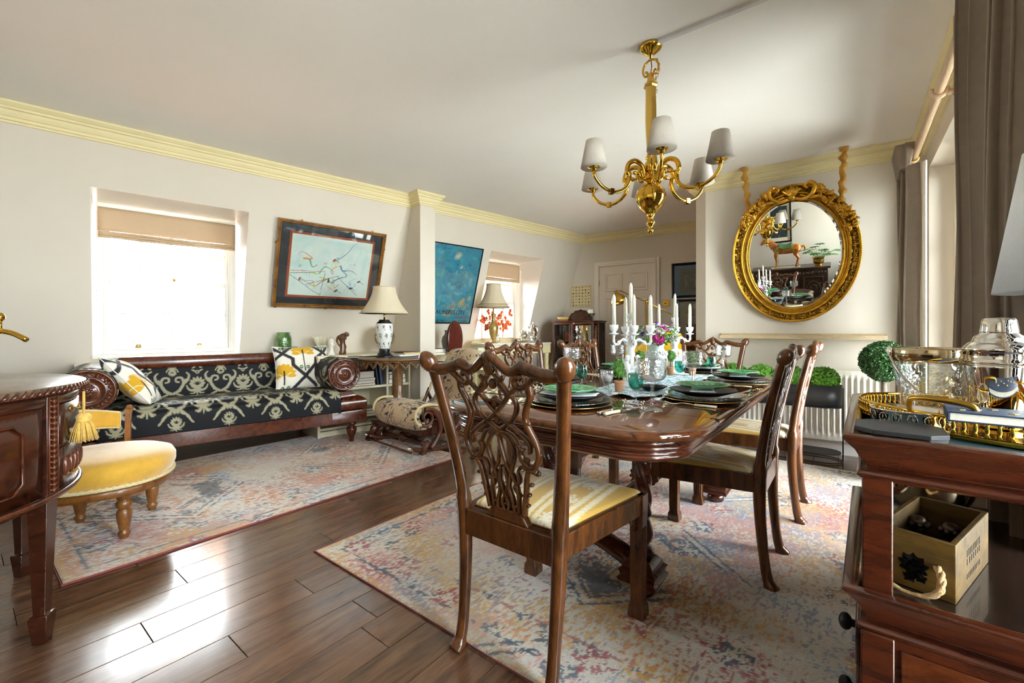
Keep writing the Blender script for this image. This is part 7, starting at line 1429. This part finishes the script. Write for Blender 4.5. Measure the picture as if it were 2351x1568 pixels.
# lower shelf: crate, champagne bucket
cr_ = thing('wooden_crate', 'small open yellow-brown wooden crate with rope handles on the lower shelf', 'crate', (.148, 1.343, .5295), R(-18.5)); crm = wood('crate_wood', '#3E2C0E', '#7A5C1E', (2, 9, 9), .6, .1, .8); CW, CD, CHh = .125, .280, .115
for (x0, x1, y0, y1, nm) in ((-CW / 2, CW / 2, -CD / 2, -CD / 2 + .010, 'side_board'), (-CW / 2, CW / 2, CD / 2 - .010, CD / 2, 'side_board'), (-CW / 2, -CW / 2 + .010, -CD / 2 + .01, CD / 2 - .01, 'end_board'), (CW / 2 - .010, CW / 2, -CD / 2 + .01, CD / 2 - .01, 'end_board')): q = MB(); q.bb(x0, x1, y0, y1, 0, CHh); q.build(nm, crm, cr_, bev=.0015)
q = MB(); q.bb(-CW / 2 + .01, CW / 2 - .01, -CD / 2 + .01, CD / 2 - .01, .003, .01); q.build('bottom_board', crm, cr_)
rope = mat('jute_rope', '#C9A878', .15, 60, .6, 200, .004, rough=.95)
def ropeh(y, sgn):
    P_ = cr([(-.042, y, .066), (-.05, y + sgn * .012, .055), (-.048, y + sgn * .018, .02), (-.02, y + sgn * .02, .0), (.015, y + sgn * .02, .0), (.042, y + sgn * .018, .02), (.045, y + sgn * .012, .05), (.036, y, .062)], 6); q = MB()
    for ph in (0, 2.1, 4.2):
        L = [p + V((.0032 * math.cos(i * .55 + ph), .0032 * math.sin(i * .55 + ph) * .8, .0032 * math.cos(i * .55 + ph + 1.3))) for i, p in enumerate(P_)]; q.tube(L, .0042, 6)
    return q.build('rope_handle', rope, cr_)
ropeh(-CD / 2 - .002, -1); ropeh(CD / 2 + .002, 1)
q = MB(); T_ = MX.Translation((0, -CD / 2 - .0006, .05)) @ MX.Rotation(R(90), 4, 'X')
q.lathe([(.013, 0), (.022, 0)], 28, T_, rf=lambda a, z: 1 + .18 * math.sin(9 * a)); 
for x, z, r in ((0, -.012, .014), (.004, .008, .008), (-.006, -.026, .010), (.012, -.022, .009)): q.lathe([(.0005, .0002), (r, .0002)], 14, T_ @ MX.Translation((x, z, 0)), rf=lambda a, z_: 1 + .25 * math.sin(5 * a))
q.build('printed_emblem', inkb, cr_)
dinkm = mat('faded_ink', '#3A2A12', rough=.8); T_ = MX.Translation((CW / 2 + .0006, 0, .055)) @ FX
q = MB()
for j, (z, n, h) in enumerate(((.075, 9, .014), (.058, 7, .012), (.028, 9, .010))):
    for k in range(n): y = -.052 + k * .104 / (n - 1); q.bb(CW / 2, CW / 2 + .0006, y - .003, y + .003, z - h / 2, z + h / 2) if k % 3 else q.bb(CW / 2, CW / 2 + .0006, y - .004, y + .001, z - h / 2, z + h / 2)
q.build('worn_stencil', dinkm, cr_)
for k, (x, y) in enumerate(((-.02, .03), (.035, .02))):
    o = thing('cork_stopper', ('silver figured bottle stopper inside the crate, left', 'silver figured bottle stopper inside the crate, right')[k], 'stopper', (.148 + x, 1.37 + y, .541), k); q = MB(); q.lathe([(.001, 0), (.012, 0), (.010, .05), (.016, .055), (.014, .062), (.018, .068), (.012, .08), (.001, .084)], 16); 
    for j in range(8): a = j * .8; q.ell((.018 * math.cos(a), .018 * math.sin(a), .066), .006, 6, 5)
    q.build('stopper', mat('old_pewter', '#6E6256', .3, 60, rough=.35, metal=.8), o)
cb2 = thing('champagne_bucket', 'large polished champagne bucket at the back of the lower shelf', 'bucket', TR(.17, .60, .5295), .4); q = MB(); q.lathe([(.001, 0), (.055, 0), (.058, .006), (.05, .014), (.075, .04), (.095, .08), (.103, .12), (.105, .13), (.108, .134), (.105, .138), (.110, .19), (.116, .215), (.112, .215), (.10, .13), (.07, .04), (.001, .02)], 56); q.build('body', mat('warm_silver', '#CDBB98'), cb2)
for s in (-1, 1): q = MB(); q.tube(cr([(s * .108, -.03, .15), (s * .13, -.02, .14), (s * .13, .02, .14), (s * .108, .03, .15)], 5), .005, 8); q.tube(cr([(s * .108, 0, .17), (s * .14, 0, .15), (s * .12, 0, .10), (s * .10, 0, .09)], 5), .006, 8); q.build('handle', mat('warm_silver', ''), cb2)
o = thing('glass_dish', 'shallow glass dish at the right end of the lower shelf', 'dish', TR(.40, .13, .5295)); q = MB(); q.lathe([(.001, 0), (.03, 0), (.05, .012), (.06, .028), (.056, .028), (.045, .014), (.001, .005)], 32, rf=lambda a, z: 1 + .03 * math.cos(12 * a)); q.build('dish', clear2, o)
# big white lamp on the trolley's far right corner
bl = thing('table_lamp', 'glass globe lamp with a large white shade cut by the right edge', 'lamp', TR(.425, .47, TT), 0); wsh = mat('white_cotton_shade', '#EEF1F4', .02, 90, .2, 500, rough=.95); ysh = mat('yellow_shade_lining', '#E8C22A', rough=.6)
q = MB(); q.lathe([(.001, 0), (.05, 0), (.05, .01), (.045, .014), (.02, .02), (.02, .026)], 32); q.build('base', DBRASS, bl); q = MB(); q.lathe([(.018, .026), (.05, .036), (.075, .07), (.082, .105), (.075, .14), (.05, .172), (.02, .186), (.016, .20), (.001, .20)], 40); q.build('glass_globe', clear2, bl); q = MB(); q.cyl((0, 0, .195), (0, 0, .52), .006); q.build('stem', DBRASS, bl)
q = MB(); q.lathe([(.150, .315), (.100, .645)], 56); q.build('lamp_shade', wsh, bl, solid=0); q = MB(); q.lathe([(.148, .3155), (.098, .6445)], 56); q.build('shade_lining', ysh, bl); q = MB()
for k in range(3): a = k * 2.1; q.tube([(0, 0, .50), (.10 * math.cos(a), .10 * math.sin(a), .63)], .0015, 5)
q.build('spider', DBRASS, bl)
# ================================================================ demilune chest, tassel, samovar
dm_ = wood('old_mahogany_chest', '#1E0D07', '#482213', (3, 3, 6), .25, .45, 2.2, scale=2.4); dc = thing('demilune_chest', 'half-round carved mahogany cabinet on square tapered legs at the left edge', 'cabinet', (-2.5, -.30, 0)); DR = .62
def arc(r, n=48, a0=0, a1=PI): return [(r * math.cos(a0 + (a1 - a0) * k / n), r * math.sin(a0 + (a1 - a0) * k / n)) for k in range(n + 1)]
flamed = wood('flame_mahogany_dark', '#1C0C06', '#4E2412', (3, 5, 5), .22, .5, 2.2, scale=2.2)
def dl(r, z, ext=.28): return [(r, -ext, z)] + [(x, y, z) for x, y in arc(r)] + [(-r, -ext, z)]
q = MB(); q.rings([dl(r, z) for r, z in ((DR + .0, .842), (DR + .022, .846), (DR + .024, .866), (DR + .012, .872))], sm=True); q.build('table_top', wood('chest_top', '#3E2C1E', '#7A634E', (2, 6, 6), .28, .3, .8), dc)
q = MB(); N = 76
for k in range(N): a = PI * k / (N - 1); T_ = frm(((DR + .024) * math.cos(a), (DR + .024) * math.sin(a), .856), a); q.tube([T_ @ V((0, -.010, -.010)), T_ @ V((.004, 0, 0)), T_ @ V((0, .010, .011))], [.004, .0065, .004], 6)
q.build('gadrooned_edge', mahogd, dc, kind='stuff')
q = MB(); q.rings([dl(r, z) for r, z in ((DR - .02, .47), (DR - .004, .475), (DR + .004, .485), (DR - .006, .495), (DR - .01, .50), (DR - .01, .80), (DR, .81), (DR, .842))], sm=True); q.build('case', dm_, dc)
q = MB(); q.tube([(x, y, .492) for x, y in arc(DR + .002)], .010, 8, up=(0, 0, 1)); q.build('bead_moulding', mahogd, dc)
AA = math.atan2(.215 + .30, .343)          # bearing of the near right leg
for ang, fr in ((AA, 1), (PI - AA, 1), (.10, 0), (PI - .10, 0)):
    x, y = (DR - .028) * math.cos(ang), (DR - .028) * math.sin(ang); T_ = frm((x, y, 0), ang - PI / 2); q = MB(); L = [[(a * h, b * h, z) for a, b in ((-1, -1), (1, -1), (1, 1), (-1, 1))] for z, h in ((0, .018), (.09, .026), (.098, .024), (.10, .017), (.115, .017), (.49, .028))]
    q.rings([[tuple(T_ @ V(p)) for p in l] for l in L], sm=False); q.build('leg', dm_, dc, bev=.002)
    if not fr: continue
    q = MB(); T_ = frm(((DR - .006) * math.cos(ang), (DR - .006) * math.sin(ang), 0), ang - PI / 2); q.bb(-.030, .030, -.01, .008, .50, .838, T_); st_ = q.build('stile', dm_, dc, bev=.002); q = MB()
    for k in range(17): z = .515 + .019 * k; q.ell(T_ @ V((0, .009, z)), (.013, .006, .010), 8, 5); 
    for s in (-1, 1): q.tube([T_ @ V((s * .022, .009, .505)), T_ @ V((s * .022, .009, .832))], .003, 6)
    for k in range(17): z = .52 + .019 * k; q.tube([T_ @ V((-.018, .008, z)), T_ @ V((0, .012, z - .01)), T_ @ V((.018, .008, z))], .003, 5)
    q.build('carved_strip', carved, st_, kind='stuff')
def curvedpanel(a0, a1, z0, z1, nm, m, off=.004, notch=0):
    q = MB(); q.surf(lambda u, v: ((DR - .01 + off) * math.cos(a0 + (a1 - a0) * u), (DR - .01 + off) * math.sin(a0 + (a1 - a0) * u), z0 + (z1 - z0) * v), 20, 2); o1 = q.build(nm, m, dc, solid=.008)
    if notch:
        def pt_(a, z): return ((DR + .001) * math.cos(a), (DR + .001) * math.sin(a), z)
        b = (a1 - a0) * .16; zz = .04; n = .03; na_ = n / DR; pts = [pt_(a0 + b + na_, z0 + zz)] + [pt_(a0 + b + na_ + (a1 - a0 - 2 * b - 2 * na_) * k / 10, z0 + zz) for k in range(11)] + [pt_(a1 - b, z0 + zz + n)] + [pt_(a1 - b, z1 - zz - n)] + [pt_(a1 - b - na_ - (a1 - a0 - 2 * b - 2 * na_) * k / 10, z1 - zz) for k in range(11)] + [pt_(a0 + b, z1 - zz - n), pt_(a0 + b, z0 + zz + n)]
        q = MB(); q.tube(pts, .004, 6, closed=True); q.build('panel_moulding', mahogd, o1)
    return o1
curvedpanel(.14, AA - .07, .505, .80, 'side_door', flamed, .004, 1); curvedpanel(PI - AA + .07, PI - .14, .505, .80, 'side_door', flamed, .004, 1)
dwr = curvedpanel(AA + .07, PI - AA - .07, .66, .80, 'drawer', flamed, .006); fz = curvedpanel(AA + .07, PI - AA - .07, .505, .645, 'frieze_panel', dm_, .004)
q = MB()
for k in range(14): a = AA + .12 + k * (PI - 2 * AA - .24) / 13; q.ell(((DR) * math.cos(a), (DR) * math.sin(a), .575), (.012, .012, .035), 8, 5)
q.build('carved_fretwork', carved, fz, kind='stuff')
ka = AA + .20; T_ = frm(((DR - .002) * math.cos(ka), (DR - .002) * math.sin(ka), .775), ka - PI / 2); q = MB(); q.lathe([(.001, .004), (.014, .004), (.014, .0)], 16, T_ @ MX.Rotation(R(-90), 4, 'X')); q.cyl((0, 0, 0), (0, .03, 0), .003, T_=None if False else T_) if False else q.cyl((0, 0, 0), (0, .03, 0), .003, T=T_); q.tube([T_ @ V((.0, .032 + .008 * math.cos(a), .010 + .010 * math.sin(a))) for a in np.linspace(0, 2 * PI, 13)[:-1]], .0022, 6, closed=True); q.build('key', DBRASS, dwr)
tas = mat('gold_silk_fringe', '#D8AC4C', .2, 90, .5, 300, rough=.6, sheen=.5); kx, ky = -2.5 + (DR + .034) * math.cos(ka), -.30 + (DR + .034) * math.sin(ka)
ta = thing('key_tassel', 'gold silk tassel hanging from the cabinet key', 'tassel', (kx, ky, .822)); q = MB(); q.tube([(.0, 0, .012), (.003, 0, -.03), (.0, 0, -.075)], .0032, 6); q.tube([(.003, .0, .012), (-.003, 0, -.03), (.002, 0, -.075)], .0032, 6); q.build('cord', tas, ta); q = MB(); q.lathe([(.001, -.068), (.012, -.072), (.017, -.082), (.015, -.095), (.017, -.10), (.001, -.102)][::-1], 20); q.build('tassel_head', tas, ta)
q = MB(); rg = random.Random(3)
for k in range(90): a = rg.random() * 6.28; r = rg.uniform(.6, 1.); q.tube([(.014 * r * math.cos(a), .014 * r * math.sin(a), -.097), (.022 * r * math.cos(a + .1), .022 * r * math.sin(a + .1), -.125), (.031 * r * math.cos(a + .15), .031 * r * math.sin(a + .15), -.165 - .008 * rg.random())], .0016, 4)
q.build('fringe', tas, ta, kind='stuff'); ta.scale = (1.35, 1.35, 1.0)
sm_ = thing('brass_samovar', 'brass urn whose curved tap pokes in at the left edge', 'urn', (-2.56, -.02, .873), 0); q = MB(); q.lathe([(.001, 0), (.07, 0), (.07, .012), (.03, .03), (.03, .05), (.09, .09), (.115, .15), (.11, .22), (.08, .27), (.04, .29), (.03, .31), (.05, .33), (.001, .35)], 36); q.build('body', gb, sm_)
sp0 = V((-2.285, .165, 1.025)) - V((-2.56, -.02, .873)); d_ = V((sp0.x, sp0.y, 0)).normalized(); q = MB(); q.tube(cr([d_ * .10 + V((0, 0, .18)), d_ * .20 + V((0, 0, .185)), d_ * .27 + V((0, 0, .18)), V((sp0.x, sp0.y, .155))], 5), [.010] * 8 + [.009] * 8, 8); q.tube([d_ * .23 + V((0, 0, .185)), d_ * .23 + V((0, 0, .225))], .006, 8); q.ell(d_ * .23 + V((0, 0, .235)), (.014, .014, .016)); q.build('tap', gb, sm_)
# ================================================================ yellow nursing chair
yc = thing('nursing_chair', 'low mustard velvet chair with round seat and turned legs beside the cabinet', 'chair', (-3.11, .50, 0), R(70)); yv = mat('mustard_velvet', '#D9A62E', .08, 30, .2, 500, .001, rough=.75, sheen=.9); wal = wood('golden_walnut', '#5A3212', '#A0672C', (6, 6, 2), .35, .3, .8)
def sp_(a, r, f=.10): c, s = math.cos(a), math.sin(a); e = .62; return (r * math.copysign(abs(c) ** .9, c), r * .98 * math.copysign(abs(s) ** .9, s))
q = MB(); q.rings([[(*sp_(a, r), z) for a in np.linspace(0, 2 * PI, 65)[:-1]] for r, z in ((.265, .285), (.285, .30), (.30, .34), (.30, .375), (.285, .402), (.24, .42), (.16, .432), (.06, .437))]); q.build('seat', yv, yc)
q = MB(); q.rings([[(*sp_(a, r), z) for a in np.linspace(0, 2 * PI, 65)[:-1]] for r, z in ((.25, .235), (.272, .24), (.278, .26), (.27, .29), (.25, .29))]); q.build('seat_frame', wal, yc)
q = MB(); N = 150; q.tube([(*sp_(2 * PI * k / N, .288), .292 + .004 * (k % 2)) for k in range(N)], [.009 + .003 * (k % 2) for k in range(N)], 6, closed=True); q.build('braid', gimp, yc)
for a, rl in ((R(-58), .205), (R(50), .265), (R(125), .235), (R(215), .235)):
    x, y = rl * math.cos(a), rl * math.sin(a); q = MB(); q.lathe([(.001, 0), (.017, 0), (.019, .02), (.026, .032), (.026, .04), (.018, .046), (.022, .06), (.028, .10), (.032, .135), (.03, .15), (.022, .158), (.03, .166), (.034, .178), (.034, .192), (.026, .202), (.024, .208), (.03, .212), (.03, .25)], 24, frm((x, y, 0)), rf=lambda a, z: 1 + .02 * math.sin(z * 900)); q.build('leg', wal, yc)
for a, nm in ((R(78), 1), (R(200), 1)):
    x, y = .262 * math.cos(a), .262 * math.sin(a); q = MB(); T_ = frm((x, y, 0), a); q.tube([T_ @ V(p) for p in cr([(-.02, 0, .28), (.0, 0, .36), (-.004, 0, .46), (.004, 0, .57), (.014, 0, .60), (.006, 0, .615)], 4)], [.024, .023, .022, .021, .02, .019, .018, .018, .018, .018, .018, .018, .019, .02, .021, .022, .022, .022, .02, .016, .01], 4, up=(0, 1, 0), r2=.022); q.build('back_post', wal, yc, bev=.003)
q = MB(); q.surf(lambda u, v: ((.262 + .012 * v) * math.cos(R(86 + 106 * u)), (.262 + .012 * v) * math.sin(R(86 + 106 * u)), .50 + .015 * math.sin(PI * u) + (.085 + .02 * math.sin(PI * u)) * v), 30, 6); q.build('padded_back', yv, yc, solid=.03)
q = MB()
for v in (0, 1): q.tube([((.268 + .012 * v) * math.cos(R(86 + 106 * u)) * .94, (.268 + .012 * v) * math.sin(R(86 + 106 * u)) * .94, .50 + .015 * math.sin(PI * u) + (.085 + .02 * math.sin(PI * u)) * v) for u in np.linspace(0, 1, 40)], .006, 6)
q.build('back_braid', gimp, yc)
# ================================================================ behind the camera: seen in the mirror
bc_ = thing('carved_coffer', 'dark carved oak coffer against the wall, seen in the mirror', 'chest', (-.80, -.80, 0)); ok = wood('dark_oak', '#1A0E08', '#4A2C1A', (2, 8, 8), .35, .3, 1)
q = MB(); q.bb(-.60, .60, -.20, .20, .06, .76); q.build('case', ok, bc_, bev=.004); q = MB(); q.bb(-.64, .64, -.23, .23, .76, .80); q.build('lid', ok, bc_, bev=.006)
for k in range(3):
    x = -.38 + .38 * k; q = MB(); L = [[(x + a * (.16 - e), y, .38 + b * (.24 - e)) for a, b in ((-1, -1), (1, -1), (1, 1), (-1, 1))] for e, y in ((0, .20), (0, .215), (.02, .215), (.03, .204))]; q.rings(L, sm=False); pn = q.build('panel', ok, bc_); q = MB(); q.tube([(x + .11 * math.cos(a), .208, .38 + .15 * math.sin(a)) for a in np.linspace(0, 2 * PI, 25)[:-1]], .008, 6, closed=True)
    for j in range(7): a = j * .9; q.ell((x + .05 * math.cos(a), .206, .38 + .08 * math.sin(a)), (.02, .01, .03), 8, 5, R_=MX.Rotation(-a, 4, 'Y'))
    q.build('carving', ok, pn)
q = MB()
for k in range(24): q.ell((-.56 + k * .0487, .205, .69), (.02, .01, .03), 8, 5)
q.build('carved_frieze', ok, bc_, kind='stuff')
for x in (-.55, .55):
    for y in (-.15, .15): q = MB(); q.bb(x - .035, x + .035, y - .035, y + .035, 0, .07); q.build('leg', ok, bc_)
ho_ = thing('ceramic_horse', 'glazed amber and green ceramic horse standing on the coffer, seen in the mirror', 'sculpture', (-.86, -.74, .8005), PI); ho_.scale = (1.25, 1.1, 1); amb = NT('amber_drip_glaze'); setp(amb, rough=.12, coat=.8); vv_ = amb.coord((6, 6, 1.5)); amb.l(amb.ramp(amb.noise(vv_, 3, 3), [(.42, S('#A8560E')), (.55, S('#C98A2E')), (.62, S('#5E8A3C'))]), amb.b.inputs['Base Color']); amb = amb.m
q = MB(); q.bb(-.19, .19, -.075, .075, 0, .015); q.build('plinth', ivory, ho_, bev=.004)
q = MB(); BR = [(-.20, .345, .05, .055), (-.17, .36, .078, .085), (-.10, .355, .08, .088), (-.02, .345, .075, .082), (.07, .355, .08, .09), (.13, .375, .072, .085), (.165, .40, .05, .07)]
q.rings([[(x, wy * math.cos(a), z + wz * math.sin(a)) for a in np.linspace(0, 2 * PI, 19)[:-1]] for x, z, wy, wz in BR])
q.tube(cr([(.13, 0, .40), (.175, 0, .47), (.215, 0, .53), (.235, 0, .555)], 4), [.07, .066, .062, .058, .054, .05, .047, .044, .042, .04, .038, .036, .034], 14); q.tube([(.215, 0, .575), (.265, 0, .545), (.31, 0, .50), (.325, 0, .48)], [.034, .036, .024, .02], 12)
for s in (-1, 1):
    q.ell((.215, s * .022, .61), (.008, .007, .022), 8, 6)
    q.tube(cr([(.11, s * .045, .34), (.125, s * .048, .23), (.115, s * .045, .15), (.12, s * .045, .05), (.13, s * .045, .028)], 4), [.038, .034, .031, .028, .024, .02, .019, .018, .018, .016, .015, .014, .014, .015, .017, .02, .024], 10)
    q.tube(cr([(-.15, s * .045, .35), (-.13, s * .05, .26), (-.165, s * .045, .18), (-.15, s * .045, .10), (-.145, s * .045, .028)], 4), [.055, .05, .045, .038, .03, .026, .022, .02, .02, .017, .016, .015, .015, .016, .018, .02, .024], 10)
    q.ell((.135, s * .045, .022), (.026, .02, .010), 8, 5); q.ell((-.14, s * .045, .022), (.026, .02, .010), 8, 5)
q.tube(cr([(-.20, 0, .37), (-.235, 0, .39), (-.25, 0, .36), (-.245, 0, .32)], 4), [.022 - .001 * k for k in range(13)], 8); q.build('body', amb, ho_)
q = MB(); q.surf(lambda u, v: (-.09 + .17 * u, .092 * math.cos(PI * (.08 + .84 * v)), .345 + .105 * math.sin(PI * (.08 + .84 * v)) + .03 * abs(2 * u - 1) ** 3), 14, 20); q.build('saddle', mat('green_glaze_cloth', '#4E7A44', .5, 20, rough=.15, coat=.7), ho_, solid=.012)
mp = thing('monstera_plant', 'split-leaf plant in a brass pot on the coffer, seen in the mirror', 'plant', (-.34, -.72, .8005)); q = MB(); q.lathe([(.001, 0), (.055, 0), (.06, .01), (.045, .025), (.075, .05), (.085, .09), (.08, .12), (.09, .15), (.10, .155), (.085, .15), (.07, .12), (.001, .1)], 32, rf=lambda a, z: 1 + .02 * math.cos(12 * a) * (.03 < z < .13)); q.build('brass_pot', DBRASS, mp)
lfm = leafmat('monstera_leaf', '#2E6B2A', '#6FA852')
for k in range(13):
    a = k * 2.4; el = .35 + .9 * ((k * 7) % 5) / 5; L_ = .20 + .05 * (k % 3); d = V((math.cos(a) * math.cos(el), math.sin(a) * math.cos(el), math.sin(el))); b = V((0, 0, .13)) + d * L_; q = MB(); q.tube([(0, 0, .11), V((0, 0, .12)) + d * L_ * .5 + V((0, 0, .02)), b], .003, 5); stm = q.build('stalk', lfm, mp); f = (V((d.x, d.y, -.15))).normalized(); sdd = f.cross(V((0, 0, 1))).normalized(); q = MB()
    for j in range(7):
        t = -1.25 + j * .417; dd = (f * math.cos(t) + sdd * math.sin(t)); Lr = .13 * (1.1 - .25 * abs(t)); n_ = dd.cross(V((0, 0, 1))).normalized() * .034; q.add([b, b + dd * Lr * .55 + n_, b + dd * Lr + V((0, 0, -.012)), b + dd * Lr * .55 - n_], [(0, 1, 2, 3)], False)
    q.build('leaf', lfm, stm)
o = thing('framed_collage', 'narrow framed dark picture behind the camera, seen at the top of the mirror', 'picture'); o.matrix_world = MX.Translation((-.98, -1.049, 1.66)) @ MX.Rotation(PI, 4, 'Z'); frame(o, .42, .80, .03, .03, bf); q = MB(); q.bb(-.2, .2, -.01, 0, -.39, .39); q.build('mount', ivory, o); c = etching(9, 1, 1, '#26343C', ['#2E4A2E', '#1A2A4A', '#6E8A3A']); u, v = np.meshgrid(np.linspace(0, 1, 60), np.linspace(0, 1, 90), indexing='ij'); npgrid('print', np.stack([-.14 + u * .28, np.full_like(u, -.0105), -.3 + v * .6], -1), paper, o, c.at(u * .99, v * .99))
